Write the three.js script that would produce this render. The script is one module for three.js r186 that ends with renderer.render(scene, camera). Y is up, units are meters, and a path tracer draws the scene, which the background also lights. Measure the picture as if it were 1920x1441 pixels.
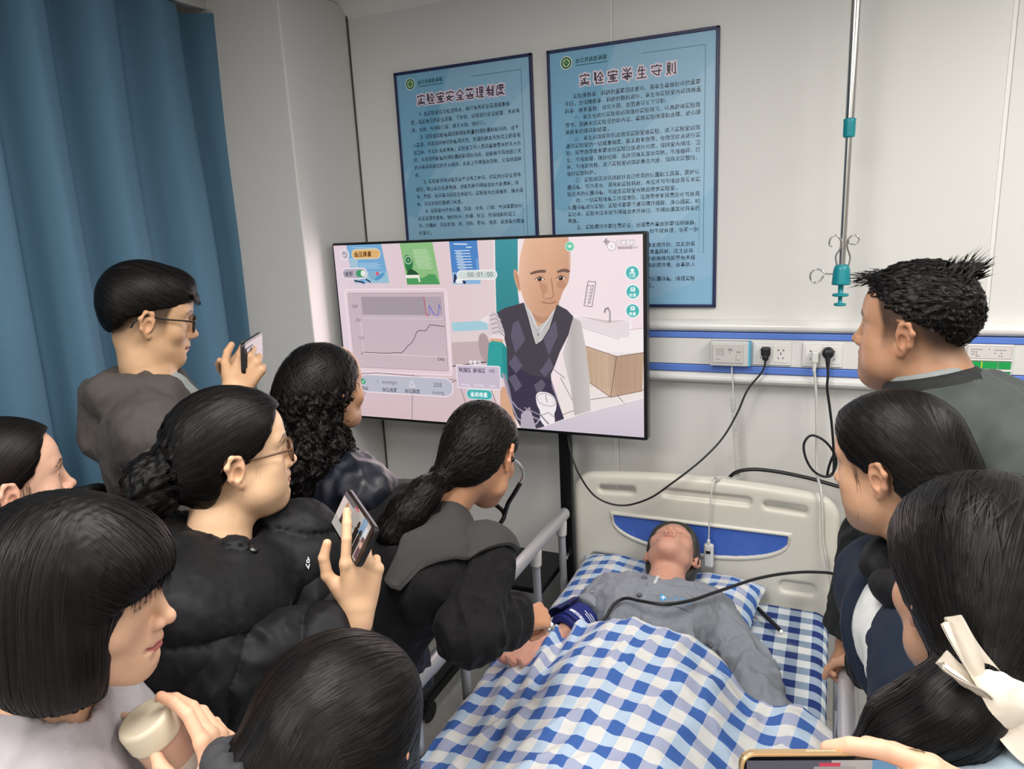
import * as THREE from 'three';
import { mergeGeometries, toCreasedNormals } from 'three/addons/utils/BufferGeometryUtils.js';
import { RoundedBoxGeometry } from 'three/addons/geometries/RoundedBoxGeometry.js';
import { RectAreaLightUniformsLib } from 'three/addons/lights/RectAreaLightUniformsLib.js';
import { createNoise3D } from 'simplex-noise';

// ------------------------------------------------------------------ camera, light, exposure
const scene = new THREE.Scene();
scene.background = new THREE.Color(0x000000);
const camera = new THREE.PerspectiveCamera(56.21, 1920 / 1441, 0.05, 40);
camera.position.set(0, 1.88, 2.6);
camera.rotation.set(-0.22314, 0.42436, -0.04833, 'YXZ');
scene.add(camera);
const renderer = new THREE.WebGLRenderer({ antialias: true });
renderer.toneMapping = THREE.LinearToneMapping;
renderer.toneMappingExposure = 1.38;
renderer.shadowMap.enabled = true;
RectAreaLightUniformsLib.init();
const CEIL = 2.74;
// ceiling light panels: [x, z, width, depth, intensity]; each is a glowing fitting and an area light just below it
const LAMPS = [[1.1, 1.25, 0.6, 1.2, 11.5], [-0.45, 1.95, 0.6, 1.2, 10.5], [1.1, 3.5, 0.6, 1.2, 11], [-1.2, 3.6, 0.6, 1.2, 15]];
const lampColor = 0xfffbf6;
for (const [x, z, w, d, I] of LAMPS) {
  const l = new THREE.RectAreaLight(lampColor, I, w * 0.94, d * 0.94); l.position.set(x, CEIL - 0.045, z); l.rotation.x = -Math.PI / 2; scene.add(l);
}
// ------------------------------------------------------------------ small tools
function rng(s) { return () => { s = (s + 0x6d2b79f5) | 0; let t = Math.imul(s ^ (s >>> 15), 1 | s); t = (t + Math.imul(t ^ (t >>> 7), 61 | t)) ^ t; return ((t ^ (t >>> 14)) >>> 0) / 4294967296; }; }
function v3(x, y, z) { return Array.isArray(x) ? new THREE.Vector3(...x) : new THREE.Vector3(x, y, z); }
function clamp(x, a, b) { return x < a ? a : x > b ? b : x; }
function mix(a, b, t) { return a + (b - a) * t; }
function sstep(a, b, x) { const t = clamp((x - a) / (b - a), 0, 1); return t * t * (3 - 2 * t); }
function add3(a, b, s = 1) { return [a[0] + b[0] * s, a[1] + b[1] * s, a[2] + b[2] * s]; }
function mix3(a, b, t) { return [mix(a[0], b[0], t), mix(a[1], b[1], t), mix(a[2], b[2], t)]; }
function lin(hex) { const c = new THREE.Color(hex); return [c.r, c.g, c.b]; }
const noise = createNoise3D(rng(77));
function fbm(x, y, z, o = 3) { let s = 0, a = 1, t = 0; for (let i = 0; i < o; i++) { s += a * noise(x, y, z); t += a; x *= 2.03; y *= 2.03; z *= 2.03; a *= 0.5; } return s / t; }

// names, labels
const taken = {};
function numbered(n) { const k = taken[n] = (taken[n] ?? -1) + 1; return k ? n + '_' + String(k).padStart(3, '0') : n; }
function tag(o, label, category, group, kind) {
  if (label) o.userData.label = label;
  if (category) o.userData.category = category;
  if (group) o.userData.group = group;
  if (kind) o.userData.kind = kind;
  return o;
}
function thing(name, pos, turn, label, category, group) {
  const g = new THREE.Group(); g.name = numbered(name); g.position.set(...pos); g.rotation.y = turn; scene.add(g);
  return tag(g, label, category, group);
}
function part(name, geo, m, parent, label) {
  if (Array.isArray(geo)) geo = join(geo);
  const o = new THREE.Mesh(geo, m); o.name = parent === scene ? numbered(name) : name; o.castShadow = o.receiveShadow = true; parent.add(o);
  if (label) o.userData.label = label;
  return o;
}
function struct(name, geo, m) { const o = part(name, geo, m, scene); o.userData.kind = 'structure'; return o; }
function join(list) {
  list = list.map((g) => (g.index ? g.toNonIndexed() : g));
  const keep = ['position', 'normal', 'uv', 'color'].filter((n) => list.every((g) => g.attributes[n]));
  for (const g of list) for (const n of Object.keys(g.attributes)) if (!keep.includes(n)) g.deleteAttribute(n);
  return list.length === 1 ? list[0] : mergeGeometries(list);
}
function at(g, x = 0, y = 0, z = 0, rx = 0, ry = 0, rz = 0) { g.applyMatrix4(new THREE.Matrix4().compose(v3(x, y, z), new THREE.Quaternion().setFromEuler(new THREE.Euler(rx, ry, rz)), v3(1, 1, 1))); return g; }
function box(w, h, d, x = 0, y = 0, z = 0, r = 0.004, seg = 2) { return new RoundedBoxGeometry(w, h, d, seg, Math.min(r, w / 2.01, h / 2.01, d / 2.01)).translate(x, y, z); }
function tube(pts, r, n = 48, sides = 10, closed = false) {
  const c = new THREE.CatmullRomCurve3(pts.map((p) => v3(p)), closed, 'centripetal');
  const g = new THREE.TubeGeometry(c, n, r, sides, closed);
  if (closed) return g;
  const caps = [0, 1].map((t) => { const s = new THREE.SphereGeometry(r, sides, 6); const p = c.getPoint(t); return s.translate(p.x, p.y, p.z); });
  return join([g, ...caps]);
}
function rod(a, b, r, sides = 16, r2 = r) {
  const A = v3(a), B = v3(b), d = B.clone().sub(A), g = new THREE.CylinderGeometry(r2, r, d.length(), sides);
  g.applyMatrix4(new THREE.Matrix4().compose(A.add(B).multiplyScalar(0.5), new THREE.Quaternion().setFromUnitVectors(v3(0, 1, 0), d.normalize()), v3(1, 1, 1)));
  return g;
}
function lathe(pts, n = 40) { return new THREE.LatheGeometry(pts.map((p) => new THREE.Vector2(p[0], p[1])), n); }
function M(color, rough = 0.6, more = {}) {
  const c = Array.isArray(color) ? new THREE.Color().setRGB(...color) : new THREE.Color(color);
  return new THREE.MeshPhysicalMaterial({ color: c, roughness: rough, ...more });
}
function canvasMap(w, h, draw) {
  const c = document.createElement('canvas'); c.width = w; c.height = h; draw(c.getContext('2d'), w, h);
  const t = new THREE.CanvasTexture(c); t.colorSpace = THREE.SRGBColorSpace; t.magFilter = THREE.LinearFilter; t.anisotropy = 8; return t;
}
function dataMap(w, h, f, color = true) {
  const d = new Uint8Array(w * h * 4);
  for (let y = 0; y < h; y++) for (let x = 0; x < w; x++) { const c = f(x / w, y / h, x, y), k = (y * w + x) * 4; d[k] = clamp(c[0], 0, 1) * 255; d[k + 1] = clamp(c[1], 0, 1) * 255; d[k + 2] = clamp(c[2], 0, 1) * 255; d[k + 3] = 255; }
  const t = new THREE.DataTexture(d, w, h); t.wrapS = t.wrapT = THREE.RepeatWrapping; t.magFilter = THREE.LinearFilter; t.minFilter = THREE.LinearFilter; t.colorSpace = color ? THREE.SRGBColorSpace : THREE.NoColorSpace; t.needsUpdate = true; return t;
}

// ------------------------------------------------------------------ distance fields and their meshes
function smin(a, b, k) { const h = Math.max(k - Math.abs(a - b), 0) / k; return Math.min(a, b) - h * h * k * 0.25; }
function smax(a, b, k) { return -smin(-a, -b, k); }
function cap(a, b, ra, rb = ra) {
  const [ax, ay, az] = a, bx = b[0] - ax, by = b[1] - ay, bz = b[2] - az, q = 1 / (bx * bx + by * by + bz * bz + 1e-12);
  return (x, y, z) => { x -= ax; y -= ay; z -= az; const h = clamp((x * bx + y * by + z * bz) * q, 0, 1), u = x - bx * h, v = y - by * h, w = z - bz * h; return Math.sqrt(u * u + v * v + w * w) - (ra + (rb - ra) * h); };
}
function ell(c, r, rot) {          // rot: Euler angles [x, y, z]
  const [cx, cy, cz] = c, [rx, ry, rz] = r;
  const m = rot ? new THREE.Matrix4().makeRotationFromEuler(new THREE.Euler(...rot)).elements : null;
  return (x, y, z) => {
    x -= cx; y -= cy; z -= cz;
    if (m) { const X = m[0] * x + m[1] * y + m[2] * z, Y = m[4] * x + m[5] * y + m[6] * z, Z = m[8] * x + m[9] * y + m[10] * z; x = X; y = Y; z = Z; }
    const a = x / rx, b = y / ry, d = z / rz, k0 = Math.sqrt(a * a + b * b + d * d), e = a / rx, f = b / ry, g = d / rz, k1 = Math.sqrt(e * e + f * f + g * g);
    return k1 < 1e-9 ? -Math.min(rx, ry, rz) : k0 * (k0 - 1) / k1;
  };
}
// list of [field, k] joins smoothly; [field, k, -1] cuts; [field, k, 1] intersects
function blend(list) {
  const F = list.map((l) => l[0]), K = list.map((l) => l[1] ?? 0.01), S = list.map((l) => l[2] ?? 0), n = F.length;
  return (x, y, z) => { let d = F[0](x, y, z); for (let i = 1; i < n; i++) { const e = F[i](x, y, z); d = S[i] === 0 ? smin(d, e, K[i]) : S[i] < 0 ? smax(d, -e, K[i]) : smax(d, e, K[i]); } return d; };
}
// naive surface nets over a box, block by block near the surface; normals from the field
function meshField(f, lo, hi, h, color) {
  const n = [0, 1, 2].map((i) => Math.ceil((hi[i] - lo[i]) / h) + 2), [nx, ny, nz] = n, sy = nx, sz = nx * ny;
  const val = new Float32Array(nx * ny * nz), B = 6;
  for (let bz = 0; bz < nz; bz += B) for (let by = 0; by < ny; by += B) for (let bx = 0; bx < nx; bx += B) {
    const c = f(lo[0] + (bx + B / 2) * h, lo[1] + (by + B / 2) * h, lo[2] + (bz + B / 2) * h), far = Math.abs(c) > B * h * 1.25;
    for (let z = bz; z < Math.min(bz + B, nz); z++) for (let y = by; y < Math.min(by + B, ny); y++) for (let x = bx; x < Math.min(bx + B, nx); x++)
      val[x + y * sy + z * sz] = far ? c : f(lo[0] + x * h, lo[1] + y * h, lo[2] + z * h);
  }
  const idx = new Int32Array(nx * ny * nz).fill(-1), pos = [], E = [[0, 1], [2, 3], [4, 5], [6, 7], [0, 2], [1, 3], [4, 6], [5, 7], [0, 4], [1, 5], [2, 6], [3, 7]], cv = new Float32Array(8);
  for (let z = 0; z < nz - 1; z++) for (let y = 0; y < ny - 1; y++) for (let x = 0; x < nx - 1; x++) {
    const o = x + y * sy + z * sz; let s = 0;
    for (let i = 0; i < 8; i++) { cv[i] = val[o + (i & 1) + (i & 2 ? sy : 0) + (i & 4 ? sz : 0)]; if (cv[i] < 0) s++; }
    if (s === 0 || s === 8) continue;
    let px = 0, py = 0, pz = 0, m = 0;
    for (const [a, b] of E) if ((cv[a] < 0) !== (cv[b] < 0)) { const t = cv[a] / (cv[a] - cv[b]); px += mix(a & 1, b & 1, t); py += mix(a >> 1 & 1, b >> 1 & 1, t); pz += mix(a >> 2, b >> 2, t); m++; }
    idx[o] = pos.length / 3; pos.push(lo[0] + (x + px / m) * h, lo[1] + (y + py / m) * h, lo[2] + (z + pz / m) * h);
  }
  const tri = [];
  const quad = (a, b, c, d, flip) => { if (a < 0 || b < 0 || c < 0 || d < 0) return; if (flip) tri.push(a, c, b, a, d, c); else tri.push(a, b, c, a, c, d); };
  for (let z = 1; z < nz - 1; z++) for (let y = 1; y < ny - 1; y++) for (let x = 1; x < nx - 1; x++) {
    const o = x + y * sy + z * sz, s = val[o] < 0;
    if (s !== val[o + 1] < 0) quad(idx[o - sy - sz], idx[o - sz], idx[o], idx[o - sy], !s);
    if (s !== val[o + sy] < 0) quad(idx[o - 1 - sz], idx[o - 1], idx[o], idx[o - sz], !s);
    if (s !== val[o + sz] < 0) quad(idx[o - 1 - sy], idx[o - sy], idx[o], idx[o - 1], !s);
  }
  const g = new THREE.BufferGeometry(), nv = pos.length / 3, nor = new Float32Array(pos.length), e = h * 0.6;
  for (let i = 0; i < nv; i++) {
    let x = pos[i * 3], y = pos[i * 3 + 1], z = pos[i * 3 + 2];
    let a = f(x + e, y, z) - f(x - e, y, z), b = f(x, y + e, z) - f(x, y - e, z), c = f(x, y, z + e) - f(x, y, z - e);
    const l = Math.hypot(a, b, c) || 1, d = f(x, y, z) * 2 * e / l; a /= l; b /= l; c /= l;
    if (Math.abs(d) < h * 0.7) { pos[i * 3] = x - a * d; pos[i * 3 + 1] = y - b * d; pos[i * 3 + 2] = z - c * d; }
    nor[i * 3] = a; nor[i * 3 + 1] = b; nor[i * 3 + 2] = c;
  }
  g.setAttribute('position', new THREE.Float32BufferAttribute(pos, 3)); g.setAttribute('normal', new THREE.BufferAttribute(nor, 3)); g.setIndex(tri);
  if (color) { const col = new Float32Array(pos.length); for (let i = 0; i < nv; i++) { const q = color(pos[i * 3], pos[i * 3 + 1], pos[i * 3 + 2], nor[i * 3], nor[i * 3 + 1], nor[i * 3 + 2]); col[i * 3] = q[0]; col[i * 3 + 1] = q[1]; col[i * 3 + 2] = q[2]; } g.setAttribute('color', new THREE.BufferAttribute(col, 3)); }
  return g;
}
function mergeIndexed(list) { return list.length === 1 ? list[0] : mergeGeometries(list); }
// ------------------------------------------------------------------ lettering: a stroke alphabet put together from its components
// '#': strokes on a 10 x 10 grid; '|' left and right, '-' above and below, 'r' under a roof, 'w' on a running base, 'u' on a step, 'o' inside
const STROKES = `、#1728
。#2737392927
一#0494
三#1181 2474 0898
上#5059 5484 0999
下#0191 5159 5376
不#0191 5106 5359 6497
与#2080 203575 757959 0666
专#2171 0393 40366656 5457
业#3037 7077 1347 9367 0999
个#5004 5094 5459
中#1282861612 5059
为#2132 0393 83796858 503809
主#5062 1282 2575 0999 5259
习#1181818969 3344 2765
书#117174 0494957868 5059 8192
乱#4021 0353 3036 1656591916 70789997
予#1171 4154 3354 0595 555938
事#0191 2373752523 1686 0797 1888 505949
二#1383 0898
五#1181 414939 2575 7579 0999
人#504509 5499
从#304609 3549 804659 7599
仔|亻子
亻#6014 4349
子#118153 535939 0595
他|亻也
也#134393 5057 0308 0888
以#2028 2848 4355 8049 7799
仪|亻义
义#5062 1409 1499
会#5004 5094 3464 1686 564888
位|亻立
立#5062 1282 2457 7467 0999
低|亻氐
氐#702020 2028 2849 2474 6099 4959
体|亻本
本#0393 5059 5308 5398 3767
作|亻乍
乍#3014 2292 4249 4585 4787
使|亻吏
吏#0191 2373763623 504709 2599
供|亻共
共#0292 3036 7076 0696 3709 6799
保|亻呆
呆-口木
口#1282881812
木#0393 5059 5308 5398
修|4亻俢
俢#3014 2282 2499 3656 4578 4679
借|3亻昔
昔#0292 3036 7076 0494 2686892926
值|3亻直
直#0292 5032 2282892922 2484 2686 0999
做|3亻故
故|古攵
古#0393 5055 2585892925
攵#3014 2393 7319 2499
充#5061 0292 42258575 366709 65699997
入#3040506399 5309
全#5004 5094 2575 2777 0999 5559
关#2032 8062 1383 0595 504709 5599
其#0191 3037 7077 3373 3575 0797 3809 6899
具#2027 208087 2282 2484 0797 3709 6799
内#1319 13838979 504526 5577
冠-3冖冦
冖#0409 049498
冦#1141 0555 2609 2639 7079 5686
况|3冫兄
冫#1234 0962
兄#1181841411 354809 65699997
准|3冫隹
隹#3014 2329 5063 2393 2585 2787 2999 6369
减|3冫成
成#0292 020809 506899 8409 254858
出#5058 1214 1484 8482 0519 1989 9895
分-4八刀
八#4309 6299
刀#11818968 4109
切|七刀
七#0493 3039 9996
则|贝刂
贝#2026 208086 524709 5699
刂#2127 708958
利|禾刂
禾#7020 0393 5059 5308 5398
到|至刂
至#0191 4124 2474 5059 2676 0999
制#3013 1364 0464 3039 1617 1656 5658 7177 908968
前#2032 8062 0292 1419 14444938 1646 6468 848979
力#1383 83796848 404209
加|6力口
动|云力
云#1181 0494 4419 1979 6698
勤|6堇力
堇#0191 3034 7074 2484862624 5059 1787 0999
医#0191 010999 3244 3373 2585 5328 5488
卫#0191 818669 4149 0999
即|艮卩
艮#1171 7174 1474 1119 1958 4599 8556
卩#1019 10707656
压r厂圡
厂#1191 110609
圡#2474 5059 0999 6778
原r厂泉
泉-白小
白#5032 2282892922 2585
小#505949 2407 7497
及#1181 212609 614155 8509 3699
发#3013 0393 7081 404609 3383 8309 3599
取|耳又
耳#0191 3137 7179 3373 3575 0787
又#118109 2399
受#8010 2132 5053 8162 0494 04069496 2676 7609 3699
可#0191 818968 2353563623
右#0393 513509 3585893935
各#301328 228205 2599 3787893937
合#5004 5094 3464 2686892926
同#1019 10808979 3262 3474773734
后#7020 110609 2393 3585893935
吐|3口土
土#2373 5059 0999
向#5031 1119 11818979 3474773734
启r户口
户#5062 12828515 120709
吸|3口及
告#3014 2282 5055 0595 2686892926
员-3口贝
和|禾口
品-口吅
吅|口口
哗|3口华
华-4化十
化|亻匕
匕#2028 2898 8204
十#0494 5059
喧|3口宣
宣-3宀亘
宀#5053 0409 049498
亘#0191 2383872723 2585 0999
器#1040431310 6090936360 0494 504809 5499 1646491916 6696996966
四#1181881811 314516 616585
回#1080891910 3363663633
因#1080891910 2474 514708 5587
在#0393 4007 3549 5595 7459 4999
地|3土也
圾|3土及
均|3土匀
匀#3014 2282 828969 3455 2656
坏|3土不
垃|3土立
基-5其土
堆|3土隹
处#301308 2364 6409 2499 7078 7385
备#301306 2262 6206 2698 2585892925 2787 5559
外#301306 225208 2354 7079 7395
大#0393 504609 5499
失#3013 2282 0595 504709 5599
好|女子
女#401579 7308 0393
如|女口
存#0393 4007 3549 5585 8565 656949 5797
学#1032 4053 8062 0405 049495 2676 7655 555938 0797
守-3宀寸
寸#0393 707858 2547
安-3宀女
完-3宀元
元#1181 0494 424609 62699997
定-3宀疋
疋#0191 5158 5484 2609 2699
实-3宀头
头#3143 1324 0696 504709 5799
室-3宀至
容-4宀谷
谷#4214 6294 5204 5294 2686892926
察-3宀祭
祭#301306 2252 5216 6292 2656 0797 5759 2708 7899
对|又寸
导-4巳寸
巳#1181 818515 111999
将#3039 0223 0936 6042 518143 5595 757969 5768
尊#2032 8062 0393 1385891913 3235 6265 0696 7687 7779
尘-小土
就|6京尤
京#5062 0292 2474 2474 2474 5759 3617 7688
尤#0393 404609 55599997 7081
屑r尸肖
尸#1181 841411 110709
肖#5054 2033 8063 2444 2429 248489 2676 2878
岗-4山冈
山#5057 1318 1888 8383
冈#1119 118189 3377 7337
巡|3辶巛
辶#1132 042517 0927 275999
巛#201529 504559 807589
工#1181 0898 5158
己#1181 818515 151999
布#0393 4107 2439 248487 5259
师#1026 3038 4191 4448 448487 5159
带#0292 2025 5055 8085 0406 0494 2729 278788 5559
常#5053 2033 8063 0405 0494 2575 2777 2729 5559
应r广兴
广#5061 1191 110609
兴#2033 5052 8062 0696 3709 6799
废r广发
度#5061 1191 110609 2393 4045 7065 4565 2777 7719 3799
开#1181 0494 313609 7179
引|弓丨
弓#1181 8141 1444 14888859
丨#5059
张|弓长
长#3039 0595 8054 3949 5499
录#2171 7174 2373 0595 555949 2608 3747 7588
形|6开彡
彡#8023 8326 8709
得|3彳㝵
彳#6013 7315 4549
㝵#2080842420 2282 0595 0797 7079 2738
心#0417 32388886 5163 8397
必#0416 22288886 5163 8397 9009
态-5太心
太#0393 504609 5499 4657
情|3忄青
忄#5059 1316 7374
青#1181 2373 0595 5055 2629 268689 2878
意-5音心
音-4立日
日#2080892920 2484
或#0292 506899 8409 2444463624 0858
所|户斤
斤#802020 2009 2393 6369
手#8020 1383 0595 515939
打|3扌丁
扌#0393 505938 0865
丁#0191 515939
扔|3扌乃
乃#1171 714585 8559 212709
执|3扌丸
丸#304509 13838999 2455
抄|3扌少
少#505848 2306 7396 8709
护|3扌户
报|3扌𠬝
𠬝#1019 108045 2575 7519 3599
拉|3扌立
拖|3扌㐌
㐌#3014 2292 245494 5477 3438 3898
持|3扌寺
寺-4土寸
指|3扌旨
旨-4匕日
按|3扌安
损|3扌员
换|3扌奂
奂#3014 2363 1484 1416 8486 0696 5409 5799
据|3扌居
居r尸古
掌#5053 2033 8063 0405 0494 2474 8606 1787 0898 565949
接|3扌妾
妾-4立女
措|3扌昔
提|3扌是
是-5日疋
握|3扌屋
屋r尸至
擅|3扌亶
亶#5061 0292 1484861614 2787892927 0999
操|3扌喿
喿-5品木
收|3丩攵
丩#2027 2756 7079
放|方攵
方#5061 0393 35757959 332509
效|交攵
交#5061 0292 3214 7394 3599 7509
教|6孝攵
孝#0292 5055 8015 0494 2666 6647 475937 0888
数|6娄攵
娄#0292 5055 2031 8071 5314 5384 0696 4657 7708
整-5敕正
敕|束攵
束#0292 2474762624 5059 5608 5698
正#0191 5159 5585 2429 0999
文#5062 0393 7309 2399
新|6亲斤
亲#5061 0292 3244 7264 0595 5559 3708 7798
施|方㐌
族|方矢
矢#3013 2282 0595 514709 5599
无#1181 0494 514609 55599997
时|日寸
明|日月
月#202609 20808979 2383 2686
更#0191 2383862623 2484 514709 2599
有#0393 4006 3439 34848979 3676 3878
服|3月𠬝
未#1282 0494 5059 5408 5498
杂-4九朩
九#304509 13838999
朩#0393 505949 2507 7598
材|木才
才#0393 606949 5308
查-5木旦
旦#2080862620 2383 0999
核|3木亥
亥#5061 0292 423464 6419 7518 6699
根|3木艮
检|3木佥
佥#5004 5094 3464 2637 5557 8667 0999
次|3冫欠
欠#3013 228273 534709 5699
止#5059 5585 2429 0999
步-5止少
段|6𠂤殳
𠂤#7010 1019 1373 1676 0979
殳#2023 207075 2585 8519 3599
每#3014 2292 2328 238389 0696 2888 4547
民#1181841411 1119 1949 2575 6099
气#3014 2282 2474 15858999
水#505948 134308 9364 5499
求#0393 505949 2435 0748 8364 5599 7182
江|3氵工
氵#1132 0424 0962
法|3氵去
去-4土厶
厶#402888 6698
波|3氵皮
皮#134393 131709 5055 3575 7529 3699
注|3氵主
洁|3氵吉
吉#0292 5055 2575 2787892927
测|3氵则
消|3氵肖
清|3氵青
源|3氵原
漏|3氵屚
屚r尸雨
雨#0191 1319 138389 5159 3547 6587
火#1336 9365 504719 5499
灭#1181 2346 8465 514719 5599
点#5054 5282 2484862624 1719 3739 5759 7799
烟|火因
照-6昭灬
昭|日召
召-刀口
灬#1814 3638 5658 7799
熄|火息
息-5自心
自#5032 2282892922 2484 2787
爆|火暴
暴-4日㳟
㳟#0292 3035 7075 0595 5659 3618 7687
爱#8010 2132 5052 8162 0304 039394 2676 4408 7609 3699
物|3牜勿
牜#2004 1383 5059 0776
勿#3014 2282 828969 4306 6309
特|3牜寺
状|3丬犬
丬#5059 1133 0946
犬#0393 504609 5499 7081
现|王见
王#1181 2474 0898 5158
见#2026 208086 524609 56599997
班#0131 0434 0838 2128 5329 4344 6292 6494 7278 6898
理|3王里
里#2080852520 2383 5059 2777 0999
生#3014 2383 5059 2676 0999
用#202609 20808979 2383 2686 5059
由#1383891913 1686 5059
电#1181861611 1484 50589897
畅|3申昜
申#1282871712 1484 5059
昜#1171 714464 447478 3426 5437
痰r疒炎
疒#6071 2191 210809 0214 0527
炎-火火
登#2032 0262 3364 7083 9162 2575 2677 2777 3648 7658 0999
的|白勺
勺#3014 2282 828969 4465
盗-5次皿
皿#1417 148488 3438 6468 0999
目#2080892920 2383 2686
相|木目
真#0292 5032 2282872722 2484 2585 0797 3809 6899
着#2032 8062 0393 2474 5054 0595 4009 3686893936
知|矢口
短|矢豆
豆#1181 2373752523 3646 6656 0999
研|3石开
石#0191 4107 3585893935
确|3石角
角#3014 2262 1384 1309 139389 2676 1575 5058
禁-5林示
林|木木
示#2171 0393 535949 2508 7598
离#5061 0292 3264 6234 1385 1529 1985 4577
私|禾厶
种|禾中
科|禾斗
斗#2032 2344 0696 7079
程|3禾呈
呈-4口王
究-4穴九
穴#5053 0405 0494 3428 7498
穿-4穴牙
牙#1181 2124 0585 515939 5408
窗-4穴囱
囱#5032 1282891912 3366 6336
章-4立早
早-6日十
第-3竹弟
竹#2004 0353 2436 6044 4393 6476
弟#1171 7114 1474 147979 4109
等-3竹寺
管-3竹官
官#5053 0405 0494 2429 24747626 26868929
类-5米大
米#2133 8162 0494 5059 5408 5498
约|3纟勺
纟#502464 1767 0988
纸|3纟氏
氏#702020 2028 2849 2474 6099
线|3纟戋
戋#1383 1585 506799 8409 7081
组|3纟且
且#2028 208088 2383 2686 0999
细|3纟田
田#1181881811 1484 5158
经|3纟圣
圣#118105 2499 3666 5659 1999
结|3纟吉
绪|3纟者
者#0292 5054 8014 0494 3585893935 3787
缩|3纟宿
宿-3宀佰
佰|亻百
百#0191 5142 2383892923 2686
缺|缶夬
缶#3014 2292 0595 5058 1689 1619 8689
夬#118184 0494 504609 5499
老#0292 5055 8015 0494 3538 3898 7566
耗|耒毛
耒#1181 2373 0595 5059 5608 5698
毛#7020 2373 0595 50589997
能#2031 0363 1519 15555949 1747 2737 7074 7094 7579 7999
脉|3月永
永#4051 2353 535948 1535 0769 8364 5599
腐r广肉
肉#1319 138389 503525 4566 5638 5878
舒|6舍予
舍#5004 5094 2575 4458 2787892927
良#4051 1282852512 1484 1219 1959 5599 8556
节-3艹𰆊
艹#0393 3036 7076
𰆊#1181 818868 4149
药-3艹约
落-3艹洛
洛|3氵各
虚#5053 5181 1319 139394 2574 3539 3657 6757 0999
蚀|3饣虫
饣#301406 2464 3439 3956
虫#1282851512 5059 0998 7699
血#5032 1319 138389 3339 6369 0999
行|3彳亍
亍#1282 0595 555939
衣#5062 0292 52374907 6485 4599
补|衤卜
衤#2132 036209 4559 8466 5577
卜#3039 3495
袭-5龙衣
龙#0393 404609 55599997 7081 8459
褂|3衤卦
卦|6圭卜
圭-土土
要-5西女
西#0191 3136 6166 1383891913
观|又见
规|夫见
夫#1282 0494 504609 5499
觉-4𰃮见
𰃮#1033 4053 8062 0509 059598
订|3讠丁
讠#2132 04444875
认|3讠人
记|3讠己
讲|3讠井
井#1282 0696 314609 7079
许|3讠午
午#3014 2282 0595 5059
设|3讠殳
识|3讠只
只#1181851511 3609 6699
该|3讠亥
读|3讠卖
卖#0292 5054 0494 2435 3556 0696 554709 5799
象#3013 2261 1384 1416 8486 0646 4406 5556 3788 6699
负#3013 2261 2328 238388 534709 6799
责-5龶贝
龶#1181 2474 0898 5058
贮|3贝宁
宁-3宀丁
贵-5𠀐贝
𠀐#1282851512 5059 0999
走#2272 5054 0494 5458 5686 2609 3799
超u走召
路|足各
足#1181841411 5458 5787 2609 2699
载#0292 3035 0595 5199 8408 2656 3639 0766
达w辶大
进w辶井
通w辶甬
甬#1161 6143 2429 248489 2676 5459
速w辶束
造w辶告
道w辶首
首#2032 8062 0393 2585892925 2787
遵w辶尊
部|6咅阝
咅#5061 0292 3244 7264 0595 2686892926
阝#1019 106034656647
配|酉己
酉#0191 1389 1383891913 3236 6266 1686
采#8010 2132 5052 8162 0595 5459 5608 5698
重#8020 0393 2474782824 2676 5059 1898 0999
量#2080832320 2182 0494 2575772725 2676 5559 1888 0999
锁|3钅𧴪
钅#3014 1373 1676 434976
𧴪-3小贝
镇|3钅真
门#1021 1319 41818978
闭o门才
问o门口
闹o门市
市#5062 0393 1519 158588 4549
防|3阝方
院|3阝完
随|3阝遀
遀w辶有
障|3阝章
需-4雨而
而#0191 4133 1319 138389 3339 6369
静|青争
争#3013 2261 1383 0595 0797 8387 535949
鞋|革圭
革#0292 3034 7074 2446662624 5059 0797
顺|3川页
川#2028 5058 8089
页#0191 4132 2328 238388 535709 6799
须|3彡页
预|予页
领|令页
令#5004 5094 4556 277759
风#202709 20808999 3467 6437
验|3马佥
马#106065 212585 858969 0676
骤|马聚
聚-取众
众#5004 5094 3508 3447 7556 7599
高#5061 0292 3464662634 1719 178789 3868
，#1718 2829
：#1415 1718
；#1314 1718 2829`;
const glyphDefs = {}; for (const l of STROKES.split('\n')) glyphDefs[[...l][0]] = [...l].slice(1).join('');
const glyphMemo = {};
function glyph(c) {                     // polylines in the unit square
  if (glyphMemo[c]) return glyphMemo[c];
  const d = glyphDefs[c]; if (!d) return glyphMemo[c] = [];
  if (d[0] === '#') return glyphMemo[c] = d.slice(1).split(' ').map((s) => { const p = []; for (let i = 0; i + 1 < s.length; i += 2) p.push([+s[i] / 9, +s[i + 1] / 9]); return p; });
  let k = [...d.slice(1)], f = d[0] === '-' ? 0.46 : 0.42; if (/\d/.test(k[0])) f = +k.shift() / 10;
  const put = (g, x, y, w, h) => g.map((s) => s.map(([a, b]) => [x + a * w, y + b * h]));
  const A = glyph(k[0]), B = glyph(k[1]), g = 0.045;
  const B2 = { '|': [f + g, 0, 1 - f - g, 1], '-': [0, f + g, 1, 1 - f - g], r: [0.27, 0.30, 0.73, 0.70], w: [0.34, 0.0, 0.62, 0.80], u: [0.42, 0.05, 0.56, 0.68], o: [0.25, 0.28, 0.50, 0.58] }[d[0]];
  const A2 = d[0] === '|' ? [0, 0, f - g, 1] : d[0] === '-' ? [0, 0, 1, f - g] : [0, 0, 1, 1];
  return glyphMemo[c] = [...put(A, ...A2), ...put(B, ...B2)];
}
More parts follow.
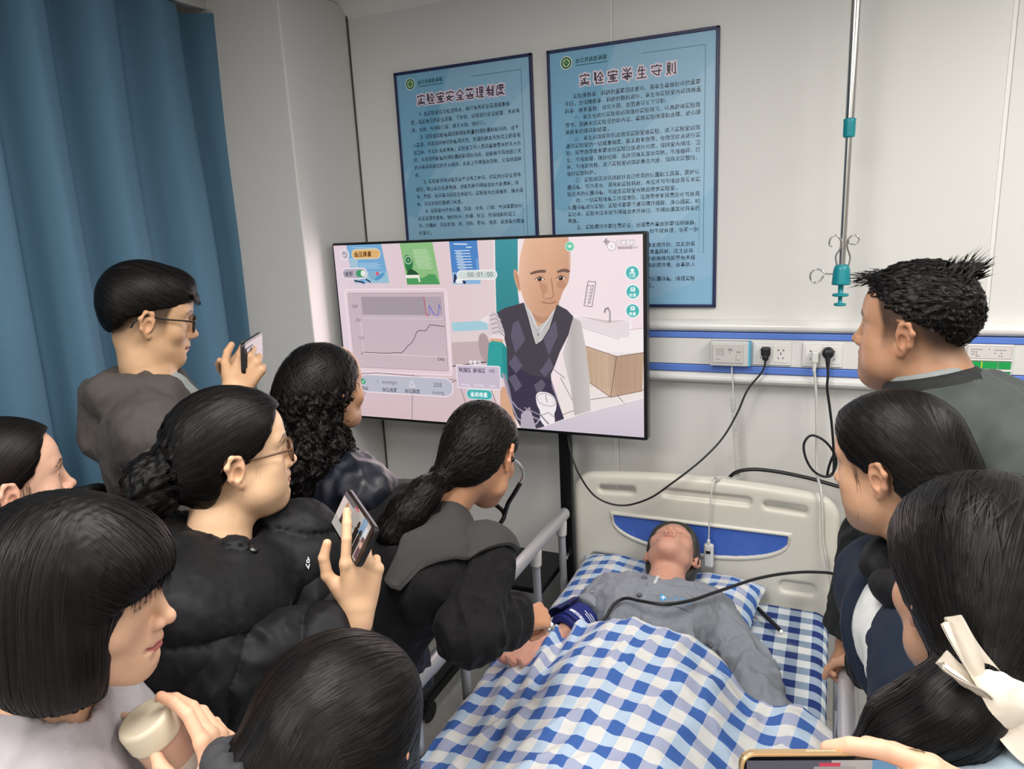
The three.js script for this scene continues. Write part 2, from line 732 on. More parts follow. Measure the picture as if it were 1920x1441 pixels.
function writeGlyphs(g, text, x, y, size, pitch, weight, color, wide = 0.92) {      // x, y: left and middle of the first sign
  g.strokeStyle = color; g.lineWidth = weight; g.lineCap = 'square'; g.lineJoin = 'miter'; g.miterLimit = 2;
  for (const c of text) {
    if (c === ' ') { x += pitch / 2; continue; }
    if (/[0-9A-Za-z/]/.test(c)) { g.fillStyle = color; g.font = 'bold ' + size * 1.15 + 'px sans-serif'; g.fillText(c, x + size * 0.15, y + size * 0.42); x += pitch * 0.55; continue; }
    g.beginPath(); for (const s of glyph(c)) s.forEach(([a, b], i) => (i ? g.lineTo : g.moveTo).call(g, x + (0.5 + (a - 0.5) * 0.94) * size * wide, y + (b - 0.5) * size * 0.94)); g.stroke(); x += pitch;
  }
}
function noticeMap(title, titleX, titlePitch, lines, ink, cornerBottom, dash) {
  return canvasMap(1160, 1780, (g, W, H) => {
    g.fillStyle = '#8fbcd8'; g.fillRect(0, 0, W, H);
    // the printed background: faint slanting bands
    const band = (c, pts) => { g.fillStyle = c; g.beginPath(); pts.forEach(([x, y], i) => (i ? g.lineTo : g.moveTo).call(g, x * W, y * H)); g.fill(); };
    band('rgba(110,170,205,0.55)', [[0, 0], [0.42, 0], [0.20, 0.33], [0, 0.42]]); band('rgba(170,205,228,0.5)', [[1, 0.1], [1, 0.55], [0.6, 0.8], [0.35, 0.45]]); band('rgba(96,160,196,0.45)', [[0.22, 0.14], [0.34, 0.13], [0.26, 0.40], [0.08, 0.62], [0, 0.60], [0, 0.50]]); band('rgba(150,190,222,0.6)', [[0, 0.75], [0.6, 0.7], [1, 0.86], [1, 1], [0, 1]]); band('rgba(120,180,212,0.5)', [[0.55, 1], [1, 0.88], [1, 1]]);
    // college crest and name
    const cx = 0.108 * W, cy = 0.043 * H; g.fillStyle = '#e6efe0'; g.beginPath(); g.arc(cx, cy, 44, 0, 7); g.fill(); g.fillStyle = '#14532f'; g.beginPath(); g.arc(cx, cy, 38, 0, 7); g.fill(); g.fillStyle = '#c8deb0'; g.beginPath(); g.arc(cx, cy, 28, 0, 7); g.fill();
    g.fillStyle = '#1b6a3a'; g.beginPath(); g.moveTo(cx, cy - 25); g.lineTo(cx + 22, cy); g.lineTo(cx, cy + 25); g.lineTo(cx - 22, cy); g.fill(); g.fillStyle = '#7fae6a'; g.beginPath(); g.arc(cx, cy, 8, 0, 7); g.fill(); g.strokeStyle = '#0f3f25'; g.lineWidth = 3; g.beginPath(); g.arc(cx, cy, 11, 0.6, 3.6); g.stroke();
    g.save(); g.transform(1, 0, -0.16, 1, 12, 0); writeGlyphs(g, '右江民族医学院', 0.168 * W, 0.040 * H, 30, 33, 4, '#0f4a4c', 0.86); g.restore();
    g.strokeStyle = '#12565a'; g.lineWidth = 5; g.beginPath(); g.moveTo(0.168 * W, 0.0575 * H); g.lineTo(0.366 * W, 0.0575 * H); g.stroke();
    // corner rule
    g.strokeStyle = '#24506e'; g.lineWidth = 3; g.beginPath(); g.moveTo(0.578 * W, 0.046 * H); g.lineTo(0.940 * W, 0.046 * H); g.lineTo(0.940 * W, cornerBottom * H); g.stroke(); g.setLineDash([12, 9]); g.beginPath(); g.moveTo(0.914 * W, dash[0] * H); g.lineTo(0.914 * W, dash[1] * H); g.stroke(); g.setLineDash([]);
    // title: dark with a pale halo
    const ts = 0.042 * H; for (const [w, c] of [[26, 'rgba(238,214,224,0.92)'], [7.6, '#1c1430']]) writeGlyphs(g, title, titleX * W, 0.113 * H, ts, titlePitch * W, w, c, 0.88);
    for (const [x, y, t] of lines) { const n = [...t].length; writeGlyphs(g, t, x * W, y * H, 0.0172 * H, 0.0296 * W, 3.0, ink, 0.94); }
  });
}
const L1 = ['1、各实验室结合各自特点，制订有关安全管理规章制', '度。落实每日的安全巡查，下班前，必须进行安全检查，关闭电', '源，水源、气源和门窗，熄灭火源，锁好门。', '2、实验室应配备相应种类和数量的消防器材和设施，由专', '人管理，使其保持良好的备用状态，发现短缺或失效应立即报告', '保卫处，予以补充或更换。实验室工作人员应掌握基本的灭火方', '法，会使用所配备的消防器材和消防设施，能根据不同原因引发', '的火情采取相应的灭火措施。走道上不得堆放杂物，以保持其畅', '通。', '3、实验室供电线路应由专业电工布设，切实执行安全用电', '规定，禁止私拉乱接电源，线路负载不得擅自放大或超载。供', '电、照明、通风等设施应经常检修，实验室内出现漏雨、漏水现', '象，应及时报后勤部门处理。', '4、实验室内所有仪器、药品、水电、门锁、气体等要执行', '安全管理负责制。做好防火、防爆、防尘、防腐蚀和防盗工', '作。对器材、药品的领、耗、回收、贮存、借用、报废等均需做', '好登记。'];
const L2 = ['实验是教学、科研的重要组成部分，是学生掌握知识的重要', '手段。为保障教学、科研的顺利进行，学生在实验室内必须尊重', '科学、尊师重教、讲究文明，自觉遵守以下守则：', '一、学生在进行实验前必须做好实验预习，认真研读实验指', '导书，明确本次实验目的和内容，掌握实验原理和步骤，虚心接', '受教师的提问和检查。', '二、学生必须按时到达指定实验室做实验，进入实验室必须', '遵守实验室的一切规章制度，服从教师指导，在指定地点进行实', '验；按照指导教师要求对实验垃圾进行分类，保持室内清洁、卫', '生；不准吸烟、随地吐痰、乱扔纸屑及其他杂物。不准喧哗、打', '闹，不准穿拖鞋，进入实验室必须穿着白大褂、保持衣冠整洁，', '做好实验防护。', '三、实验前应该仔细核对自己所用的仪器和工具等，爱护仪', '器设备，节约用水、用电和实验耗材，未经许可不准动用与本实', '验无关的仪器设备，不能将实验室内物品带离实验室。', '四、一切实验准备工作就绪后，经指导老师同意后方可启用', '仪器设备进行实验；实验中要要个遵守操作规程，细心观察，如', '实记录，实验未结束前不得擅自离开岗位，不得抄袭其他同学的', '数据。', '五、实验操作中要注意安全、出现意外事故时要保持镇静，'];
const indent1 = [0, 3, 9, 13], indent2 = [0, 3, 6, 12, 15, 19];
const NOTICE1 = noticeMap('实验室安全管理制度', 0.158, 0.0752, L1.map((t, i) => [indent1.includes(i) ? 0.155 : 0.093, 0.172 + i * 0.0321, t]), '#15263a', 0.72, [0.575, 0.75]);
const NOTICE2 = noticeMap('实验室学生守则', 0.195, 0.0875, [...L2.map((t, i) => [indent2.includes(i) ? 0.148 : 0.092, 0.170 + i * 0.0269, t]), [0.618, 0.707, '如不能处理，在第一时'], [0.600, 0.762, '障或损坏时，应及时报'], [0.588, 0.788, '、贵重耗材，应主动向'], [0.600, 0.815, '师根据情况按照有关规'], [0.600, 0.841, '造成损坏者，由事故人'], [0.600, 0.896, '的仪器设备，清理实验'], [0.600, 0.923, '室。']], '#15263a', 0.80, [0.565, 0.80]);
// ------------------------------------------------------------------ the patient simulation on the television
const TVMAP = canvasMap(1820, 1018, (g, W, H) => {
  const X = (u) => u / 1000 * W, Y = (v) => v * 3.514 / 1000 * H;
  const path = (pts, close = true) => { g.beginPath(); pts.forEach(([u, v], i) => (i ? g.lineTo : g.moveTo).call(g, X(u), Y(v))); if (close) g.closePath(); };
  const smooth = (pts) => { const q = pts.map(([u, v]) => [X(u), Y(v)]), n = q.length; g.beginPath(); g.moveTo((q[n - 1][0] + q[0][0]) / 2, (q[n - 1][1] + q[0][1]) / 2); for (let i = 0; i < n; i++) { const b = q[(i + 1) % n]; g.quadraticCurveTo(q[i][0], q[i][1], (q[i][0] + b[0]) / 2, (q[i][1] + b[1]) / 2); } g.closePath(); };
  const fill = (c, pts, sm) => { g.fillStyle = c; (sm ? smooth : path)(pts); g.fill(); };
  const line = (c, w, pts) => { g.strokeStyle = c; g.lineWidth = w; g.lineCap = 'round'; g.lineJoin = 'round'; path(pts, false); g.stroke(); };
  const grad = (a, b, v0, v1) => { const q = g.createLinearGradient(0, Y(v0), 0, Y(v1)); q.addColorStop(0, a); q.addColorStop(1, b); return q; };
  const pill = (c, u0, u1, v0, v1, edge, w = 5) => { const r = Math.min((Y(v1) - Y(v0)) / 2, (X(u1) - X(u0)) / 2); g.beginPath(); g.roundRect(X(u0), Y(v0), X(u1) - X(u0), Y(v1) - Y(v0), r); g.fillStyle = c; g.fill(); if (edge) { g.strokeStyle = edge; g.lineWidth = w; g.stroke(); } };
  const text = (s, u, v, size, c, font = 'sans-serif') => { g.fillStyle = c; g.font = size + 'px ' + font; g.fillText(s, X(u), Y(v)); };
  const disc = (c, u, v, r) => { g.fillStyle = c; g.beginPath(); g.arc(X(u), Y(v), r, 0, 7); g.fill(); };
  // room behind
  const wl = g.createLinearGradient(0, 0, W, 0); wl.addColorStop(0, '#e2cfdb'); wl.addColorStop(0.3, '#e3cdd2'); wl.addColorStop(0.56, '#e6d2d4'); wl.addColorStop(0.64, '#f6e6ea'); wl.addColorStop(1, '#f8e4ea'); g.fillStyle = wl; g.fillRect(0, 0, W, H);
  fill('#ead3d2', [[0, 178], [560, 195], [560, 285], [0, 285]]); fill(grad('#dcc6ce', '#d8bfc4', 170, 285), [[0, 176], [420, 178], [470, 186], [600, 284], [0, 284]]);
  for (const p of [[[60, 212], [130, 208], [410, 214]], [[40, 245], [30, 285]], [[258, 206], [242, 284]], [[70, 242], [48, 268]], [[427, 226], [443, 254], [460, 285]], [[385, 220], [420, 214]], [[496, 190], [520, 212], [545, 245]]]) line('#6e5a60', 3, p);
  // couch
  fill('#c9b4b6', [[405, 150], [545, 146], [545, 186], [405, 190]]); fill('#e4d2d2', [[405, 140], [535, 136], [540, 150], [405, 154]]); fill('#a7cfdd', [[410, 123], [531, 119], [532, 133], [413, 137]]); fill('#efe4e6', [[505, 119], [545, 108], [560, 118], [545, 126]]); line('#4c3f42', 6, [[405, 192], [520, 183]]); fill('#b39ea0', [[497, 142], [520, 137], [535, 150], [535, 185], [512, 182], [498, 168]], 1);
  // curtain
  fill(grad('#3f97a0', '#35898f', 0, 110), [[570, 0], [641, 0], [634, 75], [640, 112], [561, 112]]); line('#f5eced', 5, [[566, 0], [561, 112]]); line('#f5eced', 4, [[643, 0], [636, 80]]);
  // wall posters
  fill('#78acd6', [[50, 0], [181, 0], [199, 61], [70, 61], [60, 45]]); fill('#a6c6d8', [[52, 20], [88, 22], [92, 61], [72, 61]]); fill('#9cc3d8', [[110, 43], [196, 43], [199, 61], [112, 61]]); for (let i = 0; i < 4; i++) line('#bcd9ea', 3, [[92 + i, 30 + i * 2.4], [160 + (i % 2) * 12, 30 + i * 2.4]]); line('#bcd9ea', 3, [[75, 4], [160, 6]]); fill('#86b4cc', [[120, 42], [160, 44], [172, 55], [130, 58]], 1); fill('#5a9ac8', [[142, 55], [175, 44], [190, 45], [172, 54], [150, 58]], 1); disc('#d85a78', 158, 46, 11); line('#28304a', 9, [[70, 57], [96, 59], [104, 61]]); line('#28304a', 8, [[114, 55], [128, 59]]);
  fill('#8fc083', [[248, 0], [363, 0], [380, 64], [265, 64]]); fill('#4f9c5c', [[322, 54], [345, 48], [365, 49], [379, 64], [264, 64], [262, 52]]); fill('#2f7a46', [[258, 20], [275, 17], [292, 25], [288, 38], [278, 46], [264, 44]], 1); g.strokeStyle = '#e6f0de'; g.lineWidth = 4; g.beginPath(); g.arc(X(274), Y(26), 21, 0, 7); g.stroke(); line('#e6f0de', 3, [[274, 24], [274, 28]]); for (let i = 0; i < 12; i++) line('#d2e6c4', 3, [[292 + i * 1.3, 11 + i * 2.5], [340 + (i * 7 % 12) + i, 11 + i * 2.6]]); fill('#24502f', [[264, 47], [278, 38], [300, 44], [312, 50], [268, 50]], 1); fill('#f1ece6', [[258, 49], [308, 49], [312, 60], [306, 60], [304, 54], [262, 54]]);
  fill('#4f86c8', [[420, 0], [512, 0], [516, 64], [424, 64]]); fill('#8fb8e0', [[423, 46], [515, 46], [516, 64], [424, 64]]); fill('#6fa2dc', [[505, 26], [513, 26], [514, 46], [506, 46]]); for (let i = 0; i < 7; i++) { line('#e6eef8', 4, [[437 + i, 14 + i * 4.2], [486 + i, 14.4 + i * 4.2]]); line('#e6eef8', 3.5, [[441 + i, 16.2 + i * 4.2], [458 + i * 2, 16.2 + i * 4.2]]); } line('#e6eef8', 6, [[436, 4], [478, 5]]); line('#e6eef8', 5, [[476, 9.5], [492, 9.5]]); fill('#2a3350', [[430, 48], [436, 50], [440, 60], [426, 62]]); fill('#f2eef0', [[438, 54], [462, 56], [460, 63], [430, 63]], 1); fill('#2a3350', [[456, 58], [468, 60], [466, 64], [458, 63]]);
  // right side of the room: counter, basin, tap, cupboard, floor, chart
  fill('#f1e6e2', [[770, 160], [850, 160], [1000, 205], [1000, 284], [720, 284]]); for (const p of [[[757, 203], [795, 240], [840, 275]], [[846, 233], [905, 227], [1000, 214]], [[745, 262], [800, 250]], [[925, 225], [945, 236]], [[735, 190], [770, 203]]]) line('#75686a', 3, p);
  fill('#fbf1f3', [[800, 108], [906, 116], [966, 115], [968, 130], [1000, 128], [1000, 166], [925, 168], [830, 158]]); line('#c9b9bd', 3, [[822, 127], [930, 143], [940, 131], [1000, 127]]); fill('#ecdfe3', [[806, 112], [900, 119], [962, 117], [960, 140], [930, 141], [815, 125]]); fill('#d9c8ca', [[806, 110], [905, 117], [958, 116], [900, 121]]); line('#9d9296', 10, [[906, 118], [907, 106], [902, 99.5], [895, 101], [892, 105]]); line('#e9e2e4', 3, [[905, 117], [905.5, 106], [902, 101.5]]);
  const wd = g.createLinearGradient(X(830), 0, X(1000), 0); wd.addColorStop(0, '#c9ab92'); wd.addColorStop(0.4, '#d3b69c'); wd.addColorStop(0.56, '#bc9c86'); wd.addColorStop(1, '#c4a48c'); fill(wd, [[833, 154], [924, 168], [1001, 161], [996, 216], [905, 228], [845, 208]]); for (let i = 0; i < 34; i++) { const u = 840 + i * 4.6; line('rgba(140,105,85,0.18)', 2 + (i * 7 % 4), [[u, 162], [u - 2 + (i % 3), 215]]); } line('#6e564a', 3, [[924, 168], [905, 228]]); line('#6e564a', 3, [[833, 154], [924, 168], [1001, 161]]); line('#6e564a', 3, [[845, 208], [905, 228], [996, 216]]);
  g.strokeStyle = '#6e6266'; g.lineWidth = 3; path([[846, 62], [869, 63], [856, 98], [833, 96]]); g.stroke(); line('#6e6266', 2, [[843, 68], [855, 68], [844, 95]]); for (let i = 0; i < 6; i++) { line('#6e6266', 3, [[863 - i * 2.1, 67 + i * 4.6], [858 - i * 2.1, 69 + i * 4.6], [862 - i * 2.1, 70 + i * 4.6]]); line('#8e8286', 2, [[848 - i * 1.6, 67 + i * 4.6], [845 - i * 1.6, 70 + i * 4.6]]); }
  // the patient: ear, head, neck, shirt, pullover, arms
  fill('#d6a184', [[622, 44], [632, 43], [640, 52], [645, 75], [637, 76], [626, 62]], 1); line('#a8745c', 4, [[628, 49], [634, 56], [638, 70]]);
  fill('#d9a88a', [[662, 92], [752, 98], [748, 130], [692, 134], [672, 118]]); fill('rgba(150,100,80,0.35)', [[664, 98], [690, 112], [720, 114], [748, 100], [730, 120], [690, 124]], 1);
  fill('#c9c5c5', [[650, 92], [664, 96], [680, 112], [692, 128], [720, 118], [748, 98], [760, 92], [780, 140], [700, 165], [640, 120]]); line('#eeeaea', 4, [[660, 96], [676, 112], [690, 130]]); line('#eeeaea', 4, [[752, 97], [726, 116], [700, 134]]); for (let i = 0; i < 6; i++) { line('#b2adae', 2, [[660 + i * 5, 104 + i * 5], [672 + i * 4, 116 + i * 5]]); line('#b2adae', 2, [[745 - i * 6, 104 + i * 4], [733 - i * 5, 116 + i * 5]]); } disc('#8a8486', 692, 139, 6); line('#a8a2a4', 2, [[690, 128], [688, 158]]);
  const head = [[676, -14], [655, 8], [641, 36], [639, 56], [646, 82], [664, 102], [690, 112], [716, 113], [742, 105], [760, 92], [772, 75], [790, 64], [796, 44], [800, 18], [788, -12]]; fill(grad('#eebd9c', '#d7a486', 0, 112), head, 1); g.save(); smooth(head); g.clip(); const sh = g.createLinearGradient(X(640), 0, X(800), 0); sh.addColorStop(0, 'rgba(255,225,205,0.25)'); sh.addColorStop(0.55, 'rgba(160,105,80,0.10)'); sh.addColorStop(0.92, 'rgba(150,95,75,0.22)'); sh.addColorStop(1, 'rgba(255,240,235,0.7)'); g.fillStyle = sh; g.fillRect(X(600), 0, X(240), H); g.filter = 'none'; fill('rgba(165,110,88,0.35)', [[700, 62], [728, 66], [724, 80], [705, 76]], 1); fill('rgba(165,110,88,0.35)', [[752, 62], [784, 62], [776, 74], [754, 70]], 1); g.restore();
  fill('#75584c', [[674, 49], [690, 46], [712, 44.5], [724, 45.5], [722, 49], [702, 49], [676, 51.5]]); fill('#75584c', [[756, 47], [772, 44], [786, 44], [796, 47.5], [790, 49.5], [774, 48], [758, 50]]);
  for (const [u, v, s] of [[703, 57.5, 1], [767, 56.6, -1]]) { fill('#fbf3ee', [[u - 14 * (s > 0 ? 1 : 0.9), v + 1], [u - 3, v - 2.6], [u + 9, v - 2], [u + 14, v + 0.6], [u + 2, v + 3]], 1); disc('#4a2c20', u, v, 13); disc('#14100e', u, v, 6); disc('#fff', u - 2, v - 1, 3); line('#7a4f40', 4, [[u - 14, v + 0.5], [u - 3, v - 2.8], [u + 9, v - 2.2], [u + 15, v + 0.8]]); line('#b98268', 2.5, [[u - 12, v - 4.5], [u, v - 6], [u + 12, v - 4.5]]); line('#b98268', 2.5, [[u - 10, v + 4.5], [u, v + 5.6], [u + 10, v + 4.2]]); }
  line('#a8745c', 5, [[739, 58], [742, 74], [744, 82], [737, 85.5], [724, 86.5]]); line('#b07c64', 3.5, [[714, 77], [712, 84], [718, 87]]); line('#c4917a', 3, [[716, 70], [706, 82]]); line('#8f5a4a', 4, [[707, 91], [722, 93], [736, 93], [750, 91]]); line('#b98670', 2.5, [[708, 89.6], [724, 90.4], [738, 89.4], [750, 89.4]]); line('#c4917a', 2, [[712, 99], [728, 101]]);
  fill('#4a444e', [[565, 107], [590, 100], [650, 92], [661, 112], [674, 140], [683, 155], [704, 148], [728, 130], [744, 108], [754, 95], [782, 102], [801, 112], [785, 138], [757, 164], [740, 185], [727, 198], [728, 216], [745, 240], [764, 266], [726, 276], [660, 286], [627, 286], [600, 262], [583, 215], [588, 180], [590, 160], [578, 130]]); fill('rgba(52,46,76,0.55)', [[590, 180], [660, 200], [727, 205], [764, 266], [627, 286], [598, 255]]);
  const dia = (c, pts) => { fill(c, pts); g.save(); path(pts); g.clip(); for (let i = 0; i < 40; i++) line('rgba(150,142,165,0.16)', 1.5, [[560 + i * 6, 100], [580 + i * 6, 240]]); g.restore(); }; const dc = '#645d70'; dia(dc, [[614, 123], [632, 118], [651, 147], [618, 168], [605, 142]]); dia(dc, [[737, 123], [748, 118], [752, 140], [723, 170], [708, 146]]); dia(dc, [[593, 184], [616, 170], [639, 187], [616, 199]]); dia(dc, [[700, 190], [725, 172], [736, 187], [708, 203], [692, 193]]); dia(dc, [[591, 206], [614, 200], [634, 218], [612, 228]]); dia(dc, [[672, 216], [698, 206], [710, 214], [686, 232]]); line('#2c2832', 4, [[650, 92], [661, 112], [674, 140], [683, 155], [704, 148], [728, 130], [744, 108], [754, 95]]);
  fill(g.createLinearGradient && (() => { const q = g.createLinearGradient(X(770), 0, X(845), 0); q.addColorStop(0, '#d4cfce'); q.addColorStop(0.35, '#bdb6b5'); q.addColorStop(1, '#d0c8c7'); return q; })(), [[801, 113], [822, 119], [835, 155], [843, 205], [846, 256], [796, 260], [786, 215], [772, 185], [765, 166], [786, 138]]);
  fill('#dccfd4', [[540, 108], [560, 104], [574, 118], [588, 140], [582, 148], [560, 146], [538, 146], [534, 126]], 1); for (let i = 0; i < 5; i++) line('#a8999f', 5, [[540 + i * 2, 112 + i * 6.5], [556 + i * 3, 109 + i * 6.5], [576 + i * 2, 118 + i * 6]]); fill('#eddfe2', [[535, 140], [582, 140], [586, 150], [536, 150]], 1); fill('#e0ae90', [[538, 146], [578, 147], [580, 162], [534, 160]]); fill('#dcaa8c', [[562, 222], [580, 220], [596, 248], [612, 284], [556, 284]]); fill('#36a3a0', [[532, 154], [545, 150], [576, 152], [590, 160], [588, 212], [560, 204], [519, 200]]); fill('rgba(30,120,120,0.35)', [[576, 152], [590, 160], [588, 212], [574, 208]]);
  for (const [a, d] of [[0, 0], [5, 1.5]]) line('#9b8fa0', 7, [[575 + a, 200 + d], [586 + a, 222 + d], [592 + a, 240 + d], [612 + a, 252 + d], [650, 262 + d], [700, 272], [715, 286]]); for (const [a, c, w] of [[0, '#9b8fa0', 8], [0, '#cfc6d2', 3]]) line(c, w, [[572 + a, 200], [586, 230], [600, 252], [612, 268], [640, 279], [675, 276], [692, 264]]);
  fill('#b9aebc', [[627, 262], [656, 250], [675, 286], [622, 286]]); fill('#f4eef0', [[676, 230], [690, 225], [722, 226], [742, 236], [740, 252], [732, 258], [736, 272], [720, 281], [700, 279], [686, 268], [690, 256], [678, 246]], 1); g.strokeStyle = '#b7a6ae'; g.lineWidth = 4; smooth([[680, 232], [700, 227], [728, 230], [740, 240], [734, 247], [700, 246], [682, 241]]); g.stroke(); line('#6a5f64', 3, [[708, 230], [712, 240]]); for (let i = 0; i < 7; i++) line('#a2959b', 2, [[688 + i * 8, 236 + (i % 2) * 5], [691 + i * 8, 237 + (i % 2) * 5]]); line('#b7a6ae', 5, [[692, 262], [715, 257], [734, 264]]); line('#8f8392', 8, [[640, 252], [690, 262], [716, 276], [722, 287]]);
  fill(grad('#e2d5dd', '#d2c6d4', 225, 285), [[690, 281], [767, 266], [880, 246], [1002, 227], [1002, 286], [660, 286]]); line('#f6eef0', 4, [[700, 279], [767, 265], [880, 244], [1002, 225]]);
  // interface
  g.fillStyle = 'rgba(214,205,216,0.8)'; g.beginPath(); g.arc(X(40), Y(14.5), 30, 0, 7); g.fill(); g.strokeStyle = '#efe6ec'; g.lineWidth = 5; g.stroke(); line('#8c8490', 5, [[36, 11], [34, 13.4], [39, 14]]); g.strokeStyle = '#8c8490'; g.lineWidth = 5; g.beginPath(); g.arc(X(41), Y(15.5), 13, -1.9, 2.2); g.stroke();
  pill('#dfb377', 69, 174, 7.5, 22, '#f0d9b2'); writeGlyphs(g, '血压测量', X(78), Y(14.8), 26, 30, 4, '#6e4a1c');
  pill('#b9aebd', 24, 119, 37, 53.5, '#f2e9f0', 6); writeGlyphs(g, '波形', X(34), Y(45.4), 28, 30, 3.4, '#4c4654'); pill('#3f9c68', 77, 114, 40, 51); disc('#e6efe6', 105, 45.4, 18);
  pill('#d5dedb', 441, 570, 44, 57, '#f7f1f2', 6); text('00:01:00', 474, 53.3, 32, '#3f4f4f', 'monospace');
  g.beginPath(); g.roundRect(X(26), Y(71), X(374), Y(136), 18); g.fillStyle = '#e8cfd8'; g.fill(); g.strokeStyle = '#f6e4ea'; g.lineWidth = 6; g.stroke(); g.beginPath(); g.roundRect(X(38), Y(77), X(350), Y(123), 8); g.fillStyle = grad('#c9b5bf', '#cfbac2', 76, 200); g.fill(); g.strokeStyle = '#a8959e'; g.lineWidth = 3; g.stroke(); line('#f6e4ea', 5, [[394, 80], [396, 198]]);
  g.fillStyle = '#a99aa3'; g.fillRect(X(88), Y(83), X(235), Y(29)); g.fillStyle = '#b5a5b0'; g.fillRect(X(321), Y(83), X(60), Y(29)); line('#c03a44', 4, [[320, 83.5], [322, 99], [324, 112], [333, 112]]); line('#6f68c8', 4, [[333, 112], [337, 96], [342, 103], [348, 109], [356, 112], [366, 112], [371, 95], [376, 103]]); line('rgba(140,120,210,0.5)', 6, [[338, 97], [350, 108]]);
  for (const [s, u, v] of [['CAP', 49, 101], ['250', 58, 123], ['125', 62, 153]]) text(s, u, v, 24, '#4c3f46', 'monospace'); text('0', 68, 179, 24, '#4c3f46', 'monospace'); text('END', 352, 184, 26, '#3c3036', 'monospace');
  line('#efdfe4', 3, [[78, 117], [78, 176], [385, 178]]); line('#efdfe4', 2, [[86, 118], [382, 118]]); line('#5f5359', 4, [[79, 174.5], [150, 175], [183, 174.6], [195, 173.4], [223, 173.4], [236, 168], [250, 161], [262, 157], [276, 148], [284, 139], [297, 136], [306, 136.5], [317, 137], [325, 132], [335, 127], [350, 127.6], [366, 128.4], [384, 129.4]]);
  pill('#c0bfcd', 52, 400, 212, 242, '#f2e4ea', 6); disc('#2fa06a', 66, 224, 17); line('#fff', 4, [[62, 224], [65, 226], [71, 221.5]]); text('1   mmHg/s', 118, 226.5, 28, '#63606e'); g.strokeStyle = '#efe6ee'; g.lineWidth = 4; path([[252, 219], [262, 229], [242, 229]]); g.stroke(); text('208', 330, 227, 32, '#4c4a58', 'monospace'); text('mmHg', 324, 239, 26, '#63606e');
  writeGlyphs(g, '加压速度', X(138), Y(236.2), 24, 26, 3, '#63606e'); writeGlyphs(g, '加压程度', X(224), Y(236.2), 24, 26, 3, '#63606e'); writeGlyphs(g, '完成', X(58), Y(236), 22, 24, 2.6, '#63606e');
  g.beginPath(); g.roundRect(X(417), Y(189.5), X(147), Y(36.5), 8); g.fillStyle = '#cfc0d2'; g.fill(); g.strokeStyle = '#f2e8ee'; g.lineWidth = 6; g.stroke(); writeGlyphs(g, '收缩压', X(426), Y(197), 24, 25, 3.2, '#5a4c62'); writeGlyphs(g, '舒张压', X(474), Y(197), 24, 25, 3.2, '#5a4c62'); text('HR', 527, 200, 28, '#5a4c62'); for (const [s, u] of [['mmHg', 427], ['mmHg', 474], ['bpm', 526]]) text(s, u, 222.5, 20, '#efe6ee'); writeGlyphs(g, '测量值', X(462), Y(184.5), 22, 26, 3, '#f6eef2');
  pill('#4bb3b4', 447, 534, 227.5, 243, '#c8e4e2', 5); writeGlyphs(g, '重新测量', X(460), Y(235.4), 25, 27, 3.4, '#f4fbfa');
  for (const [u, v, s] of [[971, 51, 0], [972, 77, 1], [971, 103, 2]]) { g.fillStyle = '#f2fbfa'; g.beginPath(); g.arc(X(u), Y(v), 37, 0, 7); g.fill(); disc('#4fb9b8', u, v, 32); g.fillStyle = '#f2fbfa'; if (s === 0) { g.beginPath(); g.arc(X(u), Y(v) - 12, 9, 0, 7); g.fill(); g.fillRect(X(u) - 14, Y(v) - 2, 28, 6); } else { g.fillRect(X(u) - 11, Y(v) - 22, 22, 20); g.fillStyle = '#4fb9b8'; g.fillRect(X(u) - 6, Y(v) - 17, 12, 3); g.fillRect(X(u) - 6, Y(v) - 11, 8, 3); } writeGlyphs(g, ['工具', '检查', '测量'][s], X(u) - 18, Y(v) + 15, 16, 18, 2.2, '#f2fbfa'); }
  disc('#bfead8', 796, 13, 25); disc('#63c9a6', 796, 13, 20); g.strokeStyle = '#e8fbf4'; g.lineWidth = 4; for (const r of [5, 10, 15]) { g.beginPath(); g.arc(X(796), Y(15.5), r, -2.4, -0.74); g.stroke(); }
  g.strokeStyle = '#b5a8ae'; g.lineWidth = 3; g.fillStyle = '#fffafb'; g.beginPath(); g.arc(X(915), Y(14.4), 21, 0, 7); g.fill(); g.stroke(); disc('#a0949a', 912, 13.6, 2.6); disc('#a0949a', 918, 13.4, 2.6); line('#a0949a', 2, [[913, 16], [916, 16.6], [918, 15.8]]); g.beginPath(); for (const [a, b] of [[898, 4], [902, 4], [902, 7], [908, 7], [908, 9], [902, 9], [902, 12], [898, 12], [898, 9], [893, 9], [893, 7], [898, 7]]) (a === 898 && b === 4 ? g.moveTo : g.lineTo).call(g, X(a), Y(b)); g.closePath(); g.fill(); g.stroke();
  for (const [w, c] of [[7, '#b5a8ae'], [3.4, '#fffafb']]) writeGlyphs(g, '广新准科技', X(930), Y(10.2), 21, 22, w, c); g.font = 'bold 19px sans-serif'; g.strokeStyle = '#a89aa1'; g.lineWidth = 2; g.strokeText('General', X(931), Y(18.6)); line('#a89aa1', 2.5, [[967, 16], [986, 16.2]]); line('#a89aa1', 2.5, [[967, 17.8], [986, 17.8]]);
});
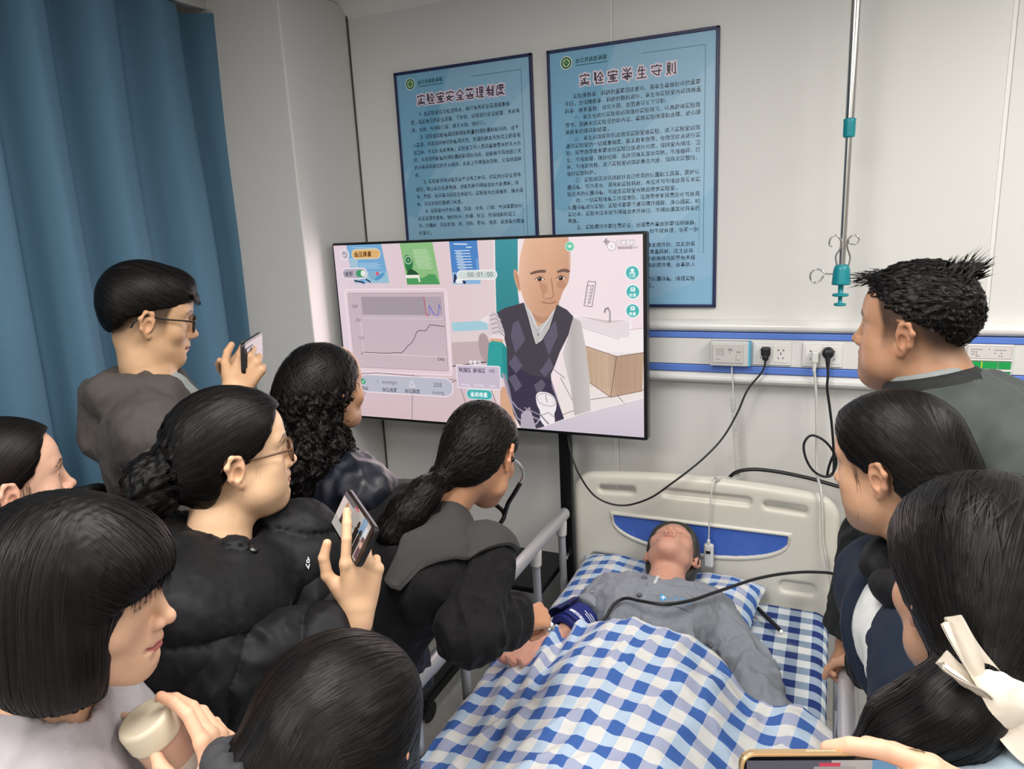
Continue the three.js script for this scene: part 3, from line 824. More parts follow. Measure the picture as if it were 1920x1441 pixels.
// the camera picture on the phone held up by the woman in the padded jacket
const PHONEMAP = canvasMap(512, 240, (g, w, h) => {
  const f = (c, x, y, a, b) => { g.fillStyle = c; g.fillRect(x, y, a, b); }, e = (c, x, y, a, b) => { g.fillStyle = c; g.beginPath(); g.ellipse(x, y, a, b, 0, 0, 7); g.fill(); };
  f('#c9c2bc', 0, 0, w, h); f('#6d6a74', 0, 0, 240, 34); f('#eadbd8', 0, 36, 130, 130); f('#f0e6e2', 130, 60, 60, 110); e('#d59a78', 100, 70, 24, 34); f('#3c3440', 78, 100, 50, 80); f('#b9b2ad', 190, 20, 120, 90); f('#8d8a86', 180, 110, 140, 10); f('#d8d0c6', 170, 130, 110, 60); f('#7fa8cc', 355, 0, 70, 110); f('#dfe6ee', 420, 30, 40, 70); e('#2a211f', 330, 72, 18, 26); f('#1c1a1c', 305, 92, 56, 148); e('#1b1a22', 390, 100, 20, 26); f('#1b1a22', 368, 120, 50, 120); f('#58324c', 430, 90, 40, 140); f('#171318', 472, 0, 40, h); f('#1d191c', 200, 190, 130, 50); f('#e8556a', 205, 8, 60, 12); e('#e8b49a', 450, 140, 18, 22); f('#cfa9c4', 180, 220, 160, 20);
});
// ------------------------------------------------------------------ the room
const wallPaint = M([0.70, 0.693, 0.668], 0.5), seamPaint = M([0.78, 0.77, 0.74], 0.45), columnPaint = M([0.66, 0.65, 0.63], 0.8), ceilPaint = M([0.8, 0.795, 0.78], 0.9);
{
  const floorMap = dataMap(256, 256, (u, v, x, y) => { const n = 0.74 + 0.04 * fbm(x * 0.09, y * 0.09, 3, 3) + 0.03 * noise(x * 0.7, y * 0.7, 1); return [n, n * 0.99, n * 0.96]; });
  const fg = new THREE.BoxGeometry(6.6, 0.1, 6.4, 1, 1, 1).translate(0.6, -0.05, 1.8); fg.attributes.uv.array.forEach((v, i, a) => { a[i] = v * 6; });
  struct('floor', fg, new THREE.MeshPhysicalMaterial({ map: floorMap, roughness: 0.35 }));
  struct('ceiling', box(6.6, 0.1, 6.4, 0.6, CEIL + 0.05, 1.8), ceilPaint);
  const wb = struct('wall_back', box(6.6, 2.84, 0.1, 0.6, 1.37, -0.068), wallPaint);
  // clean-room panels with light seam strips between them
  const seams = [-1.908, -0.738, 0.434, 1.606, 2.778];
  for (let i = 0; i < seams.length; i++) {
    const x1 = seams[i + 1] ?? 3.88, w = x1 - seams[i] - 0.012;
    part('panel', box(w, CEIL, 0.018, seams[i] + 0.006 + w / 2, CEIL / 2, -0.009, 0.003), wallPaint, wb);
    part('seam_strip', box(0.012, CEIL, 0.016, seams[i], CEIL / 2, -0.0096, 0.002), seamPaint, wb);
  }
  const wl = struct('wall_left', box(0.12, 2.84, 6.4, -2.37, 1.37, 1.8), columnPaint);
  struct('wall_right', box(0.12, 2.84, 6.4, 3.84, 1.37, 1.8), wallPaint);
  struct('wall_front', box(6.6, 2.84, 0.12, 0.6, 1.37, 4.94), wallPaint);
  struct('wall_column', box(0.5, CEIL, 0.412, -2.07, CEIL / 2, 0.194, 0.006), columnPaint);
  // cove along the ceiling above the panels and down the column corner
  const cove = new THREE.Shape(); cove.moveTo(0, 0); cove.lineTo(0.05, 0); cove.quadraticCurveTo(0.012, -0.012, 0, -0.05); cove.closePath();
  struct('trim_1', new THREE.ExtrudeGeometry(cove, { depth: 5.6, bevelEnabled: false, curveSegments: 8 }).applyMatrix4(new THREE.Matrix4().set(0, 0, -1, 3.78, 0, 1, 0, CEIL, 1, 0, 0, 0, 0, 0, 0, 1)), seamPaint);
  struct('trim_2', box(0.006, CEIL, 0.006, -1.816, CEIL / 2, 0.002, 0.001), M('#4a463f', 0.8));
}
// curtain on a ceiling track
{
  const t = thing('curtain', [-2.16, 0, 1.75], 0, 'blue-grey floor-length pleated curtain hanging beside the pale column', 'curtain');
  const nz = 400, ny = 28, z0 = -1.36, z1 = 1.75, pos = [], uv = [], idx = [], r = rng(5), ph = [0, 1, 2, 3, 4].map(() => r() * 6);
  const shape = (z, v) => {
    const w = z + 0.05 * Math.sin(z * 3.1 + ph[0]) + 0.03 * Math.sin(z * 7.3 + ph[1]) + 0.02 * (1 - v) * Math.sin(z * 5 + 2);
    const f = Math.sin(w * 2 * Math.PI / 0.235 + 0.4 * Math.sin(v * 2 + z * 4)), g = Math.sin(w * 2 * Math.PI / 0.118 + ph[2]);
    return (0.062 * Math.sign(f) * Math.abs(f) ** 0.8 + 0.012 * g) * (0.75 + 0.35 * (1 - v)) + 0.012 * noise(z * 3, v * 2.2, 4);
  };
  for (let s = 0; s < 2; s++) for (let j = 0; j <= ny; j++) for (let i = 0; i <= nz; i++) { const v = j / ny, z = mix(z0, z1, i / nz) + 0.02 * (1 - v) * Math.sin(v * 4); pos.push(shape(z, v) - s * 0.004, 0.03 + v * 2.64, z); uv.push(z * 3, v * 8); }
  const W = nz + 1, N = W * (ny + 1);
  for (let j = 0; j < ny; j++) for (let i = 0; i < nz; i++) { const a = j * W + i; idx.push(a, a + W, a + 1, a + 1, a + W, a + W + 1, N + a, N + a + 1, N + a + W, N + a + 1, N + a + W + 1, N + a + W); }
  for (let j = 0; j < ny; j++) for (const i of [0, nz]) { const a = j * W + i; i ? idx.push(a, a + W, N + a, N + a, a + W, N + a + W) : idx.push(a, N + a, a + W, N + a, N + a + W, a + W); }
  for (let i = 0; i < nz; i++) idx.push(i, i + 1, N + i, N + i, i + 1, N + i + 1);
  const g = new THREE.BufferGeometry(); g.setAttribute('position', new THREE.Float32BufferAttribute(pos, 3)); g.setAttribute('uv', new THREE.Float32BufferAttribute(uv, 2)); g.setIndex(idx); g.computeVertexNormals();
  const weave = dataMap(128, 128, (u, v, x, y) => { const n = 0.5 + 0.28 * Math.sin(x * Math.PI / 2) * Math.sin(y * Math.PI / 2) + 0.22 * noise(x * 0.5, y * 0.12, 9); return [n, n, n]; }, false);
  part('cloth', g, M('#50748b', 0.85, { sheen: 0.2, sheenColor: new THREE.Color('#9cc4dd'), sheenRoughness: 0.6, bumpMap: weave, bumpScale: 0.0008 }), t);
  part('track', box(0.03, 0.03, 3.2, 0, 2.7, 0.15), M('#d8d6d2', 0.4, { metalness: 0.6 }), t);
}
// ceiling light fittings
const lampPlace = ['above the right side of the bed', 'above the middle of the bed', 'at the back right of the room', 'at the back left of the room by the curtain'];
for (const [i, [x, z, w, d]] of LAMPS.entries()) {
  const t = thing('ceiling_light', [x, CEIL, z], 0, 'flat white ceiling light panel ' + lampPlace[i], 'light', 'ceiling light panels');
  part('frame', [box(w + 0.03, 0.02, 0.02, 0, -0.01, d / 2 + 0.005), box(w + 0.03, 0.02, 0.02, 0, -0.01, -d / 2 - 0.005), box(0.02, 0.02, d, w / 2 + 0.005, -0.01, 0), box(0.02, 0.02, d, -w / 2 - 0.005, -0.01, 0)], M('#e8e8e6', 0.4), t);
  part('diffuser', box(w, 0.012, d, 0, -0.009, 0), M('#ffffff', 0.6, { emissive: new THREE.Color(lampColor), emissiveIntensity: 1.2 }), t);
}
// ------------------------------------------------------------------ bed-head service rail on the back wall
const white = M([0.74, 0.735, 0.71], 0.35, { clearcoat: 0.3 }), blueStripe = M('#5b7fd0', 0.4), railGrey = M([0.62, 0.62, 0.60], 0.45), darkHole = M('#17181a', 0.7);
{
  const t = thing('bedhead_rail', [0, 1.4, 0], 0, 'long white bed-head service rail with two blue stripes along the back wall', 'rail');
  const X0 = -1.25, L = 4.6, cx = X0 + L / 2;
  part('backplate', box(L, 0.19, 0.036, cx, 0.0, 0.018, 0.004), railGrey, t);
  part('top_bumper', toCreasedNormals(bumperGeo(0.07, 0.110, 0.062, X0, L), 0.8), white, t);
  part('bottom_bumper', toCreasedNormals(bumperGeo(-0.112, -0.074, 0.062, X0, L), 0.8), white, t);
  part('face_panel', box(L, 0.094, 0.046, cx, 0.0, 0.023, 0.003), M([0.72, 0.715, 0.69], 0.4), t);
  for (const [y, h] of [[0.0585, 0.021], [-0.0605, 0.024]]) part('stripe', box(L, h, 0.05, cx, y, 0.025, 0.003), blueStripe, t);
}
function bumperGeo(y0, y1, z, x0, L) {
  const s = new THREE.Shape(), h = y1 - y0; s.moveTo(0, y0); s.lineTo(z * 0.6, y0); s.bezierCurveTo(z * 1.12, y0 + h * 0.1, z * 1.12, y1 - h * 0.15, z * 0.6, y1); s.lineTo(0, y1); s.closePath();
  const g = new THREE.ExtrudeGeometry(s, { depth: L, bevelEnabled: false, curveSegments: 14 });      // profile in x (out of the wall) and y, drawn out along z
  return g.applyMatrix4(new THREE.Matrix4().set(0, 0, -1, x0 + L, 0, 1, 0, 0, 1, 0, 0, 0, 0, 0, 0, 1));
}
// nurse-call box
{
  const t = thing('call_box', [-0.316, 1.4, 0.046], 0, 'grey nurse-call box with speaker holes and blue side on the rail', 'call box');
  part('housing', box(0.128, 0.086, 0.036, 0, 0, 0.018, 0.005, 3), M([0.60, 0.60, 0.58], 0.45), t);
  part('blue_edge', box(0.008, 0.086, 0.033, 0.066, 0, 0.0165, 0.002), M('#5fb4d8', 0.4), t);
  const face = canvasMap(512, 330, (g, w, h) => {
    g.fillStyle = '#c9c5c2'; g.fillRect(0, 0, w, h); g.strokeStyle = '#a29c99'; g.lineWidth = 4; g.strokeRect(4, 4, w - 8, h - 8); g.fillStyle = '#3b3938';
    for (let i = 0; i < 5; i++) for (let j = 0; j < 5; j++) { g.beginPath(); g.arc(70 + i * 28, 70 + j * 28, 7, 0, 7); g.fill(); }
    g.font = 'bold 30px sans-serif'; g.fillText('aocc', 60, 275); g.fillRect(262, 62, 60, 8); g.fillRect(258, 78, 70, 8); g.fillRect(252, 94, 84, 8); g.beginPath(); g.arc(292, 140, 9, 0, 7); g.fill();
    g.fillRect(396, 110, 70, 7); g.fillRect(392, 126, 78, 7); g.strokeStyle = '#8b8380'; g.lineWidth = 6; g.beginPath(); g.arc(432, 212, 36, 0, 7); g.stroke();
  });
  part('face', box(0.104, 0.064, 0.004, -0.003, 0, 0.037, 0.001), M('#c9c5c2', 0.5), t);
  part('print', new THREE.PlaneGeometry(0.101, 0.061).translate(-0.003, 0, 0.0393), new THREE.MeshPhysicalMaterial({ map: face, roughness: 0.5 }), t);
  part('button', new THREE.CylinderGeometry(0.006, 0.0065, 0.004, 24).rotateX(Math.PI / 2).translate(0.0325, -0.012, 0.041), M('#d3cecb', 0.4), t);
}
// two double sockets
function socket(x, label, cover) {
  const t = thing('wall_socket', [x, 1.4, 0.046], 0, label, 'socket', 'double sockets on the rail');
  part('plate', box(0.122, 0.08, 0.008, 0, 0, 0.004, 0.003, 3), M([0.76, 0.75, 0.72], 0.3, { clearcoat: 0.4 }), t);
  for (const s of [-1, 1]) {
    const f = part('insert', box(0.05, 0.06, 0.003, s * 0.028, 0, 0.0085, 0.002), M([0.78, 0.77, 0.74], 0.35), t);
    const hole = (dx, dy, r, w = 0.0022, h = 0.0075) => box(w, h, 0.0012, 0, 0, 0, 0.0004, 1).rotateZ(r).translate(s * 0.028 + dx, dy, 0.0101);
    part('slot', [hole(-0.008, 0.013, 0, 0.004, 0.005), hole(0.008, 0.013, 0, 0.004, 0.005), hole(0, 0.0, 0, 0.0024, 0.008), hole(-0.0075, -0.014, 0.5), hole(0.0075, -0.014, -0.5), hole(0, 0.005, 0, 0.0024, 0.004)], darkHole, f);
  }
}
socket(-0.178, 'white double socket with one flat black plug next to the call box');
socket(-0.021, 'white double socket with a white plug and a round black plug');
// plugs with their cables, world coordinates
const blackRubber = M('#131316', 0.4), whiteCord = M([0.62, 0.61, 0.57], 0.45);
const rel = (pts, o) => pts.map((p) => add3(p, o, -1));
{
  const o = [-0.197, 1.41, 0.056], t = thing('power_cable', o, 0, 'thin black power cord drooping from the rail socket to the television post', 'cable');
  part('plug', [box(0.030, 0.030, 0.030, 0, 0, 0.014, 0.006, 3), box(0.020, 0.020, 0.020, 0, -0.020, 0.020, 0.006, 3)], blackRubber, t);
  part('cord', tube(rel([[-0.197, 1.395, 0.076], [-0.197, 1.373, 0.08], [-0.204, 1.346, 0.085], [-0.249, 1.282, 0.1], [-0.28, 1.201, 0.12], [-0.322, 1.12, 0.15], [-0.382, 1.051, 0.19], [-0.481, 0.963, 0.22], [-0.564, 0.898, 0.23], [-0.659, 0.866, 0.24], [-0.745, 0.889, 0.25], [-0.804, 0.968, 0.26], [-0.846, 1.055, 0.24], [-0.872, 1.15, 0.205]], o), 0.0034, 140, 8), blackRubber, t);
}
{
  const o = [-0.043, 1.40, 0.056], t = thing('power_cable', o, 0, 'white plug and white cable hanging from the right socket behind the headboard', 'cable');
  part('plug', [box(0.022, 0.040, 0.026, 0, -0.004, 0.013, 0.006, 3), rod([0, -0.022, 0.016], [-0.001, -0.052, 0.02], 0.0075, 14, 0.005)], M([0.70, 0.69, 0.66], 0.4), t);
  part('cord', tube(rel([[-0.043, 1.352, 0.075], [-0.034, 1.27, 0.08], [-0.028, 1.16, 0.08], [-0.024, 1.067, 0.08], [-0.019, 0.998, 0.1], [-0.006, 0.976, 0.165], [0.003, 0.895, 0.180], [0.009, 0.801, 0.182], [0.024, 0.728, 0.187], [0.046, 0.617, 0.195], [0.060, 0.486, 0.2], [0.070, 0.413, 0.2]], o), 0.0042, 120, 8), whiteCord, t);
}
{
  const o = [-0.004, 1.41, 0.056], t = thing('power_cable', o, 0, 'round black plug with a looped black cable at the right socket', 'cable');
  part('plug', [lathe([[0, 0.034], [0.012, 0.034], [0.017, 0.028], [0.019, 0.012], [0.019, 0], [0, 0]]).rotateX(Math.PI / 2), rod([0, -0.006, 0.026], [0.001, -0.042, 0.034], 0.009, 16, 0.0055)], blackRubber, t);
  part('cord', tube(rel([[-0.003, 1.37, 0.09], [-0.001, 1.34, 0.095], [-0.002, 1.304, 0.1], [0.008, 1.241, 0.1], [0.019, 1.169, 0.1], [0.028, 1.08, 0.105], [0.027, 1.007, 0.11], [0.003, 1.002, 0.12], [-0.031, 1.021, 0.125], [-0.058, 1.067, 0.12], [-0.063, 1.112, 0.115], [-0.044, 1.138, 0.11], [-0.011, 1.128, 0.105], [0.023, 1.091, 0.1], [0.038, 1.051, 0.1], [0.03, 1.013, 0.1], [0.014, 1.0, 0.11], [0.018, 1.045, 0.115], [0.033, 1.085, 0.12], [0.069, 1.113, 0.14], [0.14, 1.0, 0.15], [0.15, 0.7, 0.12]], o), 0.0042, 200, 8), blackRubber, t);
}
{
  const o = [-0.308, 0.9, 0.1], t = thing('rubber_hose', o, 0, 'black rubber hose arching up from behind the headboard', 'hose');
  part('hose', tube(rel([[-0.33, 0.75, 0.09], [-0.322, 0.88, 0.095], [-0.308, 0.949, 0.1], [-0.285, 0.979, 0.1], [-0.237, 0.996, 0.1], [-0.158, 0.998, 0.1], [-0.038, 0.987, 0.11], [0.052, 0.975, 0.13], [0.122, 0.976, 0.15], [0.2, 0.93, 0.15], [0.24, 0.7, 0.14]], o), 0.0065, 120, 10), blackRubber, t);
}
// nurse-call handset on its coiled lead
{
  const o = [-0.36, 0.7, 0.2], t = thing('call_handset', o, 0, 'pale grey call handset hanging on a coiled white lead over the headboard', 'handset');
  const c = new THREE.CatmullRomCurve3([[-0.301, 1.253, 0.085], [-0.293, 1.16, 0.08], [-0.285, 1.063, 0.08], [-0.279, 0.966, 0.085], [-0.285, 0.952, 0.093], [-0.305, 0.957, 0.112], [-0.328, 0.967, 0.14], [-0.341, 0.974, 0.172]].map((p) => v3(add3(p, o, -1))));
  const turns = 62, coil = [];
  for (let i = 0; i <= turns * 8; i++) { const u = i / (turns * 8), p = c.getPointAt(u), d = c.getTangentAt(u), a = v3(0, 0, 1).cross(d).normalize(), b = d.clone().cross(a), w = i / 8 * 2 * Math.PI; p.addScaledVector(a, 0.0075 * Math.cos(w)).addScaledVector(b, 0.0075 * Math.sin(w)); coil.push(p.toArray()); }
  part('coiled_lead', tube(coil, 0.0016, turns * 10, 5), M([0.66, 0.66, 0.63], 0.4), t);
  part('lead', [tube(rel([[-0.307, 1.365, 0.06], [-0.306, 1.345, 0.075], [-0.305, 1.331, 0.08], [-0.3, 1.286, 0.085], [-0.301, 1.253, 0.085]], o), 0.0024, 30, 6), tube(rel([[-0.341, 0.974, 0.172], [-0.349, 0.955, 0.192], [-0.354, 0.88, 0.198], [-0.357, 0.756, 0.2]], o), 0.0024, 40, 6)], M([0.66, 0.66, 0.63], 0.4), t);
  const h = part('handset_body', [box(0.034, 0.088, 0.02, 0, 0, 0, 0.009, 4).rotateX(-0.06).translate(0.004, 0.0, 0), box(0.012, 0.022, 0.012, 0.003, 0.05, 0.002, 0.005, 3)], M([0.66, 0.66, 0.65], 0.4), t);
  part('screen', box(0.016, 0.011, 0.002, 0.003, 0.014, 0.0105, 0.0008).rotateX(-0.06), darkHole, h);
}
// green label holder right of the standing man
{
  const t = thing('label_holder', [0.425, 1.392, 0.05], 0, 'green and white bed label card holder on the rail at the right', 'label holder');
  part('backing', box(0.16, 0.112, 0.006, 0, 0, 0.003, 0.002), M([0.72, 0.72, 0.70], 0.4), t);
  const cardMap = canvasMap(440, 170, (g, w, h) => {
    g.fillStyle = '#d9d3d2'; g.fillRect(0, 0, w, h); g.strokeStyle = '#b3a6a6'; g.lineWidth = 5; g.strokeRect(6, 6, w - 12, h - 12); g.fillStyle = '#4a4446';
    for (const [x, y, n] of [[40, 46, 5], [40, 80, 3], [44, 112, 3], [90, 136, 2], [210, 40, 1], [270, 52, 5], [270, 92, 1], [330, 92, 1], [310, 130, 2]]) for (let i = 0; i < n; i++) { g.fillRect(x + i * 24, y, 16, 4); g.fillRect(x + i * 24 + 6, y - 7, 4, 18); g.fillRect(x + i * 24, y + 8, 16, 3); }
  });
  part('card', box(0.118, 0.042, 0.003, 0.018, 0.032, 0.0075, 0.001), M('#d9d3d2', 0.5), t);
  part('card_print', new THREE.PlaneGeometry(0.116, 0.040).translate(0.018, 0.032, 0.0093), new THREE.MeshPhysicalMaterial({ map: cardMap, roughness: 0.45 }), t);
  const green = M('#12a04f', 0.45), rim = M([0.74, 0.74, 0.73], 0.3);
  part('slot_rail', [box(0.16, 0.005, 0.008, 0, 0.008, 0.008), box(0.16, 0.005, 0.008, 0, -0.024, 0.008), box(0.16, 0.005, 0.008, 0, -0.053, 0.008)], rim, t);
  part('green_slip', box(0.03, 0.04, 0.003, -0.064, 0.032, 0.0075, 0.001), green, t);
  for (const [x, w] of [[-0.022, 0.044], [0.023, 0.040], [0.061, 0.032]]) part('green_slip', box(w, 0.022, 0.003, x, -0.008, 0.0075, 0.001), green, t);
  part('yellow_divider', box(0.004, 0.022, 0.0036, 0.0015, -0.008, 0.0078, 0.001), M('#b9d23a', 0.5), t);
  part('green_slip', box(0.136, 0.022, 0.003, 0.009, -0.038, 0.0075, 0.001), green, t);
  const m = canvasMap(128, 96, (g, w, h) => { g.fillStyle = '#d6d4d2'; g.fillRect(0, 0, w, h); g.strokeStyle = '#444'; g.lineWidth = 8; g.beginPath(); g.moveTo(10, 30); g.lineTo(60, 30); g.moveTo(34, 12); g.lineTo(30, 84); g.moveTo(12, 60); g.lineTo(60, 58); g.moveTo(92, 12); g.lineTo(74, 84); g.moveTo(88, 40); g.lineTo(116, 84); g.stroke(); });
  part('card_print', new THREE.PlaneGeometry(0.03, 0.022).translate(-0.063, -0.008, 0.0085), new THREE.MeshPhysicalMaterial({ map: m, roughness: 0.5 }), t);
}
// drip pole hanging from the ceiling
{
  const t = thing('drip_pole', [0.022, 0, 0.2], 0, 'steel drip pole hanging from the ceiling with a teal hook block', 'drip pole');
  const steel = M([0.52, 0.51, 0.49], 0.22, { metalness: 1 }), teal = M('#0f8791', 0.4);
  part('upper_tube', rod([0, 2.10, 0], [0, CEIL, 0], 0.0125, 24), steel, t);
  part('lower_tube', rod([0, 1.68, 0], [0, 2.12, 0], 0.0092, 24), steel, t);
  part('ceiling_track', box(0.06, 0.03, 1.6, 0, CEIL - 0.015, 0.6), M([0.7, 0.7, 0.7], 0.4), t);
  part('collar', lathe([[0.0095, -0.026], [0.0135, -0.026], [0.0165, -0.02], [0.0165, 0.018], [0.0175, 0.024], [0.013, 0.027], [0.0095, 0.027]], 28).translate(0, 2.095, 0), teal, t);
  part('hook_block', lathe([[0, 0.034], [0.014, 0.034], [0.02, 0.03], [0.0235, 0.018], [0.0265, -0.022], [0.0265, -0.026], [0.008, -0.028], [0.0075, -0.052], [0.022, -0.054], [0.024, -0.0575], [0.022, -0.061], [0.006, -0.063], [0.006, -0.081], [0.017, -0.083], [0.018, -0.087], [0.016, -0.09], [0, -0.09]], 32).translate(0, 1.672, 0), teal, t);
  const hook = (pts, z) => tube(pts.map(([x, y, q]) => [x, 1.672 + y, (q ?? 0) + (z ?? 0)]), 0.0026, 60, 8);
  part('hook', hook([[-0.022, 0.006], [-0.046, 0.008], [-0.055, 0.016], [-0.072, 0.021], [-0.086, 0.008], [-0.084, -0.012], [-0.07, -0.02], [-0.056, -0.01], [-0.05, 0.0]]), steel, t);
  part('hook', hook([[0.022, 0.004], [0.05, 0.001], [0.066, 0.004], [0.084, 0.014], [0.096, 0.012], [0.102, 0.002], [0.094, -0.008], [0.082, -0.004]]), steel, t);
  part('hook', hook([[-0.015, 0.034, 0.006], [-0.018, 0.06, 0.006], [-0.006, 0.085, 0.008], [-0.008, 0.108, 0.01], [-0.022, 0.121, 0.012], [-0.035, 0.112, 0.012], [-0.037, 0.094, 0.012], [-0.031, 0.089, 0.012]]), steel, t);
  part('hook', hook([[0.018, 0.03, 0.006], [0.021, 0.055, 0.006], [0.012, 0.085, 0.008], [0.014, 0.11, 0.01], [0.03, 0.121, 0.012], [0.042, 0.108, 0.012], [0.034, 0.094, 0.012], [0.018, 0.096, 0.011], [0.013, 0.11, 0.01]]), steel, t);
}
// ------------------------------------------------------------------ the hospital bed
const BX = -0.405;                                   // centre line of the bed
const bedPlastic = M([0.70, 0.675, 0.595], 0.38, { clearcoat: 0.25, clearcoatRoughness: 0.3 }), alu = M([0.55, 0.55, 0.57], 0.38, { metalness: 0.55 }), railPlastic = M([0.66, 0.65, 0.62], 0.4), frameMetal = M([0.62, 0.62, 0.6], 0.4, { metalness: 0.2 });
function gingham(cols, n = 128) {                    // one period: two stripes each way; cols = [plain, across, along, both]
  return dataMap(n, n, (u, v, x, y) => {
    const a = sstep(0.49, 0.51, u) * (1 - sstep(0.985, 1.0, u)), b = sstep(0.49, 0.51, v) * (1 - sstep(0.985, 1.0, v));
    let c = mix3(mix3(cols[0], cols[1], a), mix3(cols[2], cols[3], a), b); const w = 0.97 + 0.03 * Math.sin(x * Math.PI) * Math.sin(y * Math.PI) + 0.03 * noise(x * 0.6, y * 0.6, 2);
    const seam = Math.abs(u - 0.5) < 0.012 || Math.abs(v - 0.5) < 0.012 || u < 0.012 || v < 0.012 ? 1.04 : 1; return c.map((k) => k * w * seam);
  });
}
const rgb = (a, b, c) => [a / 255, b / 255, c / 255];
const duvetMap = gingham([rgb(236, 236, 232), rgb(196, 218, 240), rgb(178, 186, 214), rgb(66, 108, 184)]);
const sheetMap = gingham([rgb(226, 232, 236), rgb(158, 176, 198), rgb(140, 160, 184), rgb(26, 50, 118)]);
const cloth = (map) => new THREE.MeshPhysicalMaterial({ map, roughness: 0.9, sheen: 0.15, sheenRoughness: 0.6 });
const duvetCloth = cloth(duvetMap), sheetCloth = cloth(sheetMap);
{
  const t = thing('hospital_bed', [BX, 0, 1.05], 0, 'hospital bed with a beige headboard, blue inset panel and folding aluminium side rail', 'bed');
  const zo = -1.05;
  // headboard: moulded field with slots, recess and inset
  const hb = (() => {
    const rb = (w, h, r) => (x, y) => { const a = Math.max(Math.abs(x) - w + r, 0), b = Math.max(Math.abs(y) - h + r, 0); return Math.hypot(a, b) - r + Math.min(Math.max(Math.abs(x) - w + r, Math.abs(y) - h + r), 0); };
    const body = rb(0.462, 0.24, 0.075), slot = rb(0.068, 0.0125, 0.0125), mid = rb(0.152, 0.014, 0.014), low = rb(0.055, 0.018, 0.016);
    const panel = (x, y) => { const top = y - (0.797 - 0.004), e = 0.797 - 0.113 * Math.sqrt(Math.max(0, 1 - (x / 0.312) ** 2)) ** 0.8, side = Math.abs(x) - 0.306; return Math.max(top, (e - y) * 0.75, side); };
    return (x, y, z) => {
      const arch = 0.030 * (1 - (x / 0.46) ** 2);
      let d2 = body(x, y - 0.70 - arch * sstep(0.6, 0.95, y)), d = smax(d2, Math.abs(z) - 0.026, 0.03);
      const Y = y - 0.020 * (1 - (x / 0.46) ** 2);
      for (const s of [-1, 1]) { const k = slot(x - s * 0.292, Y - 0.882); d = smax(d, -smax(k, Math.abs(z) - 0.2, 0.002), 0.016); }
      d = smax(d, -smax(mid(x - 0.03, y - 0.902), 0.012 - z, 0.004), 0.014);
      for (const s of [-1, 1]) d = smax(d, -smax(low(x - s * 0.342, y - 0.605), 0.016 - z, 0.004), 0.018);
      const p = panel(x, y); d = smin(d, smax(smax(p - 0.011, 0.0 - z, 0.004), z - 0.031, 0.006), 0.004); d = smax(d, -smax(p, 0.021 - z, 0.001), 0.003);
      return d;
    };
  })();
  part('headboard', meshField(hb, [-0.49, 0.44, -0.04], [0.49, 1.0, 0.045], 0.0062), bedPlastic, t).position.set(0, 0, 0.14 + zo);
  const inset = new THREE.Shape(); inset.moveTo(-0.305, 0.792); for (let i = 1; i < 40; i++) { const a = Math.PI * i / 40, x = -0.311 * Math.cos(a); if (Math.abs(x) < 0.305) inset.lineTo(x, 0.797 - 0.113 * Math.sin(a) ** 0.8); } inset.lineTo(0.305, 0.792); inset.closePath();
  part('blue_inset', new THREE.ExtrudeGeometry(inset, { depth: 0.004, bevelEnabled: false }).translate(0, 0, 0.14 + zo + 0.0195), M('#4167c0', 0.35, { clearcoat: 0.3 }), t);
  part('footboard', box(0.92, 0.40, 0.04, 0, 0.55, 1.0, 0.02, 4), bedPlastic, t);
  // frame, legs, castors
  part('bed_frame', [box(0.05, 0.06, 1.86, -0.40, 0.34, 0.03, 0.01), box(0.05, 0.06, 1.86, 0.40, 0.34, 0.03, 0.01), box(0.8, 0.04, 0.05, 0, 0.34, -0.85), box(0.8, 0.04, 0.05, 0, 0.34, 0.9), box(0.84, 0.02, 1.84, 0, 0.382, 0.03)], frameMetal, t);
  for (const sx of [-1, 1]) for (const sz of [-1, 1]) {
    const leg = part('leg', [box(0.05, 0.24, 0.05, sx * 0.36, 0.21, sz * 0.8, 0.01)], frameMetal, t);
    part('castor', [at(new THREE.CylinderGeometry(0.055, 0.055, 0.03, 28), sx * 0.36, 0.055, sz * 0.8, 0, 0, Math.PI / 2), box(0.05, 0.04, 0.04, sx * 0.36, 0.1, sz * 0.8, 0.01)], M('#2b2c2e', 0.5), leg);
  }
  // side rail towards the watching students: top tube, four legs that taper into plastic sockets, lower bar
  const rx = -0.88 - BX;
  const sr = part('side_rail', [(() => { const g = new THREE.CapsuleGeometry(0.0215, 1.10, 8, 24).rotateX(Math.PI / 2).scale(0.95, 1.08, 1).translate(rx, 0.803, 0.785 + zo); return g; })()], alu, t, 'folding aluminium side rail');
  for (const z of [0.27, 0.525, 0.79, 1.06, 1.315]) {
    part('rail_socket', [lathe([[0, 0.026], [0.018, 0.026], [0.021, 0.012], [0.019, -0.035], [0.0175, -0.04], [0.0, -0.04]], 24).translate(rx, 0.772, z + zo)], railPlastic, sr);
    part('rail_post', [rod([rx, 0.40, z + zo - 0.01], [rx, 0.75, z + zo], 0.0138, 20)], alu, sr);
  }
  part('lower_bar', [box(0.03, 0.045, 1.16, rx, 0.395, 0.785 + zo, 0.008)], alu, sr);
  for (const z of [0.4, 1.2]) part('bracket', box(0.07, 0.03, 0.05, rx + 0.04, 0.375, z + zo), frameMetal, sr);
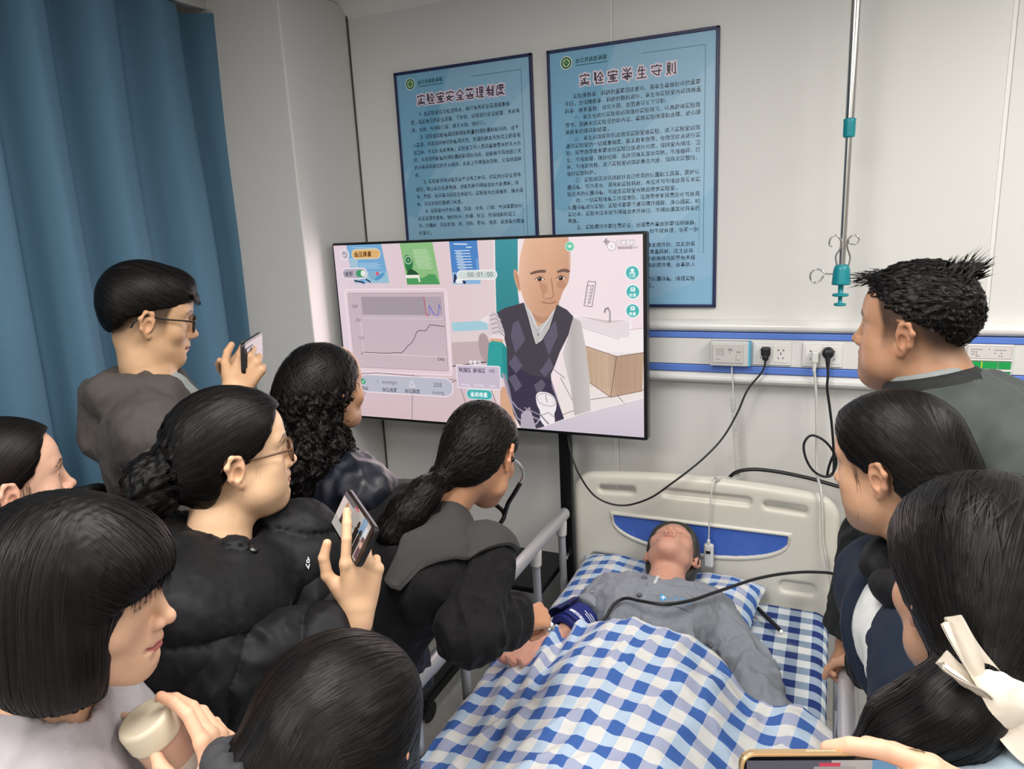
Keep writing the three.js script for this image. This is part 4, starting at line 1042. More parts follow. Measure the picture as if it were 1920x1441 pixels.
  // the rail on the far side of the bed is up as well
  {
    const fx = 0.075 - BX, fr = part('side_rail', [new THREE.CapsuleGeometry(0.0215, 1.10, 8, 24).rotateX(Math.PI / 2).translate(fx, 0.803, 0.785 + zo)], alu, t, 'raised aluminium side rail on the right');
    for (const z of [0.27, 0.525, 0.79, 1.06, 1.315]) {
      part('rail_socket', [lathe([[0, 0.026], [0.018, 0.026], [0.021, 0.012], [0.019, -0.035], [0.0175, -0.04], [0.0, -0.04]], 24).translate(fx, 0.772, z + zo)], railPlastic, fr);
      part('rail_post', [rod([fx, 0.40, z + zo - 0.01], [fx, 0.75, z + zo], 0.0138, 20)], alu, fr);
    }
    part('lower_bar', [box(0.03, 0.045, 1.16, fx, 0.395, 0.785 + zo, 0.008)], alu, fr);
  }
}
// mattress in its checked sheet
{
  const t = thing('mattress', [BX, 0.393, 1.08], 0, 'mattress in a white and navy checked sheet', 'mattress');
  const W = 0.89, H = 0.155, L = 1.82, nx = 60, nz = 110, g = new RoundedBoxGeometry(W, H, L, 8, 0.045), p = g.attributes.position, uv = g.attributes.uv, n = g.attributes.normal;
  for (let i = 0; i < p.count; i++) { const x = p.getX(i), y = p.getY(i), z = p.getZ(i); uv.setXY(i, (x + (Math.abs(n.getX(i)) > 0.7 ? -Math.sign(x) * (y - H / 2) : 0)) / 0.072, z / 0.072); }
  g.translate(0, H / 2, 0); part('sheet', g, sheetCloth, t);
}
// pillow
function pillowGeo(w, h, d, sag) {
  const n = 64, pos = [], uv = [], idx = [];
  for (let s = 0; s < 2; s++) for (let j = 0; j <= n; j++) for (let i = 0; i <= n; i++) {
    const u = i / n * 2 - 1, v = j / n * 2 - 1, e = Math.max(0, (1 - Math.abs(u) ** 3.2) * (1 - Math.abs(v) ** 3.2)) ** 0.55, X = u * w / 2 * (1 - 0.05 * (1 - v * v) * Math.abs(u) ** 4), Z = v * d / 2 * (1 - 0.05 * (1 - u * u) * Math.abs(v) ** 4);
    let Y = (s ? -0.42 : 0.58) * h * e; if (!s) { Y -= sag(X, Z) * e; Y += 0.010 * e * fbm(X * 6, Z * 6, 3, 3) + 0.007 * e * Math.abs(noise(X * 11 + 2, Z * 9, 5)); }
    pos.push(X, Y, Z); uv.push(X / 0.064, Z / 0.064);
  }
  const W = n + 1, N = W * W;
  for (let j = 0; j < n; j++) for (let i = 0; i < n; i++) { const a = j * W + i; idx.push(a, a + W, a + 1, a + 1, a + W, a + W + 1, N + a, N + a + 1, N + a + W, N + a + 1, N + a + W + 1, N + a + W); }
  const g = new THREE.BufferGeometry(); g.setAttribute('position', new THREE.Float32BufferAttribute(pos, 3)); g.setAttribute('uv', new THREE.Float32BufferAttribute(uv, 2)); g.setIndex(idx); g.computeVertexNormals(); return g;
}
{
  const t = thing('pillow', [-0.505, 0.585, 0.385], -0.05, 'plump white and blue checked pillow under the manikin head', 'pillow');
  part('cover', pillowGeo(0.67, 0.15, 0.42, (x, z) => 0.075 * Math.exp(-(((x - 0.06) / 0.11) ** 2) - (((z + 0.02) / 0.2) ** 2))).rotateX(0.10), duvetCloth, t);
}
// duvet over the lower body
const duvetTop = (x, z) => {          // height of the duvet's upper face, world coordinates
  const u = x - BX;
  let y = 0.612 + mix(0.150, 0.105, sstep(0.95, 1.3, z)) * Math.exp(-((u / 0.25) ** 4)) + 0.075 * Math.exp(-(((u - 0.385) / 0.10) ** 2)) * sstep(1.35, 1.05, z) + 0.03 * Math.exp(-(((u + 0.33) / 0.10) ** 2)) * sstep(1.7, 0.9, z);
  y += 0.012 * Math.exp(-(((u + 0.02) / 0.2) ** 2)) * Math.exp(-(((z - 0.9) / 0.16) ** 2));
  y -= 0.03 * sstep(1.2, 1.9, z);
  const fold = (c, s, a, k) => { const q = (u - c - s * (z - 0.75)) / k; return a * Math.exp(-q * q); };
  y += fold(-0.315, 0.10, 0.030, 0.022) * sstep(1.45, 0.95, z) - fold(-0.27, 0.05, 0.020, 0.022) * sstep(1.3, 0.9, z) + fold(-0.245, -0.02, 0.022, 0.018) * sstep(1.35, 0.8, z);
  y += fold(-0.405, 0.14, 0.016, 0.02) * sstep(1.5, 1.0, z) + fold(-0.45, 0.05, 0.016, 0.018) * sstep(1.6, 1.1, z);
  const ax = x * 0.91 + z * 0.41, az = z * 0.91 - x * 0.41;
  y += 0.012 * fbm(x * 5, z * 4, 1.3, 3) + 0.011 * (1 - Math.abs(noise(ax * 8, az * 3, 8.1))) ** 3 + 0.006 * (1 - Math.abs(noise(az * 13 + 5, ax * 6, 3.1))) ** 3;
  return y;
};
{
  const t = thing('duvet', [BX, 0.55, 1.3], 0, 'blue and white checked duvet drawn over the manikin to its waist', 'duvet');
  const nu = 130, nv = 150, pos = [], uv = [], idx = [], th = 0.022, half = 0.455, a = -0.17;
  const zEdge = (x) => 0.742 + 0.055 * sstep(-0.66, -0.45, x) + 0.02 * sstep(-0.45, -0.25, x) + 0.10 * sstep(-0.32, 0.0, x) + 0.12 * sstep(-0.70, -0.90, x) + 0.008 * Math.sin(x * 31);
  const surf = (s, v) => {           // s runs across in metres from the centre line, past the sides it hangs
    const side = Math.max(0, Math.abs(s) - half), sg = Math.sign(s), r = 0.05, arc = Math.min(side / r, Math.PI / 2), drop = Math.max(0, side - r * Math.PI / 2);
    let x = BX + sg * (Math.min(Math.abs(s), half) + r * Math.sin(arc) * 0.6), z0 = zEdge(BX + clamp(s, -0.5, 0.5)), z = z0 + v * (2.0 - z0);
    let y = duvetTop(clamp(x, BX - half, BX + half), z) - r * (1 - Math.cos(arc)) - drop;
    x = sg < 0 ? Math.max(x, -0.856) : Math.min(x, 0.050); x += sg * 0.012 * Math.sin(z * 22 + sg) * sstep(0, 0.1, side) * 0.15;
    y -= 0.03 * (1 - sstep(0, 0.035, v)) ** 2;           // rolled upper hem
    return [x - BX, y - 0.55, z - 1.3];
  };
  for (let k = 0; k < 2; k++) for (let j = 0; j <= nv; j++) for (let i = 0; i <= nu; i++) {
    const s = mix(-0.60, 0.62, i / nu), v = (j / nv) ** 1.1, p = surf(s, v);
    if (k) { const e = Math.min(1, v / 0.02); p[1] -= th * e; p[0] -= Math.sign(s) * th * sstep(half, half + 0.06, Math.abs(s)) * e; }
    pos.push(...p); const X = s, Z = (surf(clamp(s, -0.4, 0.4), v)[2]) * 1.02; uv.push((X * Math.cos(a) - Z * Math.sin(a)) / 0.071, (X * Math.sin(a) + Z * Math.cos(a)) / 0.071);
  }
  const W = nu + 1, N = W * (nv + 1);
  for (let j = 0; j < nv; j++) for (let i = 0; i < nu; i++) { const q = j * W + i; idx.push(q, q + W, q + 1, q + 1, q + W, q + W + 1, N + q, N + q + 1, N + q + W, N + q + 1, N + q + W + 1, N + q + W); }
  for (let j = 0; j < nv; j++) { const q = j * W; idx.push(q, N + q, q + W, q + W, N + q, N + q + W); const r = q + nu; idx.push(r, r + W, N + r, N + r, r + W, N + r + W); }
  const g = new THREE.BufferGeometry(); g.setAttribute('position', new THREE.Float32BufferAttribute(pos, 3)); g.setAttribute('uv', new THREE.Float32BufferAttribute(uv, 2)); g.setIndex(idx); g.computeVertexNormals();
  part('cover', g, duvetCloth, t);
}
// ------------------------------------------------------------------ television on its stand
const tvBlack = M('#08080a', 0.35), standBlack = M('#101013', 0.4, { metalness: 0.3 });
{
  const t = thing('television', [-1.17, 0, 0.27], 0, 'large flat television on a black two-post stand showing a patient simulation', 'television');
  part('casing', box(1.235, 0.70, 0.045, 0, 1.478, -0.012, 0.008, 3), tvBlack, t);
  const W = 1.213, H = 0.678;
  part('screen', new THREE.BoxGeometry(W, H, 0.004).translate(0, 1.480, 0.0105), M('#050506', 0.25), t);
  part('picture', new THREE.PlaneGeometry(W, H).translate(0, 1.480, 0.0131), new THREE.MeshPhysicalMaterial({ color: 0x000000, roughness: 0.35, emissive: 0xffffff, emissiveMap: TVMAP, emissiveIntensity: 0.68 }), t);
  for (const x of [-0.192, 0.286]) part('post', box(0.046, 1.38, 0.03, x, 0.79, -0.085, 0.004), standBlack, t);
  part('mount_plate', box(0.62, 0.3, 0.04, 0.047, 1.45, -0.052), standBlack, t);
  part('shelf', box(0.48, 0.024, 0.30, 0.015, 0.56, -0.02, 0.006), standBlack, t);
  part('crossbar', box(0.5, 0.05, 0.03, 0.047, 0.16, -0.085), standBlack, t);
  for (const x of [-0.192, 0.286]) {
    const f = part('foot', box(0.05, 0.05, 0.56, x, 0.105, 0.02, 0.01), standBlack, t);
    for (const z of [-0.2, 0.25]) part('castor', [at(new THREE.CylinderGeometry(0.038, 0.038, 0.024, 24), x, 0.038, z, 0, 0, Math.PI / 2), box(0.034, 0.03, 0.03, x, 0.072, z)], M('#1c1c1f', 0.5), f);
  }
  part('clamp_knob', [rod([0.286, 0.62, -0.07], [0.286, 0.62, -0.045], 0.008), at(new THREE.SphereGeometry(0.011, 18, 12), 0.286, 0.62, -0.042)], M([0.6, 0.6, 0.6], 0.3, { metalness: 0.9 }), t);
  const l = new THREE.RectAreaLight(0xffe9ea, 1.6, W, H); l.position.set(0, 1.48, 0.03); l.rotation.y = Math.PI; t.add(l);
}
// ------------------------------------------------------------------ two printed notices on the back wall
function poster(x0, x1, y0, y1, label, map) {
  const t = thing('notice_board', [(x0 + x1) / 2, (y0 + y1) / 2, 0.002], 0, label, 'notice'), w = x1 - x0, h = y1 - y0, navy = M('#1b2350', 0.4);
  part('backing', box(w, h, 0.008, 0, 0, 0.004, 0.002), navy, t);
  part('edge_strip', [box(w, 0.011, 0.013, 0, h / 2 - 0.0055, 0.0065, 0.002), box(w, 0.011, 0.013, 0, -h / 2 + 0.0055, 0.0065, 0.002), box(0.011, h, 0.013, w / 2 - 0.0055, 0, 0.0065, 0.002), box(0.011, h, 0.013, -w / 2 + 0.0055, 0, 0.0065, 0.002)], navy, t);
  part('printed_sheet', new THREE.PlaneGeometry(w - 0.02, h - 0.02).translate(0, 0, 0.0086), new THREE.MeshPhysicalMaterial({ map, color: map ? 0xffffff : 0x7aa6c0, roughness: 0.4 }), t);
}
poster(-1.613, -1.030, 1.563, 2.465, 'blue notice with a laboratory safety title, left of the two', NOTICE1);
poster(-0.972, -0.373, 1.551, 2.463, 'blue notice with a student rules title, right of the two', NOTICE2);
// ------------------------------------------------------------------ heads: origin between the ears, face towards +z, y up
function headShape(o = {}) {
  const { w = 1, jaw = 1, nose = 1, fat = 0, open = 0, lids = 0.5, mouth = 0, chin = 0 } = o;
  const L = [
    [ell([0, 0.040, -0.006], [0.0745 * w, 0.084, 0.097])],
    [ell([0, 0.052, 0.032], [0.060 * w, 0.052, 0.060]), 0.03],
    [ell([0, -0.012, 0.030], [0.064 * w, 0.075, 0.058]), 0.03],
    [ell([0, -0.058, 0.042], [0.050 * w * jaw, 0.042, 0.046]), 0.03],
    [cap([0, -0.088, 0.068 + chin], [0, -0.080, 0.070 + chin], 0.0195 * (0.6 + 0.4 * jaw)), 0.03],
    [ell([0, -0.052, 0.070], [0.030, 0.026, 0.0235]), 0.02],
  ];
  for (const s of [-1, 1]) L.push(
    [cap([s * 0.056 * w * jaw, -0.030, 0.002], [s * 0.046 * w * jaw, -0.066, 0.022], 0.016), 0.03],
    [cap([s * 0.046 * w * jaw, -0.066, 0.022], [s * 0.014, -0.090, 0.070], 0.014), 0.03],
    [ell([s * 0.042 * w, -0.018, 0.058], [0.026, 0.023, 0.021]), 0.02],
    [cap([s * 0.014, 0.031, 0.0865], [s * 0.044 * w, 0.033, 0.069], 0.0085, 0.009), 0.014],
    [ell([s * 0.032, 0.011, 0.101], [0.017, 0.0105, 0.0135]), 0.014, -1],
  );
  if (fat) for (const s of [-1, 1]) L.push([ell([s * 0.040, -0.055, 0.035], [0.03 + fat * 0.01, 0.034, 0.04]), 0.03]);
  if (fat) L.push([ell([0, -0.096, 0.03], [0.045, 0.026 + fat * 0.006, 0.045]), 0.03]);
  // nose
  L.push([cap([0, 0.022, 0.089], [0, -0.020, 0.103 + 0.003 * nose], 0.0066, 0.0082), 0.012]);
  L.push([ell([0, -0.0255, 0.1075 + 0.002 * nose], [0.0098, 0.0088, 0.0095]), 0.009]);
  for (const s of [-1, 1]) L.push([ell([s * 0.0115, -0.0295, 0.098], [0.0072, 0.0072, 0.0095]), 0.006], [ell([s * 0.0062, -0.0375, 0.1035], [0.0035, 0.0028, 0.0048]), 0.003, -1]);
  // mouth
  L.push([cap([0, -0.040, 0.094], [0, -0.050, 0.0945], 0.0045), 0.012]);
  for (const s of [-1, 1]) L.push([cap([0, -0.0535, 0.0955], [s * 0.0195, -0.0575, 0.0845], 0.0052, 0.0028), 0.006], [cap([0, -0.0655, 0.0935], [s * 0.017, -0.0605, 0.0845], 0.0062, 0.003), 0.006]);
  L.push([ell([0, -0.0592 - open * 0.002, 0.104], [0.021, 0.0011 + open * 0.005, 0.014]), 0.003, -1]);
  for (const s of [-1, 1]) L.push([ell([s * 0.0245, -0.0588 + mouth * 0.003, 0.0885], [0.0032, 0.0022, 0.004]), 0.007, -1]);
  L.push([ell([0, -0.0745, 0.098], [0.017, 0.0032, 0.006]), 0.009, -1]);
  // eyes: lids bulge over the ball, a slit opens them
  for (const s of [-1, 1]) L.push(
    [ell([s * 0.0315, 0.0105, 0.0735], [0.0148, 0.0118, 0.0135], [0, s * 0.25, 0]), 0.005],
    [ell([s * 0.0320, 0.0100 - 0.002 * (1 - lids), 0.0890], [0.0122, 0.0012 + 0.0036 * lids, 0.0080], [0, s * 0.3, s * -0.08]), 0.0016, -1],
  );
  // ears
  for (const s of [-1, 1]) {
    const e = (x, y, z) => [s * (0.0735 * w + x), y, z];
    L.push(
      [ell(e(0.006, -0.001, -0.008), [0.0075, 0.026, 0.0155], [0.2, s * 0.45, 0]), 0.006],
      [cap(e(0.004, 0.006, 0.006), e(0.009, 0.026, 0.000), 0.0034), 0.008], [cap(e(0.009, 0.026, 0), e(0.015, 0.028, -0.014), 0.0034), 0.008],
      [cap(e(0.015, 0.028, -0.014), e(0.018, 0.012, -0.024), 0.0036), 0.008], [cap(e(0.018, 0.012, -0.024), e(0.013, -0.012, -0.019), 0.0034), 0.008],
      [cap(e(0.013, -0.012, -0.019), e(0.006, -0.029, -0.007), 0.0036), 0.008], [ell(e(0.005, -0.029, -0.004), [0.0048, 0.0085, 0.0072]), 0.005],
      [ell(e(0.0135, -0.004, -0.006), [0.0065, 0.012, 0.0075], [0.2, s * 0.45, 0]), 0.004, -1],
      [ell(e(0.0165, 0.016, -0.010), [0.004, 0.009, 0.006], [0.3, s * 0.45, 0]), 0.004, -1],
      [ell(e(0.004, -0.003, 0.005), [0.004, 0.007, 0.003]), 0.004],
    );
  }
  return L;
}
// skin tint in head space
function headTint(o) {
  const skin = o.skin ?? lin('#c79a7c'), lip = o.lip ?? lin('#a8625c'), brow = o.brow ?? lin('#2a201c'), browH = o.browH ?? 1, lids = o.lids ?? 0.5, bald = o.bald;
  const pink = [skin[0] * 1.02, skin[1] * 0.80, skin[2] * 0.76];
  return (x, y, z, ny) => {
    let c = skin; if (o.fade && y > -0.06 && z < 0.075) { const g = 0.012 - 0.02 * sstep(0.02, 0.07, z), k = sstep(g - 0.055, g + 0.02, y + (z < -0.02 ? 0.03 * sstep(-0.02, -0.06, z) : 0)) * sstep(0.042, 0.030, z - 0.35 * Math.max(0, y - 0.02)); c = mix3(c, [0.016, 0.013, 0.012], 0.9 * k * (Math.abs(x) > 0.078 && y < 0.034 && z > -0.036 && z < 0.012 ? 0 : 1)); } const ax = Math.abs(x);
    const f = fbm(x * 40, y * 40, z * 40, 2) * 0.06; c = [c[0] * (1 + f), c[1] * (1 + f), c[2] * (1 + f)];
    if (z > 0.03) { const q = Math.hypot((ax - 0.042) / 0.026, (y + 0.022) / 0.022); c = mix3(c, pink, 0.28 * (1 - sstep(0.0, 1.4, q))); const n = Math.hypot(x / 0.016, (y + 0.028) / 0.014, (z - 0.106) / 0.014); c = mix3(c, pink, 0.5 * (1 - sstep(0.4, 1.2, n))); }
    c = mix3(c, pink, 0.4 * sstep(0.076, 0.082, ax) * sstep(0.04, 0.03, y) * sstep(0.03, 0.02, z) * sstep(-0.045, -0.035, y));
    if (z > 0.075 && ax < 0.026) {
      const up = -0.0525 - 0.0045 * (ax / 0.022) + 0.0012 * Math.cos(ax * 500), dn = -0.0705 + 0.010 * (ax / 0.022) ** 2;
      const m = sstep(dn - 0.0015, dn + 0.001, y) * (1 - sstep(up - 0.0005, up + 0.002, y)) * (1 - sstep(0.021, 0.025, ax));
      c = mix3(c, lip, m * 0.9);
      if (Math.abs(y + 0.0592) < 0.0011) c = mix3(c, [lip[0] * 0.35, lip[1] * 0.3, lip[2] * 0.3], 0.7 * (1 - sstep(0.018, 0.022, ax)));
    }
    if (z > 0.06) {
      const by = 0.0325 + 0.004 * sstep(0.012, 0.036, ax) - 0.0055 * sstep(0.036, 0.054, ax), th = 0.0036 * browH * (1 - 0.55 * sstep(0.03, 0.055, ax));
      c = mix3(c, brow, 0.85 * (1 - sstep(th * 0.6, th * 1.2, Math.abs(y - by))) * sstep(0.011, 0.016, ax) * (1 - sstep(0.050, 0.056, ax)));
      const ey = 0.0100 - 0.002 * (1 - lids) + 0.0015 * (ax - 0.032) / 0.012, u = (ax - 0.032) / 0.0135, hh = (0.0016 + 0.0036 * lids) * Math.sqrt(Math.max(0, 1 - u * u)), dy = y - ey;
      if (Math.abs(u) < 1) c = mix3(c, brow, 0.85 * (1 - sstep(0.0004, 0.0018, Math.abs(dy - hh))));
      if (Math.abs(u) < 1) c = mix3(c, brow, 0.25 * (1 - sstep(0.0004, 0.0014, Math.abs(dy + hh))));
    }
    if (z > 0.09 && y < -0.0345 && y > -0.041 && ax < 0.011) { const n = Math.hypot((ax - 0.0062) / 0.0042, (y + 0.0375) / 0.0036); c = mix3(c, [0.05, 0.02, 0.018], 0.8 * (1 - sstep(0.5, 1.1, n))); }
    return c;
  };
}
const eyeGeo = (() => {           // eyeball looking along +z, coloured by rings
  const g = new THREE.SphereGeometry(0.0118, 28, 24).rotateX(Math.PI / 2), p = g.attributes.position, c = new Float32Array(p.count * 3);
  for (let i = 0; i < p.count; i++) { const r = Math.hypot(p.getX(i), p.getY(i)), q = p.getZ(i) > 0 ? r : 1; c.set(q < 0.0024 ? [0.004, 0.004, 0.004] : q < 0.0058 ? [0.025, 0.013, 0.008] : [0.62, 0.58, 0.55], i * 3); }
  g.setAttribute('color', new THREE.BufferAttribute(c, 3)); g.deleteAttribute('uv'); return g;
})();
function headBase(pos, yaw, pitch, roll, scale = 1) {      // yaw: 0 looks along +z, 90 along +x; pitch: + looks up; roll: + tips to the own right shoulder
  const q = new THREE.Quaternion().setFromEuler(new THREE.Euler(-pitch * Math.PI / 180, yaw * Math.PI / 180, roll * Math.PI / 180, 'YXZ'));
  return new THREE.Matrix4().compose(v3(pos), q, v3(scale, scale, scale));
}
function toWorld(m, p) { return v3(p).applyMatrix4(m).toArray(); }
function localOf(m) { const e = m.clone().invert().elements; return (x, y, z) => [e[0] * x + e[4] * y + e[8] * z + e[12], e[1] * x + e[5] * y + e[9] * z + e[13], e[2] * x + e[6] * y + e[10] * z + e[14]]; }
// the head and neck of one figure, in world space; neckTo is where the neck meets the chest
function headGeo(o, m, neckTo, h = 0.0025) {
  const L = headShape(o), s = new THREE.Vector3().setFromMatrixScale(m).x, loc = localOf(m), nk = loc(...neckTo), r = o.neck ?? 0.05;
  L.push([cap([0, -0.045, -0.022], mix3([0, -0.045, -0.022], nk, 0.7), r, r * 0.98), 0.025], [cap(mix3([0, -0.045, -0.022], nk, 0.6), nk, r, r * 1.25), 0.03]);
  const f = blend(L), tint = headTint(o), lo = [-0.105, Math.min(-0.13, nk[1] - 0.03), Math.min(-0.12, nk[2] - 0.07)], hi = [0.105, 0.135, Math.max(0.13, nk[2] + 0.07)];
  lo[0] = Math.min(lo[0], nk[0] - 0.07); hi[0] = Math.max(hi[0], nk[0] + 0.07);
  const g = meshField(f, lo, hi, h, tint);
  const eyes = (o.eyes ?? 1) ? [-1, 1].map((k) => eyeGeo.clone().rotateY(o.gaze ?? 0).translate(k * 0.0318, 0.0098, 0.0735)) : [];
  const out = mergeIndexed([g, ...eyes]).applyMatrix4(m);
  out.userData.f = f; return out;
}
// ------------------------------------------------------------------ hands
// wrist: world point; dir: towards the fingers; palm: the way the palm faces; side: 1 right hand, -1 left hand
function handGeo({ side = 1, wrist, dir, palm, curls, spread = [0.10, 0.02, -0.06, -0.14], thumb, scale = 1, elbow, skin, h = 0.0033 }) {
  const Y = v3(dir).normalize(), Z = v3(palm).addScaledVector(Y, -v3(palm).dot(Y)).normalize(), X = new THREE.Vector3().crossVectors(Y, Z);
  const m = new THREE.Matrix4().makeBasis(X.multiplyScalar(scale), Y.multiplyScalar(scale), Z.multiplyScalar(scale)).setPosition(...wrist);
  const L = [], s = side, kn = [[0.027, 0.086], [0.009, 0.091], [-0.0095, 0.087], [-0.0265, 0.077]], len = [[0.041, 0.025, 0.021], [0.045, 0.028, 0.022], [0.041, 0.026, 0.021], [0.032, 0.020, 0.019]], tips = [];
  const mc = [[0.013, 0.006], [0.005, 0.004], [-0.004, 0.004], [-0.013, 0.006]];
  L.push([ell([0, 0.045, 0.001], [0.030, 0.044, 0.0115])]);
  for (let i = 0; i < 4; i++) L.push([cap([s * mc[i][0], mc[i][1], 0], [s * kn[i][0], kn[i][1], -0.002], 0.0125, 0.0102), 0.010]);
  L.push([cap([s * 0.014, 0.012, 0.006], [s * 0.032, 0.042, 0.012], 0.0150, 0.0125), 0.014], [ell([s * -0.018, 0.028, 0.008], [0.012, 0.026, 0.0105]), 0.012]);
  L.push([cap([0, 0.008, 0], [0, -0.02, 0], 0.0205, 0.0225), 0.016]);
  if (elbow) { const e = v3(elbow).applyMatrix4(m.clone().invert()).toArray(); L.push([cap([0, -0.015, 0], mix3([0, 0, 0], e, 0.55), 0.0235, 0.031), 0.012]); }
  for (let i = 0; i < 4; i++) {
    let p = [s * kn[i][0], kn[i][1], -0.002], a = 0; const r = [0.0092, 0.0084, 0.0078, 0.0068].map((q) => q * (i === 3 ? 0.86 : 1));
    for (let j = 0; j < 3; j++) {
      a += curls[i][j] * Math.PI / 180; const sp = spread[i] * (1 - Math.min(1, Math.abs(a) / 1.6) * 0.7), q = [p[0] + s * Math.sin(sp) * len[i][j], p[1] + Math.cos(a) * Math.cos(sp) * len[i][j], p[2] + Math.sin(a) * len[i][j]];
      L.push([cap(p, q, r[j], r[j + 1]), j ? 0.0022 : 0.006]); if (j === 2) tips.push([q, a, r[3]]); p = q;
    }
  }
  let p = [s * 0.031, 0.036, 0.011]; const td = thumb ?? [[0.75, 0.55, 0.35], [0.45, 0.85, 0.25], [0.2, 0.95, 0.15]];
  [[0.034, 0.0118, 0.0102], [0.031, 0.0098, 0.0088], [0.025, 0.0088, 0.0072]].forEach(([l, ra, rb], j) => { const d = v3(td[j]).normalize(), q = [p[0] + s * d.x * l, p[1] + d.y * l, p[2] + d.z * l]; L.push([cap(p, q, ra, rb), j ? 0.003 : 0.010]); if (j === 2) tips.push([q, -9, rb]); p = q; });
  const f = blend(L); let lo = [1, 1, 1], hi = [-1, -1, -1];
  const reach = (q, r) => { for (let i = 0; i < 3; i++) { lo[i] = Math.min(lo[i], q[i] - r); hi[i] = Math.max(hi[i], q[i] + r); } };
  for (const t of tips) reach(t[0], 0.02); reach([0.05, 0.1, 0.02], 0.012); reach([-0.05, -0.01, -0.02], 0.012); if (elbow) reach(mix3([0, 0, 0], v3(elbow).applyMatrix4(m.clone().invert()).toArray(), 0.55), 0.045);
  for (let i = 0; i < 4; i++) reach([s * kn[i][0], kn[i][1] + len[i][0] * 0.8, 0.05 * Math.sin(curls[i][0] * Math.PI / 180)], 0.02);
  const pink = [skin[0] * 1.0, skin[1] * 0.80, skin[2] * 0.76], nail = [skin[0] * 1.06, skin[1] * 0.92, skin[2] * 0.92];
  const g = meshField(f, lo, hi, h, (x, y, z) => { let c = mix3(skin, pink, 0.15 + 0.15 * noise(x * 50, y * 50, z * 50)); for (const [q, a, r] of tips) { const d = Math.hypot(x - q[0], y - q[1], z - q[2]); if (d < 0.017) { c = mix3(c, pink, 0.5 * (1 - d / 0.017)); if (a > -5) { const nx = -Math.cos(a + 1.571) * 0, ny = -Math.sin(a) * -1, nz = -Math.cos(a), t = (y - q[1]) * ny + (z - q[2]) * nz; if (t > r * 0.72 && d < 0.0105) c = nail; } } } return c; });
  g.applyMatrix4(m); return g;
}
// ------------------------------------------------------------------ bodies and clothes
function skeleton(o) {
  const a = o.yaw * Math.PI / 180, F = o.front ?? [Math.sin(a), 0, Math.cos(a)], Lf = [Math.cos(a), 0, -Math.sin(a)], w = o.shoulder ?? 0.175;
  const J = { F, L: Lf, neck: o.neck, pelvis: o.pelvis };
  const up = v3(o.neck).sub(v3(o.pelvis)).normalize().toArray();
  const P = (base, l, f, u) => add3(add3(add3(base, Lf, l), F, f), up, u);
  J.P = P; J.up = up; J.chest = mix3(o.pelvis, o.neck, 0.70); J.waist = mix3(o.pelvis, o.neck, 0.32);
  J.shL = o.shL ?? P(o.neck, w, 0.0, -0.075); J.shR = o.shR ?? P(o.neck, -w, 0.0, -0.075);
  J.elL = o.elL ?? add3(J.shL, [Lf[0] * 0.06, -0.28, Lf[2] * 0.06]); J.elR = o.elR ?? add3(J.shR, [-Lf[0] * 0.06, -0.28, -Lf[2] * 0.06]);
  J.wrL = o.wrL ?? add3(J.elL, [F[0] * 0.06, -0.23, F[2] * 0.06]); J.wrR = o.wrR ?? add3(J.elR, [F[0] * 0.06, -0.23, F[2] * 0.06]);
  const g = o.ground ?? 0; J.foot = {};
  for (const [k, s] of [['L', 1], ['R', -1]]) {
    const hip = add3(o.pelvis, Lf, s * 0.085), f = o['foot' + k] ?? add3([o.feet?.[0] ?? o.pelvis[0], 0, o.feet?.[1] ?? o.pelvis[2]], Lf, s * 0.10);
    J['hip' + k] = add3(hip, [0, -0.05, 0]); J['an' + k] = [f[0], 0.085, f[2]]; J['kn' + k] = add3(mix3(J['hip' + k], J['an' + k], 0.5), F, o.knee ?? 0.04); J['toe' + k] = add3([f[0], 0.04, f[2]], F, 0.15);
  }
  return Object.assign(J, o.joints ?? {});
}
function torsoField(J, t, o = {}) {          // t: how far the surface stands off the body
  const a = o.slim ?? 1, P = J.P;
  return [
    [cap(P(J.neck, 0.085, -0.005, -0.085), P(J.neck, -0.085, -0.005, -0.085), 0.068 + t)],
    [cap(J.shL, P(J.neck, 0.05, 0, -0.05), 0.058 + t, 0.055 + t), 0.04], [cap(J.shR, P(J.neck, -0.05, 0, -0.05), 0.058 + t, 0.055 + t), 0.04],
    [cap(P(J.chest, 0.075, 0.015, 0), P(J.chest, -0.075, 0.015, 0), 0.098 * a + t), 0.07],
    [cap(P(J.waist, 0.06, 0, 0), P(J.waist, -0.06, 0, 0), 0.095 * a + t), 0.08],
    [cap(P(J.pelvis, 0.075, -0.005, 0), P(J.pelvis, -0.075, -0.005, 0), 0.105 * a + t), 0.08],
    [cap(P(J.neck, 0, -0.01, -0.06), P(J.neck, 0, 0, 0.0), 0.06 + t * 0.6, 0.052 + t * 0.4), 0.03],
  ];
}
function boundsOf(pts, r) { const lo = [9, 9, 9], hi = [-9, -9, -9]; for (const p of pts) for (let i = 0; i < 3; i++) { lo[i] = Math.min(lo[i], p[i] - r); hi[i] = Math.max(hi[i], p[i] + r); } return [lo, hi]; }
